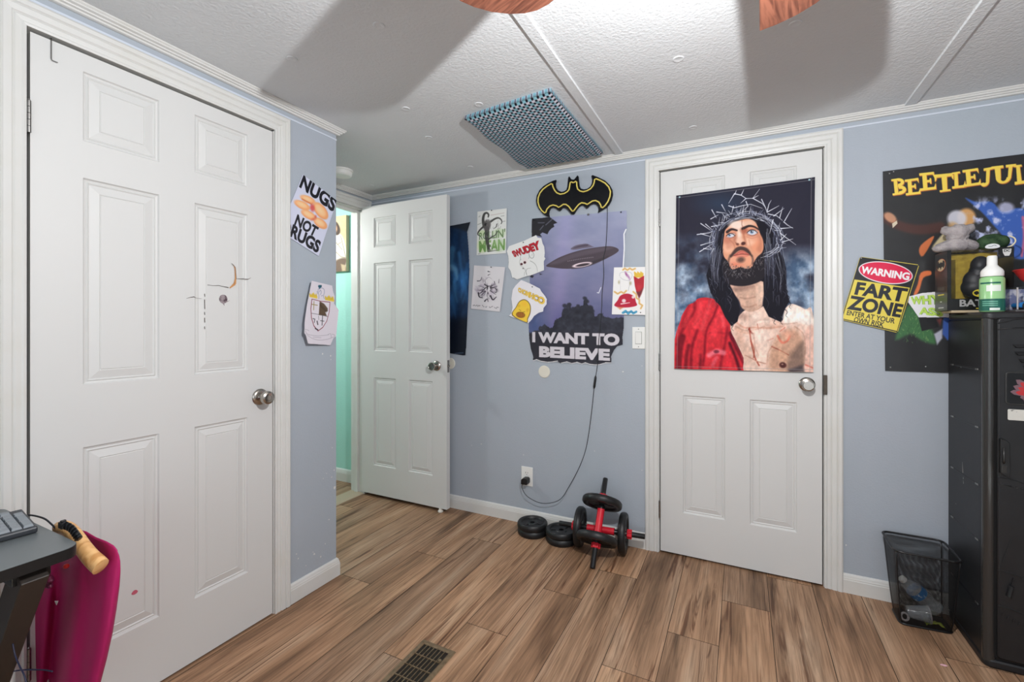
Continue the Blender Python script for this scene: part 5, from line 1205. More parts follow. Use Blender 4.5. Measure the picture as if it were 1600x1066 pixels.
# ---------------------------------------------------------------- painted portrait cloth on the closed door
def portrait():
    T1, T2 = (1050, 270, 6.661), (1020, 390, 5.33)
    A = Art('y', YB - .011, [(1056.8, 306), (1273.2, 277.2), (1270.5, 581.6), (1053.8, 576)], 1.9, (39, 38, 52), 1.12)
    U, V = A.U, A.V
    A.vw(*T1)
    n1 = fbm(U, V, .030, 3, 5); n2 = fbm(U, V, .075, 9, 4)
    sl = np.clip((1135 - U) / 40, 0, 1) * np.clip((V - 362) / 40, 0, 1); sr = np.clip((U - 1200) / 40, 0, 1) * np.clip((V - 380) / 35, 0, 1)
    sm = np.clip(sl + sr, 0, 1) * np.clip((n1 - .26) * 3.4, 0, 1); c = np.array([66, 88, 116.]) + (np.array([168, 186, 206.]) - np.array([66, 88, 116.])) * np.clip((n2 - .3) * 2, 0, 1)[..., None]
    A.C = A.C * (1 - sm[..., None]) + c * sm[..., None]
    tl = np.clip(1 - np.hypot((U - 1125) / 55, (V - 318) / 26), 0, 1) * .55; A.C = A.C * (1 - tl[..., None]) + np.array([44, 66, 92.]) * tl[..., None]
    A.vw(*T2); dk = (20, 19, 29)
    # robe
    A.poly([(178, 1000), (188, 730), (232, 590), (245, 545), (300, 462), (350, 442), (372, 412), (440, 400), (520, 418), (560, 460), (605, 540), (655, 620), (645, 735), (690, 790), (755, 900), (805, 1045), (640, 1050)], (202, 44, 54), smooth=4)
    for p, wd, col, a in [([(352, 446), (340, 520), (285, 600), (235, 700), (205, 790)], 26, (126, 18, 32), .85), ([(540, 470), (505, 560), (462, 640), (440, 720), (432, 850), (420, 960)], 16, (120, 14, 30), .95), ([(622, 650), (606, 760), (580, 880), (555, 1020)], 22, (128, 18, 34), .8),
                          ([(372, 676), (338, 770), (322, 860), (322, 990)], 24, (116, 14, 30), .8), ([(300, 470), (262, 560), (240, 640)], 18, (150, 26, 40), .7), ([(650, 700), (700, 820), (760, 930), (800, 1030)], 40, (104, 12, 30), .9), ([(640, 780), (690, 900), (730, 1030)], 24, (72, 8, 24), .9),
                          ([(250, 730), (225, 840), (215, 990)], 50, (92, 12, 26), .8), ([(470, 700), (520, 690), (600, 700)], 14, (150, 24, 40), .6), ([(300, 800), (280, 900), (275, 1000)], 30, (90, 10, 24), .7), ([(400, 880), (395, 990)], 26, (104, 14, 28), .7)]:
        A.line(p, wd, col, a, smooth=4, soft=3.5)
    for p, wd, col, a in [([(395, 450), (392, 540), (350, 640)], 40, (224, 62, 70), .8), ([(470, 470), (440, 560), (410, 660)], 34, (226, 70, 78), .7), ([(560, 520), (530, 620), (500, 720)], 50, (220, 56, 66), .8), ([(580, 560), (590, 640)], 26, (232, 84, 92), .7), ([(470, 880), (530, 850), (590, 860)], 40, (232, 120, 134), .8), ([(500, 960), (530, 900)], 30, (228, 96, 110), .7), ([(600, 1000), (640, 900)], 30, (206, 40, 56), .7), ([(260, 640), (300, 560), (330, 500)], 24, (220, 62, 68), .6)]:
        A.line(p, wd, col, a, smooth=4, soft=4)
    A.ell(530, 850, 22, 14, (90, 30, 44), 0, .8, 2)
    # chest and shoulder
    A.poly([(648, 620), (700, 575), (770, 505), (860, 505), (940, 470), (1010, 560), (1080, 590), (1100, 500), (1150, 455), (1215, 472), (1270, 500), (1330, 525), (1345, 1040), (806, 1045), (755, 900), (690, 760), (655, 690)], (228, 196, 180), smooth=4)
    A.poly([(1130, 470), (1215, 478), (1320, 530), (1325, 640), (1200, 600), (1090, 620)], (240, 226, 216), .9, 6, 4)
    A.poly([(990, 800), (1060, 700), (1180, 660), (1250, 740), (1262, 860), (1240, 1000), (1000, 1020), (960, 920)], (184, 138, 112), .75, 9, 4)
    A.poly([(1150, 870), (1250, 770), (1262, 900), (1235, 1010), (1120, 1010)], (112, 92, 84), .75, 8, 4)
    A.poly([(1262, 700), (1335, 640), (1340, 1030), (1262, 1000), (1275, 860)], (226, 182, 166), .9, 3, 4)
    A.poly([(640, 300), (700, 285), (900, 250), (935, 300), (915, 420), (905, 480), (820, 520), (745, 490), (715, 420), (660, 350)], (202, 164, 144), 1, 2, 4)
    A.poly([(650, 330), (720, 300), (840, 300), (800, 330), (700, 350)], (120, 92, 84), .6, 5, 4); A.poly([(870, 300), (925, 290), (905, 450), (860, 440)], (226, 192, 172), .8, 4, 4)
    for p, wd, col, a in [([(730, 400), (780, 410), (850, 395)], 14, (150, 112, 98), .5), ([(740, 470), (800, 480), (860, 460)], 14, (160, 118, 100), .5), ([(700, 610), (760, 650), (840, 650), (960, 655), (1080, 640)], 16, (188, 130, 108), .55), ([(860, 620), (900, 600), (960, 600)], 16, (244, 220, 206), .7), ([(690, 660), (760, 690), (840, 690)], 24, (214, 170, 148), .7),
                          ([(805, 655), (812, 720), (822, 790), (838, 850), (850, 900), (885, 965)], 11, (152, 62, 46), .9), ([(800, 665), (820, 690), (830, 700)], 13, (120, 40, 34), .9), ([(815, 760), (845, 830), (838, 900)], 8, (168, 80, 60), .8), ([(770, 880), (830, 910), (880, 935), (940, 950)], 7, (150, 84, 66), .7), ([(990, 808), (1050, 835), (1130, 878)], 7, (140, 62, 48), .9), ([(1040, 720), (1075, 775), (1120, 760), (1140, 720)], 18, (206, 108, 88), .75), ([(1100, 650), (1060, 680)], 9, (190, 96, 80), .7), ([(870, 620), (880, 670)], 6, (170, 84, 66), .7), ([(950, 760), (1000, 740)], 10, (206, 130, 110), .6), ([(1270, 960), (1330, 985)], 12, (196, 96, 84), .7)]:
        A.line(p, wd, col, a, smooth=3, soft=1.6)
    A.poly([(900, 850), (940, 950), (900, 930), (860, 930)], (240, 214, 196), .7, 3)
    A.ell(1082, 962, 30, 24, (70, 34, 34), 10, .95, 2); A.ell(1078, 955, 9, 7, (176, 130, 120), 0, .9, 1); A.poly([(1130, 1000), (1250, 960), (1260, 1020), (1140, 1025)], (54, 50, 58), .75, 5)
    for cx, cy, rx, ry, col, a, rot in [(760, 560, 60, 26, (150, 112, 98), .5, 10), (860, 560, 40, 22, (246, 226, 212), .7, -10), (720, 720, 34, 90, (206, 160, 138), .6, -8), (900, 720, 80, 60, (240, 214, 200), .7, 10), (780, 860, 40, 90, (206, 166, 144), .5, -10), (930, 840, 40, 70, (238, 212, 196), .6, 0), (1180, 560, 110, 40, (250, 240, 232), .7, 12), (1120, 700, 60, 30, (222, 160, 136), .6, 20), (1060, 880, 60, 40, (206, 160, 132), .6, 0), (1010, 640, 70, 16, (202, 152, 132), .6, -4)]: A.ell(cx, cy, rx, ry, col, rot, a, 6)
    for p, wd in [([(690, 640), (760, 672), (850, 668), (930, 640)], 9), ([(1000, 590), (1090, 620), (1200, 610)], 7), ([(1000, 800), (960, 860), (950, 960)], 8), ([(840, 700), (850, 800), (880, 880)], 6), ([(1180, 640), (1250, 700), (1270, 800), (1262, 900)], 8)]: A.line(p, wd, (166, 112, 92), .5, 4, 4, 2)
    fg = V > 440; g2 = 1 + .34 * (fbm(U * 1.0, V * .8, .22, 41, 4) - .5); A.C = A.C * np.where(fg, g2, 1)[..., None]
    # hair mass
    A.poly([(508, -30), (488, 60), (466, 140), (446, 215), (462, 290), (482, 360), (520, 430), (560, 470), (600, 560), (655, 640), (706, 600), (728, 500), (706, 420), (660, 330), (640, 290), (700, 270), (880, 255), (920, 270), (925, 400), (918, 470), (965, 560), (1066, 606), (1078, 560), (1100, 490), (1140, 430), (1118, 360), (1112, 260), (1112, 180), (1095, 90), (1060, 10), (1000, -140), (900, -260), (760, -300), (640, -240), (560, -140)], dk, 1, 1.2)
    A.vw(*T1)
    # face
    A.poly([(553, 600), (590, 560), (640, 522), (720, 492), (800, 482), (862, 512), (895, 570), (918, 640), (945, 700), (952, 780), (934, 838), (886, 890), (850, 960), (790, 1010), (700, 1020), (620, 1000), (585, 930), (545, 880), (530, 820), (533, 740), (543, 660)], (216, 152, 122), 1, 1, 4)
    for cx, cy, rx, ry, col, a in [(680, 545, 85, 45, (236, 214, 200), .95), (800, 525, 60, 30, (226, 190, 168), .8), (585, 780, 50, 60, (232, 176, 148), .9), (575, 700, 40, 40, (186, 112, 92), .6), (880, 760, 55, 70, (226, 150, 116), .85), (800, 720, 60, 40, (236, 188, 160), .8), (850, 690, 50, 22, (220, 156, 128), .7), (700, 640, 22, 60, (240, 218, 202), .9), (750, 600, 36, 34, (150, 78, 60), .8), (655, 690, 18, 46, (158, 96, 78), .6), (640, 910, 50, 50, (226, 158, 130), .8), (800, 910, 42, 46, (228, 160, 128), .8), (660, 960, 60, 24, (214, 120, 96), .7)]:
        A.ell(cx, cy, rx, ry, col, 0, a, 5)
    A.line([(728, 500), (726, 540), (738, 570)], 8, (150, 84, 70), .7, soft=1.2); A.line([(575, 618), (620, 590), (675, 602)], 30, (46, 34, 36), .95, 18, 4, 1.2); A.line([(735, 585), (800, 556), (860, 566), (905, 596)], 28, (42, 32, 34), .95, 14, 4, 1.2)
    # eyes looking up
    for ex, ey, rx, ry, ix, iy, rot in [(612, 655, 44, 20, 598, 648, -14), (836, 624, 54, 26, 830, 615, -4)]:
        A.ell(ex, ey, rx * 1.18, ry * 1.5, (166, 104, 88), rot, .7, 2.2); A.ell(ex, ey, rx, ry, (206, 206, 214), rot, 1, 1.0); A.ell(ix, iy, ry * .82, ry * .86, (124, 146, 172), 0, 1, .8); A.ell(ix, iy, ry * .36, ry * .4, (28, 28, 36), 0, 1, .6); A.ell(ix + 7, iy - 5, 5, 5, (240, 244, 248), 0, .9, .6)
        A.line([(ex - rx, ey + 2), (ex - rx * .4, ey - ry * .95), (ex + rx * .4, ey - ry * .9), (ex + rx, ey + 3)], 9, (52, 34, 34), .9, smooth=4); A.line([(ex - rx, ey + 6), (ex, ey + ry * 1.2), (ex + rx, ey + 6)], 5, (140, 80, 70), .7, smooth=4)
    A.line([(775, 668), (830, 684), (890, 668)], 8, (196, 128, 108), .7, smooth=4)
    # nose, moustache, mouth
    A.ell(702, 712, 34, 34, (232, 188, 164), 0, .9, 4); A.line([(742, 600), (748, 660), (765, 720), (768, 750)], 18, (170, 100, 78), .7, smooth=4, soft=3); A.ell(742, 738, 24, 18, (74, 38, 36), -20, .95, 1.6); A.ell(682, 745, 16, 11, (98, 54, 46), 10, .9, 1.4); A.line([(665, 725), (672, 752), (690, 758)], 7, (130, 76, 62), .8, smooth=3)
    A.poly([(604, 866), (640, 812), (668, 782), (716, 768), (776, 784), (812, 820), (836, 874), (808, 858), (764, 824), (720, 808), (680, 824), (640, 862), (612, 884)], (58, 42, 42), .92, 2.2, 4)
    A.line([(606, 862), (590, 910), (586, 960)], 16, (58, 44, 44), .7, 20, 3, 3); A.line([(832, 866), (842, 910), (838, 950)], 16, (54, 42, 44), .7, 20, 3, 3)
    A.poly([(634, 868), (676, 834), (706, 816), (742, 812), (780, 836), (806, 858), (750, 852), (700, 856)], (186, 96, 84), 1, 1, 4); A.poly([(650, 872), (700, 858), (760, 856), (800, 862), (770, 880), (700, 886)], (214, 130, 110), .95, 1.2, 4); A.line([(634, 868), (700, 853), (750, 851), (806, 859)], 5, (92, 38, 38), .9, smooth=4); A.line([(690, 845), (730, 828), (760, 838)], 8, (210, 128, 112), .8, smooth=3)
    A.ell(716, 908, 40, 28, (78, 58, 54), -8, .85, 4)
    A.poly([(560, 720), (600, 700), (640, 720), (620, 780), (570, 790)], (190, 122, 100), .5, 5, 4); A.poly([(880, 640), (930, 660), (945, 760), (925, 830), (880, 800), (905, 720)], (184, 116, 90), .65, 5, 4); A.line([(600, 700), (640, 740), (655, 790)], 9, (170, 104, 84), .6, 4, 4, 2); A.line([(800, 700), (815, 760), (830, 800)], 10, (206, 140, 110), .6, 5, 4, 2)
    # beard
    A.poly([(520, 950), (545, 900), (585, 935), (600, 985), (625, 1010), (660, 1000), (715, 985), (770, 1000), (830, 985), (850, 940), (885, 880), (935, 835), (958, 800), (975, 870), (985, 980), (965, 1080), (900, 1140), (760, 1180), (620, 1170), (540, 1110)], (34, 30, 36), 1, 1.6, 4)
    for i in range(260):
        q = rng.random(); x = 530 + 440 * q; y = 965 + 75 * math.sin(PI * q) + rng.uniform(-70, 60) - (90 if x > 830 else 0) * rng.random()
        l = rng.uniform(10, 26); an = rng.uniform(.6, 2.4); A.line([(x, y), (x + l * math.cos(an), y + l * math.sin(an))], 4, rng.choice([(120, 116, 120), (160, 158, 160), (88, 80, 80), (22, 20, 26), (20, 18, 24)]), .75, 2)
    # hair strands
    for i in range(80):
        sd = rng.random() < .45
        x0 = rng.uniform(425, 535) if sd else rng.uniform(960, 1150); y0 = rng.uniform(560, 900); dx = -rng.uniform(10, 60) if sd else rng.uniform(-20, 60)
        A.line([(x0, y0), (x0 + dx * .5, y0 + 90), (x0 + dx, y0 + 210), (x0 + dx * .8, y0 + 330)], rng.uniform(3, 6), rng.choice([(96, 100, 120), (130, 134, 150), (60, 60, 78), (168, 172, 184)]), .6, 2, 4)
    A.vw(*T2)
    for i in range(70):
        sd = rng.random() < .5; x0 = rng.uniform(455, 640) if sd else rng.uniform(930, 1120); y0 = rng.uniform(60, 420); l = rng.uniform(40, 110); dx = rng.uniform(-25, 35)
        A.line([(x0, y0), (x0 + dx, y0 + l * .5), (x0 + dx * .4, y0 + l)], rng.uniform(3, 5), rng.choice([(88, 90, 108), (128, 130, 146), (52, 52, 68)]), .55, 2, 4)
    for x, y in ((1105, 330), (1120, 380), (1130, 430), (1100, 500), (1060, 560), (500, 330), (470, 250), (520, 400), (1000, 560), (650, 610)):
        A.line([(x, y), (x + 18, y + 22), (x + 6, y + 48), (x + 22, y + 66)], 6, dk, .95, 2, 4); A.line([(x + 6, y - 4), (x + 24, y + 18), (x + 12, y + 46)], 3, (120, 124, 140), .6, 1, 4)
    # thorn crown
    A.vw(*T1); lt = [(196, 200, 214), (224, 226, 234), (150, 156, 176), (112, 118, 142)]
    for i in range(90):
        a0 = rng.uniform(150, 385); a1 = a0 + rng.uniform(14, 46); k = rng.uniform(.88, 1.14); pts = []
        for j in range(5):
            q = math.radians(a0 + (a1 - a0) * j / 4); pts.append((775 + 345 * k * math.cos(q) + rng.uniform(-8, 8), 735 + 300 * k * math.sin(q) * (1.0 if math.sin(q) < 0 else .5) + rng.uniform(-10, 10)))
        A.line(pts, rng.uniform(4, 8), rng.choice(lt + [(28, 28, 42), (40, 42, 58)]), .8, 3)
    for i in range(70):
        q = math.radians(rng.uniform(165, 375)); k = rng.uniform(.95, 1.1); x = 775 + 345 * k * math.cos(q); y = 735 + 300 * k * math.sin(q); an = q + rng.uniform(-1.1, 1.1); l = rng.uniform(30, 85)
        A.line([(x, y), (x + l * math.cos(an), y + l * math.sin(an))], 6, rng.choice(lt), .85, 2)
    for p in [[(650, 220), (590, 320)], [(655, 225), (670, 185)], [(650, 220), (720, 235), (770, 270), (840, 268), (912, 172)], [(720, 235), (747, 178)], [(770, 270), (715, 318)], [(840, 268), (900, 238)], [(850, 272), (940, 322), (972, 362)], [(932, 278), (975, 370), (988, 412)], [(990, 402), (1008, 330), (1032, 288)], [(990, 412), (1112, 345)], [(1058, 452), (1165, 372)], [(1120, 470), (1152, 358)], [(1172, 502), (1246, 374)], [(1162, 512), (1200, 545), (1258, 582)], [(1130, 582), (1255, 572)], [(1128, 632), (1190, 680), (1288, 752)], [(1150, 722), (1258, 690)], [(1130, 702), (1190, 640)], [(518, 334), (557, 404)], [(590, 345), (650, 366), (740, 342), (820, 330), (940, 372)], [(415, 388), (462, 472)], [(465, 410), (560, 422)], [(404, 482), (482, 440)], [(300, 530), (404, 602)], [(350, 536), (415, 592)], [(262, 645), (390, 626), (422, 610)], [(300, 636), (400, 666)], [(300, 756), (420, 720)], [(288, 824), (422, 740)], [(330, 790), (404, 800)], [(410, 562), (524, 540)], [(1052, 490), (1015, 636)], [(770, 300), (790, 350), (740, 400)], [(640, 350), (620, 430)], [(1000, 430), (1090, 450), (1150, 500)]]:
        A.line(p, 9, (222, 224, 234), .95, 3)
    # stitched hem, soft hanging folds
    w = .022
    hem = (np.abs(A.s - w) < .0022) | (np.abs(A.s - 1 + w) < .0022) | (np.abs(A.t - w * .6) < .0014) | (np.abs(A.t - 1 + w * .6) < .0014); A.C[hem] = A.C[hem] * .55 + np.array([150, 148, 150.]) * .45
    off = .0025 + .0035 * np.sin(A.s * 9) ** 2 * (A.t ** .7) + .004 * np.exp(-((A.s - 1 + .55 * A.t) / .03) ** 2) * np.exp(-A.t / .35) + .003 * np.exp(-((A.s - .42 * A.t) / .03) ** 2) * np.exp(-A.t / .35) + .003 * A.t ** 3
    r = thing('portrait_cloth', 'cloth wall hanging with a painted bearded man in a thorn crown on the closed door', 'wall hanging', tuple(on_y(1163, 440, YB - .01)))
    local(A.build('printed_cloth', M_CLOTHP, off=off), r); pm = mat('pale_blue_pin', (170, 206, 214), .4)
    for u, v in ((1264.5, 281.5), (1062, 308.5)): pin(r, u, v, pos=YB - .0145, m=pm)
portrait()

# ---------------------------------------------------------------- saucer poster
def saucer():
    A = Art('y', YB - .0035, [(829, 342.0), (981, 328.6), (978, 576), (824, 570)], 2.2, (140, 144, 170), 1.18); U, V = A.U, A.V
    k = np.clip((V - 335) / 200, 0, 1)[..., None]; g = np.array([152, 156, 182.]) * (1 - k) + np.array([84, 84, 122.]) * k
    bl = np.clip(1 - np.abs(U - 835) / 26, 0, 1)[..., None] * np.clip((V - 430) / 70, 0, 1)[..., None]; g = g * (1 - .7 * bl) + np.array([56, 76, 122.]) * .7 * bl
    n = (fbm(U * .55, V, .05, 2) - .5)[..., None]; A.C = g + n * np.array([34, 28, 22.]) + 14 * np.exp(-((U - 885 + (V - 340) * .1) / 14) ** 2)[..., None] * np.array([1, .6, 1.1])
    A.vw(820, 320, 7.612)
    bk = (34, 33, 38); A.poly([(78, 210), (90, 160), (210, 158), (262, 138), (300, 150), (332, 172), (388, 215), (342, 232), (352, 262), (318, 282), (290, 312), (270, 352), (210, 330), (182, 352), (207, 386), (130, 362), (78, 420)], bk)
    for p in [[(250, 240), (330, 170)], [(180, 300), (220, 250)], [(160, 215), (230, 215)]]: A.line(p, 12, (120, 122, 140), .55)
    A.poly([(70, 830), (110, 850), (90, 872), (66, 860)], bk, .9); A.poly([(175, 815), (210, 828), (180, 835)], bk, .9)
    A.poly([(545, 527), (600, 486), (680, 468), (742, 464), (800, 492), (820, 502), (690, 520), (600, 535)], (104, 96, 112), smooth=3); A.poly([(575, 520), (625, 494), (700, 476), (750, 474), (745, 492), (660, 505)], (74, 64, 78), .9, 1.4, 3)
    A.poly([(256, 722), (300, 690), (400, 632), (540, 577), (700, 532), (860, 506), (1000, 494), (1080, 508), (1119, 540), (1082, 580), (980, 636), (860, 690), (740, 735), (600, 759), (450, 761), (320, 746), (266, 737)], (70, 60, 68), smooth=4)
    A.poly([(300, 700), (540, 590), (860, 515), (1060, 510), (900, 560), (600, 630), (400, 700)], (92, 82, 92), .7, 3, 4); A.poly([(560, 755), (760, 690), (1000, 610), (860, 690), (740, 733), (640, 755)], (52, 44, 50), .8, 3, 4)
    for i in range(15): A.ell(515 + 21 * i, 672 - 4.4 * i + .08 * i * i, 5, 6, (150, 140, 150), 0, .8)
    A.ell(682, 714, 118, 27, (226, 206, 212), -10, 1, .8); A.ell(690, 716, 84, 16, (60, 50, 56), -10, 1, .8)
    A.line([(905, 985), (880, 1050), (862, 1045)], 10, (226, 226, 232), .9)
    A.vw(820, 440, 7.612)
    f = fbm(U, V, .16, 21, 4); tr = np.zeros_like(U); X = (U - 820) * 7.612; Y = (V - 440) * 7.612
    top = np.interp(X, [40, 150, 250, 330, 360, 430, 470, 500, 545, 560, 620, 690, 700, 720, 750, 760, 810, 830, 900, 980, 1060, 1180], [610, 570, 520, 510, 440, 400, 300, 300, 270, 320, 290, 280, 200, 190, 240, 280, 330, 380, 370, 420, 440, 420])
    a = np.clip((Y - top + (f - .5) * 130) / 14, 0, 1)[..., None]; tcol = np.array([40, 41, 52.]) + (f - .5)[..., None] * np.array([46, 46, 50.]); A.C = A.C * (1 - a) + tcol * a
    for x, y, r in ((478, 290, 30), (530, 275, 26), (715, 200, 26), (735, 235, 30), (635, 290, 22), (780, 310, 34), (800, 350, 30), (580, 330, 34), (490, 350, 40), (700, 330, 50)): A.ell(x, y, r, r * .8, (36, 37, 48), 20, .9, 2)
    b = np.clip((Y - 590 + (X - 600) * .01) / 40, 0, 1)[..., None]; A.C = A.C * (1 - b) + np.array([38, 37, 46.]) * b
    lt = (204, 199, 205); A.text('I WANT TO', [(88, 598), (1128, 620), (1128, 768), (88, 724)], lt, .06); A.text('BELIEVE', [(170, 768), (1013, 803), (1013, 945), (170, 900)], lt, .06)
    TB = [(96, 950), (140, 934), (200, 955), (280, 966), (340, 960), (392, 950), (440, 976), (500, 961), (560, 981), (620, 966), (680, 986), (720, 971), (780, 991), (850, 997), (900, 992), (960, 972), (1032, 972)]
    for a0, b0 in zip(TB, TB[1:]):
        if rng.random() < .75: A.line([(a0[0], a0[1] - 5), (b0[0], b0[1] - 5)], 12, (232, 230, 230), .95, 8)
    A.vw(820, 320, 7.612); A.line([(1172, 745), (1186, 520), (1182, 350), (1206, 295)], 16, (232, 232, 234), 1)
    c2 = lambda p: (p[0], p[1] + 120 * 7.612)
    A.outline([(82, 165), (80, 400), (66, 700), (52, 1000)] + [c2(p) for p in [(46, 560), (52, 680), (70, 800), (100, 900)] + TB + [(1030, 890), (1062, 820), (1100, 772), (1166, 752), (1166, 650), (1182, 540), (1184, 380)]] + [(1184, 740), (1196, 520), (1196, 380), (1216, 290), (1214, 68)])
    off = .0012 * np.sin(A.s * 5) ** 2 + .010 * np.clip((A.t - .93) / .07, 0, 1) ** 2 * (.5 + .5 * np.sin(A.s * 22)) + .004 * np.exp(-((A.s - 1) / .05) ** 2) * (A.t > .12)
    r = thing('saucer_poster', 'torn poster of a flying saucer over dark trees reading I WANT TO BELIEVE', 'poster', tuple(on_y(900, 450, YB)))
    local(A.build('poster_sheet', M_GLOSSY, off=off), r); pin(r, 970.5, 331.8); pin(r, 834, 344)
saucer()

# ---------------------------------------------------------------- small sheets on the back wall
def small(name, label, A, mtl, pins=(), off=None, pos=YB - .004, plane='y'):
    c = ((A.U.min() + A.U.max()) / 2, (A.V.min() + A.V.max()) / 2)
    r = thing(name, label, 'drawing' if 'drawing' in name else 'poster' if 'poster' in name else 'sign' if 'sign' in name else 'print', tuple(on_y(*c, pos) if plane == 'y' else on_x(*c, pos)))
    local(A.build('sheet', mtl, off=off), r)
    for p in pins: pin(r, *p, pos=pos - .001 if plane == 'y' else pos + .001, plane=plane, r=.0035)
    return r
# tentacle print
A = Art('y', YB - .004, [(735 + 138 / 12.54, 320 + 135 / 12.54), (735 + 711 / 12.54, 320 + 70 / 12.54), (735 + 696 / 12.54, 320 + 950 / 12.54), (735 + 121 / 12.54, 320 + 990 / 12.54)], 3.2, (216, 217, 214)).vw(735, 320, 12.54)
A.ell(240, 560, 90, 60, (196, 216, 160), 0, .7, 3); A.ell(230, 800, 90, 130, (196, 220, 150), 0, .7, 4); A.ell(560, 560, 130, 90, (190, 210, 170), -8, .7, 4); A.ell(560, 800, 140, 120, (176, 196, 160), -8, .7, 4)
A.text("ROLLIN'", [(172, 545), (684, 465), (684, 640), (172, 690)], (104, 132, 88), .02); A.text('MEAN', [(168, 712), (678, 664), (672, 892), (172, 938)], (106, 146, 78), .035)
for i in range(9): A.ell(230 + i * 50, 700 + 22 * (i % 3), 16, 50, (210, 222, 190), 10, .35, 3)
dkk = (52, 52, 50)
for p, w0, w1 in [([(348, 240), (356, 195), (322, 160), (276, 180), (252, 250), (250, 330), (268, 420)], 26, 60), ([(400, 330), (470, 282), (540, 258), (592, 282), (618, 335), (600, 375)], 40, 14), ([(270, 420), (200, 480), (152, 545), (150, 590), (182, 604)], 40, 14), ([(330, 470), (318, 600), (330, 720), (352, 830), (362, 895)], 90, 46), ([(345, 690), (420, 630), (480, 600), (530, 520)], 30, 14), ([(520, 380), (500, 440), (450, 470)], 20, 8)]:
    A.line(p, w0, dkk, .9, w1, 5)
A.ell(325, 400, 72, 110, (84, 80, 80), 10, .95, 2); A.ell(296, 385, 20, 30, (16, 16, 16), 20, 1, 1); A.line([(350, 915), (430, 905), (530, 890)], 26, (40, 40, 38), .9, 10); A.ell(440, 890, 90, 18, (196, 200, 190), -6, .7, 2)
for i in range(60):
    x, y = rng.uniform(270, 420), rng.uniform(280, 880); A.line([(x, y), (x + rng.uniform(-26, 26), y + rng.uniform(14, 44))], 5, rng.choice([(190, 186, 184), (140, 140, 136), (30, 30, 30), (24, 24, 24)]), .6, 2)
for i in range(26):
    x, y = rng.uniform(420, 600), rng.uniform(300, 560); A.line([(x, y), (x - rng.uniform(10, 30), y + rng.uniform(20, 60))], 5, rng.choice([(120, 120, 112), (70, 70, 66), (176, 178, 168)]), .6, 2)
for p in [[(400, 205), (520, 185), (660, 160)], [(600, 225), (660, 215)], [(165, 240), (190, 220)], [(145, 390), (215, 360)], [(640, 330), (680, 320)], [(150, 965), (190, 958)]]: A.line(p, 12, (170, 150, 146) if p[0][0] == 400 else (110, 112, 108), .6)
small('tentacle_print', 'white print of a dark tentacled creature with green lettering ROLLIN MEAN', A, M_PAPER, [(768.3, 329)])
# ink print
A = Art('y', YB - .004, [(735 + 86 / 13.32, 410 + 66 / 13.32), (735 + 724 / 13.32, 410 + 100 / 13.32), (735 + 612 / 13.32, 410 + 1030 / 13.32), (735 + 26 / 13.32, 410 + 966 / 13.32)], 3.0, (212, 208, 211)).vw(735, 410, 13.32)
for i in range(70):
    q, rr = rng.uniform(0, 2 * PI), rng.uniform(.2, 1) ** .6; x, y = 355 + 220 * rr * math.cos(q), 560 + 230 * rr * math.sin(q); A.ell(x, y, rng.uniform(12, 40), rng.uniform(10, 28), rng.choice([(186, 174, 190), (150, 136, 156), (198, 188, 198), (116, 104, 122)]), rng.uniform(0, 180), .4, 3)
for i in range(26):
    q = rng.uniform(0, 2 * PI); x, y = 360 + 60 * math.cos(q), 560 + 60 * math.sin(q); A.line([(x, y), (x + 90 * math.cos(q) + rng.uniform(-30, 30), y + 80 * math.sin(q) + rng.uniform(-30, 30)), (x + 150 * math.cos(q), y + 150 * math.sin(q))], rng.uniform(7, 14), (40, 32, 46), .75, 3, 4)
for p, wd in [([(295, 455), (340, 490), (430, 492), (450, 455)], 22), ([(360, 500), (350, 580), (362, 650)], 34), ([(330, 520), (270, 580), (210, 640)], 20), ([(430, 530), (520, 540), (552, 600), (510, 640)], 24), ([(170, 640), (190, 720), (260, 740)], 34), ([(420, 700), (470, 780), (540, 720)], 36), ([(300, 810), (350, 760), (370, 820)], 28), ([(150, 390), (210, 380), (240, 310)], 18), ([(500, 400), (515, 460)], 16), ([(590, 430), (600, 350)], 12), ([(370, 190), (410, 200)], 22), ([(370, 270), (410, 245)], 16)]:
    A.line(p, wd, (30, 24, 34), .85, wd * .4, 4)
A.ell(385, 385, 66, 70, (216, 212, 214), 0, .9, 3); A.line([(330, 350), (385, 310), (445, 350)], 8, (90, 80, 96), .7, 4, 4); A.ell(352, 600, 26, 34, (206, 196, 204), 0, .8, 2); A.ell(320, 740, 34, 30, (214, 208, 212), 0, .8, 2); A.ell(490, 570, 36, 34, (214, 206, 214), 0, .8, 2)
for x0, x1, y in ((62, 210, 905), (245, 290, 915), (312, 352, 925), (392, 470, 930), (500, 592, 950)):
    pts = []; x = x0
    while x < x1: pts.append((x, y + rng.uniform(-24, 16) + (x - x0) * .05)); x += 11
    A.line(pts, 7, (52, 50, 56), .85)
small('ink_print', 'white print of a purple and black ink drawing with handwriting below it', A, M_PAPER, [(767.6, 417.6)], off=.006 * np.exp(-A.s / .12) + .001)
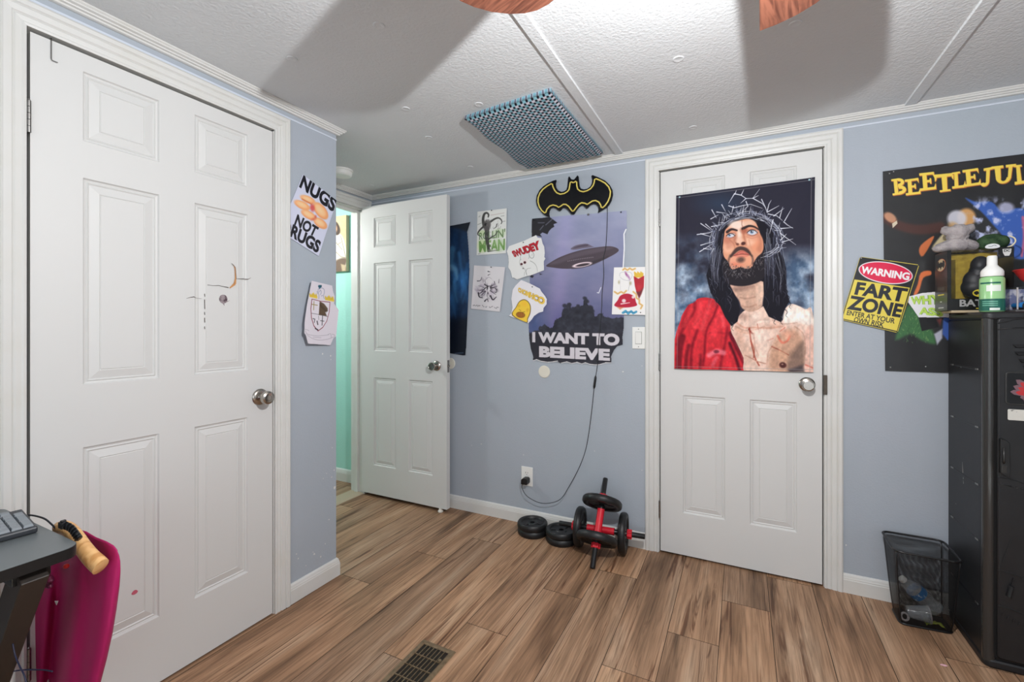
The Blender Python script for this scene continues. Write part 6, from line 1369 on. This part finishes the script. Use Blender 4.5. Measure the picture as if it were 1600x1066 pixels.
# mouse drawing
A = Art('y', YB - .006, [(790 + x / 14.21, 365 + y / 14.21) for x, y in ((18, 24), (905, 24), (905, 1034), (18, 1034))], 3.0, (224, 224, 222)).vw(790, 365, 14.21)
for col, bo in (((92, 14, 26), .075), ((176, 28, 44), .045)): A.text('SWUDEY', [(128, 400), (742, 150), (800, 350), (206, 530)], col, bo)
gl = (104, 108, 104)
for p, wd in [([(345, 590), (335, 520), (375, 440), (450, 402), (490, 430)], 9), ([(330, 580), (318, 640), (340, 720), (400, 745)], 6), ([(555, 610), (640, 660), (698, 740), (716, 850)], 10), ([(470, 900), (462, 840), (490, 785), (570, 770)], 12), ([(480, 930), (470, 880)], 10), ([(520, 560), (540, 480)], 8), ([(600, 450), (590, 500)], 5), ([(430, 860), (420, 940)], 6), ([(395, 770), (440, 800), (450, 850)], 8)]: A.line(p, wd, gl, .8, 4, 5)
q = [(580 + 55 * math.cos(t) + 12 * math.sin(t), 470 + 82 * math.sin(t)) for t in [i * PI / 12 for i in range(25)]]; A.line(q, 9, gl, .85); A.ell(440, 590, 60, 60, (226, 208, 206), 0, .5, 4)
for x, y, r in ((360, 682, 27), (433, 646, 29)): A.ell(x, y, r, r, (96, 30, 40), 0, 1, 1); A.ell(x, y, r * .5, r * .5, (20, 10, 14), 0, 1, 1)
A.ell(398, 775, 16, 14, (90, 90, 92), 0, .9, 1)
A.outline([(25, 395), (80, 280), (400, 165), (680, 35), (722, 92), (800, 102), (830, 220), (866, 290), (880, 430), (870, 520), (896, 560), (860, 620), (866, 820), (570, 935), (500, 945), (260, 1026), (190, 985), (150, 985), (112, 830), (60, 760), (72, 650), (62, 500)])
small('mouse_drawing', 'cut out drawing of a red eyed mouse below red block letters', A, M_PAPER, [(818, 379)], pos=YB - .006, off=.003 + .006 * A.t * A.s)
# yellow drawing
A = Art('y', YB - .006, [(790 + x / 14.21, 435 + y / 14.21) for x, y in ((68, 28), (930, 28), (930, 1008), (68, 1008))], 3.0, (228, 225, 229)).vw(790, 435, 14.21)
A.poly([(150, 822), (232, 640), (290, 532), (350, 482), (430, 468), (512, 520), (562, 620), (558, 770), (505, 900), (470, 985)], (112, 86, 40), smooth=4); A.poly([(168, 812), (246, 645), (302, 542), (358, 498), (428, 486), (500, 532), (545, 625), (540, 765), (490, 890), (458, 972)], (236, 198, 62), smooth=4)
A.ell(420, 570, 60, 46, (238, 184, 52), 30, .8, 5); A.ell(300, 612, 26, 22, (214, 164, 40), 0, .7, 3); A.ell(492, 705, 24, 34, (206, 152, 40), 10, .7, 3); A.ell(340, 812, 98, 66, (104, 62, 18), 10, 1, 1.2); A.ell(340, 812, 84, 54, (164, 102, 30), 10, 1, 1.2)
for x in (300, 340, 380): A.line([(x, 770), (x + 8, 850)], 10, (112, 64, 18), .8)
A.line([(305, 692), (345, 722)], 10, (120, 86, 30), .9); A.line([(380, 756), (435, 742)], 10, (120, 86, 30), .9)
for col, bo in (((126, 92, 36), .085), ((232, 196, 84), .045)): A.text('CHOMHCO', [(284, 196), (900, 445), (848, 606), (280, 300)], col, bo)
A.outline([(350, 35), (440, 70), (560, 120), (770, 230), (800, 290), (880, 390), (922, 460), (916, 580), (850, 660), (840, 740), (740, 770), (640, 840), (590, 920), (515, 1002), (300, 912), (78, 835), (132, 780), (156, 650), (130, 450), (160, 250), (230, 150)])
small('yellow_drawing', 'cut out drawing of a round topped yellow shape below yellow bubble letters', A, M_PAPER, [(832, 448.5)], pos=YB - .006, off=.003 + .014 * np.clip(A.t - .6, 0, 1) * (1 - A.s))
# snack drawing (plain food shapes)
A = Art('y', YB - .007, [(955 + x / 12.68, 412 + y / 12.68) for x, y in ((56, 76), (692, 65), (682, 1020), (16, 1006))], 3.0, (234, 232, 230)).vw(955, 412, 12.68)
for p in [[(235, 125), (270, 95), (320, 130), (370, 95), (420, 125), (475, 100)], [(70, 560), (130, 600), (200, 560), (250, 590), (300, 540)], [(440, 560), (500, 610), (500, 680), (560, 720), (560, 790), (620, 830), (590, 890)]]: A.line(p, 40, (226, 186, 116), .75); A.line(p, 12, (190, 140, 70), .7)
A.line([(170, 250), (180, 190), (260, 165), (380, 175), (418, 240), (360, 330), (250, 320), (180, 270)], 7, (150, 150, 162), .7, smooth=4); A.line([(180, 310), (178, 420), (190, 530)], 5, (170, 170, 176), .6); A.line([(360, 330), (362, 440), (340, 540)], 7, (120, 120, 126), .6); A.ell(300, 210, 18, 46, (140, 56, 122), -25, .85, 2); A.ell(350, 270, 16, 50, (150, 76, 150), -25, .7, 2)
A.ell(155, 370, 16, 30, (150, 140, 96), 0, .7, 2); A.ell(385, 390, 20, 34, (150, 140, 96), 0, .7, 2)
for i in range(9): A.line([(470 + 19 * i, 270), (462 + 21 * i, 165 + 14 * (i % 3))], 20, (224, 184, 56), 1); A.line([(478 + 19 * i, 270), (470 + 21 * i, 175 + 14 * (i % 3))], 4, (160, 120, 40), .7)
A.poly([(446, 250), (540, 300), (655, 240), (648, 460), (600, 600), (556, 690), (500, 560), (470, 440)], (170, 26, 40), 1, 1); A.poly([(500, 560), (556, 690), (600, 600), (640, 480), (560, 560)], (84, 42, 44), .8, 3); A.ell(555, 470, 50, 60, (196, 46, 56), 0, .6, 4)
A.poly([(64, 822), (130, 730), (182, 640), (282, 598), (382, 608), (462, 660), (492, 760), (512, 828), (400, 862), (250, 872), (130, 862)], (176, 20, 52), 1, 1, 4); A.poly([(120, 865), (260, 862), (180, 912)], (206, 120, 70), .8, 2); A.line([(200, 800), (370, 775)], 26, (236, 214, 214), .9, 12); A.ell(254, 738, 40, 36, (236, 220, 220), 0, .95, 1.5); A.ell(438, 665, 30, 30, (232, 214, 212), 0, .95, 1.5)
A.line([(235, 975), (290, 940), (340, 990), (400, 945), (440, 985), (500, 955)], 44, (40, 136, 178), .85); A.line([(250, 985), (350, 950), (480, 980)], 10, (20, 84, 120), .8)
small('snack_drawing', 'white drawing of a red fries carton, red cap and cup beside the light switch', A, M_PAPER, [(1001, 488.5)], pos=YB - .007, off=.001 + .004 * A.t)
# dark blue poster partly behind the open door
A = Art('y', YB - .004, [(640, 364), (737, 347.4), (728, 556), (636, 541)], 2.2, (18, 34, 58), 1.1); U, V = A.U, A.V
n = fbm(U * 1.6, V * .6, .05, 5, 5); m2 = fbm(U, V, .12, 15, 4)
k = np.clip((n - .35) * 2.2, 0, 1) * np.clip(1 - np.abs(V - 440) / 95, 0, 1); A.C += k[..., None] * np.array([36, 86, 130.]) + ((m2 - .5) * 26)[..., None]
A.vw(700, 340, 4.845)
for p, wd, c in [([(35, 240), (30, 330), (60, 420), (50, 520), (70, 640)], 46, (70, 128, 172)), ([(85, 270), (100, 380), (120, 500), (100, 600)], 26, (58, 112, 160)), ([(20, 380), (60, 400), (70, 470)], 50, (112, 158, 188)), ([(120, 420), (135, 560), (110, 650)], 18, (44, 100, 146)), ([(60, 520), (40, 640), (60, 760)], 50, (44, 88, 130))]: A.line(p, wd, c, .5, 8, 5, 4)
A.poly([(0, 780), (170, 740), (170, 1060), (0, 1060)], (12, 18, 30), .92, 14); A.poly([(10, 30), (185, 30), (150, 110), (100, 90), (10, 70)], (24, 28, 36), .85, 4); A.line([(55, 1030), (115, 1024)], 8, (70, 84, 104), .8)
A.outline([(-300, 120), (80, 42), (178, 36), (150, 110), (160, 250), (166, 430), (160, 650), (149, 850), (134, 1044), (0, 1046), (-310, 1000)])
small('blue_poster', 'dark blue swirling poster half hidden behind the open white door', A, M_GLOSSY, off=.002 + .010 * np.exp(-((1 - A.s) / .12)) * np.exp(-A.t / .1))
# ---------------------------------------------------------------- coat of arms drawing at the outer corner of the left wall
A = Art('x', XL + .003, [(460 + x / 9.686, 436 + y / 9.686) for x, y in ((70, 20), (670, 60), (668, 1012), (70, 985))], 3.0, (220, 214, 222)).vw(460, 436, 9.686)
for x0, y0, x1, y1 in ((160, 205, 305, 300), (430, 245, 592, 345)):
    A.poly([(x0, y0 + 10), (x0 + 40, y0 + 40), (x0 + 75, y0), (x0 + 105, y0 + 45), (x1 - 20, y0 + 20), (x1, y1 - 25), (x1 - 4, y1), (x0 + 10, y1 - 25)], (228, 196, 62), .95, 1.2)
    for i in range(6): A.line([(x0 + 15 + 22 * i, y0 + 20), (x0 + 20 + 22 * i, y1 - 30)], 6, (140, 112, 44), .6)
A.ell(338, 112, 20, 18, (34, 84, 100), 0, 1, 1); A.ell(364, 110, 18, 17, (34, 84, 100), 0, 1, 1); A.poly([(320, 118), (380, 118), (342, 160)], (34, 84, 100))
for p in [[(318, 200), (325, 150), (380, 138), (420, 160), (424, 210), (410, 260), (425, 300)], [(318, 200), (330, 240), (330, 300)], [(340, 200), (355, 170), (372, 200), (360, 240)], [(375, 260), (395, 250)], [(300, 190), (310, 230)]]: A.line(p, 8, (120, 128, 156), .8, smooth=4)
sh = [(205, 302), (365, 335), (525, 348), (512, 500), (470, 640), (400, 738), (315, 794), (240, 715), (196, 590), (186, 450)]
A.poly(sh, (120, 30, 46)); A.poly([(365 + (x - 365) * .94, 520 + (y - 520) * .95) for x, y in sh], (224, 218, 226))
A.poly([(345, 338), (420, 375), (482, 445), (484, 490), (440, 502), (468, 562), (330, 546)], (92, 74, 58), 1, 1.2)
for i in range(14): A.line([(345 + 9 * i, 370 + 8 * i), (355 + 8 * i, 420 + 7 * i)], 6, (58, 44, 34), .6)
A.line([(246, 340), (240, 470)], 12, (150, 132, 70), .9); A.line([(204, 384), (306, 400)], 12, (150, 132, 70), .9)
for p, wd in [([(198, 520), (340, 540), (485, 572)], 6), ([(228, 600), (262, 610), (250, 660)], 12), ([(300, 640), (312, 690)], 18), ([(395, 555), (385, 700)], 12), ([(358, 632), (418, 640)], 10), ([(270, 750), (312, 770)], 20), ([(325, 560), (330, 620)], 5)]: A.line(p, wd, (54, 50, 56), .85)
for p in [[(90, 765), (130, 770), (160, 785)], [(110, 830), (200, 850), (330, 862), (500, 845)], [(130, 850), (220, 900), (340, 925), (480, 912), (580, 880)], [(490, 840), (530, 830), (545, 890)], [(555, 835), (600, 850), (590, 890)], [(230, 880), (370, 890)], [(95, 790), (125, 830)]]: A.line(p, 6, (150, 146, 156), .8, smooth=4)
A.outline([(205, 28), (560, 100), (572, 180), (602, 260), (592, 370), (668, 470), (652, 620), (626, 870), (580, 900), (530, 1004), (140, 978), (100, 852), (75, 820), (80, 640), (120, 400), (150, 270)])
small('crest_drawing', 'cut out drawing of a red edged shield with yellow crowns near the hall corner', A, M_PAPER, plane='x', pos=XL + .003, off=.002 + .030 * (1 - A.s) ** 1.2)
# ---------------------------------------------------------------- NUGS sign
A = Art('x', XL + .0045, [(473.4, 272.8), (526.3, 313.6), (498.0, 400.4), (436.5, 361.0)], 3.0, (204, 207, 226)).vw(440, 265, 7.61)
for cx, cy, rx, ry, rot in ((312, 358, 92, 40, 24), (245, 425, 100, 44, 27), (322, 540, 96, 44, 30), (466, 492, 118, 62, 52), (462, 640, 90, 50, 36)):
    A.ell(cx, cy, rx, ry, (224, 142, 88), rot, 1, 1.6); A.ell(cx - 4, cy - 6, rx * .86, ry * .80, (240, 184, 132), rot, 1, 4); A.ell(cx - 12, cy - 12, rx * .5, ry * .4, (246, 204, 158), rot, .8, 4)
A.ell(366, 455, 26, 44, (206, 70, 66), -10, .85, 3); A.ell(378, 590, 30, 14, (206, 96, 70), -20, .7, 3); A.ell(405, 560, 12, 18, (200, 80, 70), 0, .7, 2); A.line([(245, 350), (330, 395), (360, 420)], 12, (196, 104, 66), .7)
ik = (20, 20, 28); A.text('NUGS', [(262, 62), (664, 352), (618, 515), (205, 208)], ik, .045); A.text('NOT', [(190, 528), (446, 690), (392, 806), (146, 655)], ik, .04); A.text('DRUGS', [(34, 582), (476, 858), (428, 1000), (-8, 730)], ik, .045)
A.view = (0, 0, 1); A.outline([(473.4, 272.6), (526.5, 313.6), (498, 400.6), (449.9, 369.6), (449.7, 300)])
r = small('nugs_sign', 'tilted white sign with nuggets reading NUGS NOT DRUGS beside the nearest door casing', A, M_ENAMEL, plane='x', pos=XL + .0045)
sm = [c for c in r.children if c.name.startswith('sheet')][0].modifiers.new('thickness', 'SOLIDIFY'); sm.thickness = .0015; sm.offset = -1
# ---------------------------------------------------------------- warning sign
W5 = lambda pts: [(1300 + x / 5.33, 380 + y / 5.33) for x, y in pts]
A = Art('y', YB - .012, W5([(232, 110), (728, 180), (546, 748), (72, 636)]), 2.6, (214, 196, 86)).vw(1300, 380, 5.33)
A.C[(A.s > .012) & (A.s < .988) & (A.t > .010) & (A.t < .990)] = (20, 18, 20)
A.poly([(187, 302), (648, 372), (540, 732), (86, 628)], (222, 202, 78), 1, .6)
A.ell(447, 247, 228, 90, (240, 236, 238), 8.5, 1, .6); A.ell(447, 247, 219, 82, (212, 18, 68), 8.5, 1, .6)
A.text('WARNING', [(250, 190), (652, 247), (640, 312), (238, 250)], (244, 240, 242), .045)
A.text('FART', [(212, 322), (638, 378), (606, 495), (184, 428)], ik, .04); A.text('ZONE', [(152, 432), (600, 510), (568, 622), (120, 550)], ik, .04)
A.text('ENTER AT YOUR', [(130, 558), (530, 628), (520, 672), (120, 598)], ik, .02); A.text('OWN RISK', [(190, 614), (442, 660), (428, 706), (178, 656)], ik, .02)
A.outline([(x, y) for x, y in [(245, 112), (715, 178), (727, 192), (552, 735), (536, 746), (86, 640), (74, 628), (230, 122)]])
r = small('warning_sign', 'yellow and black tin sign reading WARNING FART ZONE', A, M_ENAMEL, pos=YB - .012)
sm = [c for c in r.children if c.name.startswith('sheet')][0].modifiers.new('thickness', 'SOLIDIFY'); sm.thickness = .0015; sm.offset = -1
pin(r, 1345.5, 403.5, pos=YB - .012, m=M_STEEL, r=.003)
# ---------------------------------------------------------------- large dark film poster (plain shapes in place of its figures)
def filmposter():
    bx1 = 1.150
    def pj(x, z, y=YB - .005):
        cx = CT * x + ST * y; cz = -ST * x + CT * y; return (800 + FPX * cx / cz, HORIZON - FPX * (z - CAM_H) / cz)
    A = Art('y', YB - .005, [(1379.2, 268), pj(bx1, 1.897), pj(bx1, 1.016), (1383, 579.5)], 1.7, (36, 36, 38), 1.1); U, V = A.U, A.V
    A.C += ((fbm(U, V, .02, 4, 4) - .5) * 22)[..., None]; A.vw(1300, 220, 5.33)
    def L(q, polys=(), rings=()):
        Hm = homog([(0, 0), (1, 0), (1, 1), (0, 1)], q)
        for col, g in (((190, 104, 48), (5, 6)), ((238, 208, 84), (0, 0))):
            for P in polys:
                X, Y = happly(Hm, np.array([p[0] for p in P]), np.array([p[1] for p in P])); A.poly([(a + g[0], b + g[1]) for a, b in zip(X, Y)], col, 1, .6)
            for (cx, cy, rx, ry, a0, a1, wd) in rings:
                n = 14; qs = [math.radians(a0 + (a1 - a0) * i / n) for i in range(n + 1)]
                P = [(cx + rx * math.cos(t), cy + ry * math.sin(t)) for t in qs] + [(cx + (rx - wd) * math.cos(t), cy + (ry - wd * .75) * math.sin(t)) for t in qs[::-1]]
                X, Y = happly(Hm, np.array([p[0] for p in P]), np.array([p[1] for p in P])); A.poly([(a + g[0], b + g[1]) for a, b in zip(X, Y)], col, 1, .6)
    R = lambda x0, y0, x1, y1: [(x0, y0), (x1, y0), (x1, y1), (x0, y1)]
    E = [R(.18, .02, .44, .98), R(0, 0, .9, .14), [(.74, 0), (.92, 0), (.92, .34), (.84, .18)], R(.40, .43, .70, .56), R(.62, .34, .71, .66), R(0, .86, .96, 1), [(.78, 1), (.98, 1), (.98, .64), (.88, .84)]]
    L([(492, 322), (605, 305), (622, 440), (505, 456)], [R(.16, .02, .42, .98), R(0, 0, .58, .12), R(0, .88, .6, 1)], [(.50, .26, .42, .26, -100, 100, .24), (.52, .73, .48, .27, -100, 100, .26)])
    L([(605, 325), (728, 308), (740, 441), (614, 456)], E); L([(725, 272), (858, 258), (870, 402), (735, 419)], E)
    L([(848, 284), (1012, 268), (1008, 414), (872, 432)], [R(.36, .02, .64, .98), R(0, 0, 1, .15), [(0, 0), (.12, 0), (.10, .22), (0, .36)], [(.88, 0), (1, 0), (1, .36), (.90, .22)], R(.18, .88, .84, 1)])
    L([(998, 266), (1100, 250), (1116, 386), (1000, 400)], [R(.18, .02, .46, .98), R(0, 0, .66, .12), R(0, .87, .96, 1), [(.78, 1), (.98, 1), (.98, .62), (.88, .82)]])
    L([(1085, 246), (1226, 226), (1242, 364), (1095, 386)], E)
    L([(1236, 236), (1336, 218), (1326, 370), (1236, 388)], [R(.48, .02, .78, .74), R(.26, 0, 1, .12)], [(.38, .74, .40, .26, 0, 170, .28)])
    L([(1326, 216), (1532, 192), (1506, 346), (1350, 366)], [R(.12, .02, .36, .66), R(.70, .02, .86, .66), R(0, 0, .48, .11), R(.58, 0, 1, .11)], [(.49, .62, .37, .38, 0, 180, .22)])
    L([(1510, 206), (1580, 198), (1606, 354), (1515, 368)], [R(.30, .02, .72, .98), R(.06, 0, .96, .12), R(.06, .88, .96, 1)])
    L([(1590, 205), (1720, 190), (1740, 340), (1610, 355)], [], [(.52, .5, .5, .5, 40, 320, .26)]); L([(1735, 190), (1880, 172), (1895, 318), (1748, 336)], E)
    # abstract colour masses roughly where the printed figures are
    A.line([(430, 640), (520, 690), (640, 730), (760, 740), (900, 720)], 70, (74, 40, 34), .85, 90, 5, 5); A.ell(485, 640, 58, 36, (206, 150, 116), 35, .85, 3); A.poly([(500, 690), (540, 665), (545, 690), (505, 728)], (222, 212, 186), .9)
    A.poly([(740, 870), (830, 800), (845, 815), (760, 960), (725, 930)], (214, 116, 66), .9, 2, 3); A.poly([(830, 900), (900, 800), (950, 760), (960, 830), (900, 920)], (214, 198, 156), .9, 3, 3)
    A.ell(1120, 640, 76, 76, (216, 160, 96), 0, .9, 5); A.ell(1040, 650, 80, 70, (206, 204, 214), 0, .9, 5); A.ell(1010, 720, 50, 40, (190, 150, 100), 30, .8, 5)
    A.poly([(1110, 478), (1200, 510), (1330, 510), (1420, 590), (1560, 560), (1640, 640), (1640, 960), (1480, 960), (1420, 800), (1330, 690), (1240, 590)], (54, 92, 176), .95, 3, 4)
    n = fbm(U, V, .09, 31, 4); a = (np.clip((n - .52) * 5, 0, 1) * np.clip((U - 1505) / 20, 0, 1) * np.clip((V - 305) / 14, 0, 1) * np.clip((405 - V) / 14, 0, 1))[..., None]; A.C = A.C * (1 - a) + np.array([186, 192, 226.]) * a
    A.ell(1450, 560, 66, 46, (188, 190, 220), 0, .8, 5); A.line([(1590, 640), (1600, 800), (1580, 960)], 26, (206, 96, 120), .8, 20, 4, 3)
    A.vw(1370, 420, 6.267)
    A.poly([(360, 250), (400, 150), (430, 40), (520, 20), (530, 60), (455, 90), (420, 200), (385, 258)], (226, 120, 70), .95, 2, 3)
    A.poly([(180, 700), (240, 520), (290, 380), (340, 360), (400, 430), (440, 560), (540, 600), (575, 700), (560, 740), (430, 700), (330, 640)], (58, 104, 62), 1, 5, 3)
    for i in range(120):
        x, y = rng.uniform(220, 560), rng.uniform(400, 730)
        if y > 400 + abs(x - 330) * .9: A.line([(x, y), (x + rng.uniform(-22, 22), y - rng.uniform(10, 40))], 5, rng.choice([(106, 150, 84), (40, 82, 52), (150, 176, 110), (30, 60, 40)]), .7, 2)
    A.poly([(410, 478), (570, 468), (604, 572), (440, 612)], (18, 18, 20)); A.poly([(650, 480), (710, 470), (760, 700), (690, 700), (640, 640)], (58, 92, 172), .9, 3); A.poly([(560, 640), (640, 590), (640, 680), (590, 745)], (190, 192, 208), .9, 3); A.poly([(585, 500), (640, 480), (620, 560)], (110, 50, 48), .8, 3)
    r = thing('film_poster', 'large black poster titled BEETLEJUICE behind the toy box', 'poster', tuple(on_y(1450, 420, YB)))
    local(A.build('poster_sheet', M_GLOSSY, off=.0008 + .003 * np.sin(A.s * 14) ** 2 * np.clip(A.t - .6, 0, 1)), r)
    for u, v in ((1389.5, 271.5), (1396, 268.5), (1391, 574), (1446, 573)): pin(r, u, v, m=M_STEEL, r=.003)
    # paper sign on the poster
    B = Art('y', YB - .0095, [(1370 + x / 6.267, 420 + y / 6.267) for x, y in ((300, 225), (700, 205), (715, 480), (300, 485))], 2.6, (226, 226, 230)).vw(1370, 420, 6.267)
    for col, bo in (((112, 156, 60), .07), ((184, 216, 96), .035)): B.text('WHY', [(328, 276), (650, 246), (655, 356), (334, 348)], col, bo); B.text('ASS', [(415, 378), (640, 384), (650, 474), (410, 448)], col, bo)
    B.outline([(316, 270), (440, 238), (690, 215), (705, 478), (405, 478), (350, 395), (303, 330)])
    small('paper_sign', 'white paper sign with green bubble letters stuck on the black poster', B, M_PAPER, pos=YB - .0095, off=.001 + .004 * B.t)
filmposter()
# ---------------------------------------------------------------- canvas picture in the hall
cx0, cx1, cz0, cz1, cy = -3.03, -2.722, 1.636, 2.068, 2.560
cv = thing('canvas_picture', 'canvas picture of a white robed figure on the teal hall wall', 'picture', (cx0, cy, cz0))
local(MB().box(cx0, cx1, cy + .001, 2.5895, cz0, cz1).build('canvas_sides', mat('cream_canvas', (206, 186, 150), .8)), cv)
def pj(x, z, y): a = CT * x + ST * y; b = -ST * x + CT * y; return (800 + FPX * a / b, HORIZON - FPX * (z - CAM_H) / b)
A = Art('y', cy, [pj(cx0, cz1, cy), pj(cx1, cz1, cy), pj(cx1, cz0, cy), pj(cx0, cz0, cy)], 3.0, (212, 190, 150)).vw(420, 240, 5.33)
A.C += ((fbm(A.U, A.V, .08, 6, 4) - .5) * 40)[..., None]
A.poly([(440, 690), (520, 640), (590, 665), (625, 720), (650, 840), (660, 1000), (420, 1000)], (232, 226, 212), 1, 2, 3); A.poly([(520, 640), (530, 580), (565, 570), (592, 620), (590, 665), (560, 680)], (60, 42, 32), 1, 1.6, 3); A.ell(548, 625, 22, 36, (206, 160, 126), 0, .9, 2)
for p in [[(560, 740), (610, 800)], [(600, 690), (640, 860)], [(560, 820), (600, 860), (650, 870)], [(570, 760), (600, 740)]]: A.line(p, 8, (150, 136, 116), .8)
A.poly([(555, 900), (610, 870), (655, 880), (640, 930), (655, 985), (560, 985)], (86, 62, 46), .9, 3, 3); A.poly([(600, 920), (640, 930), (640, 980), (610, 980)], (206, 186, 150), .8, 2)
local(A.build('canvas_print', M_PAPER), cv)
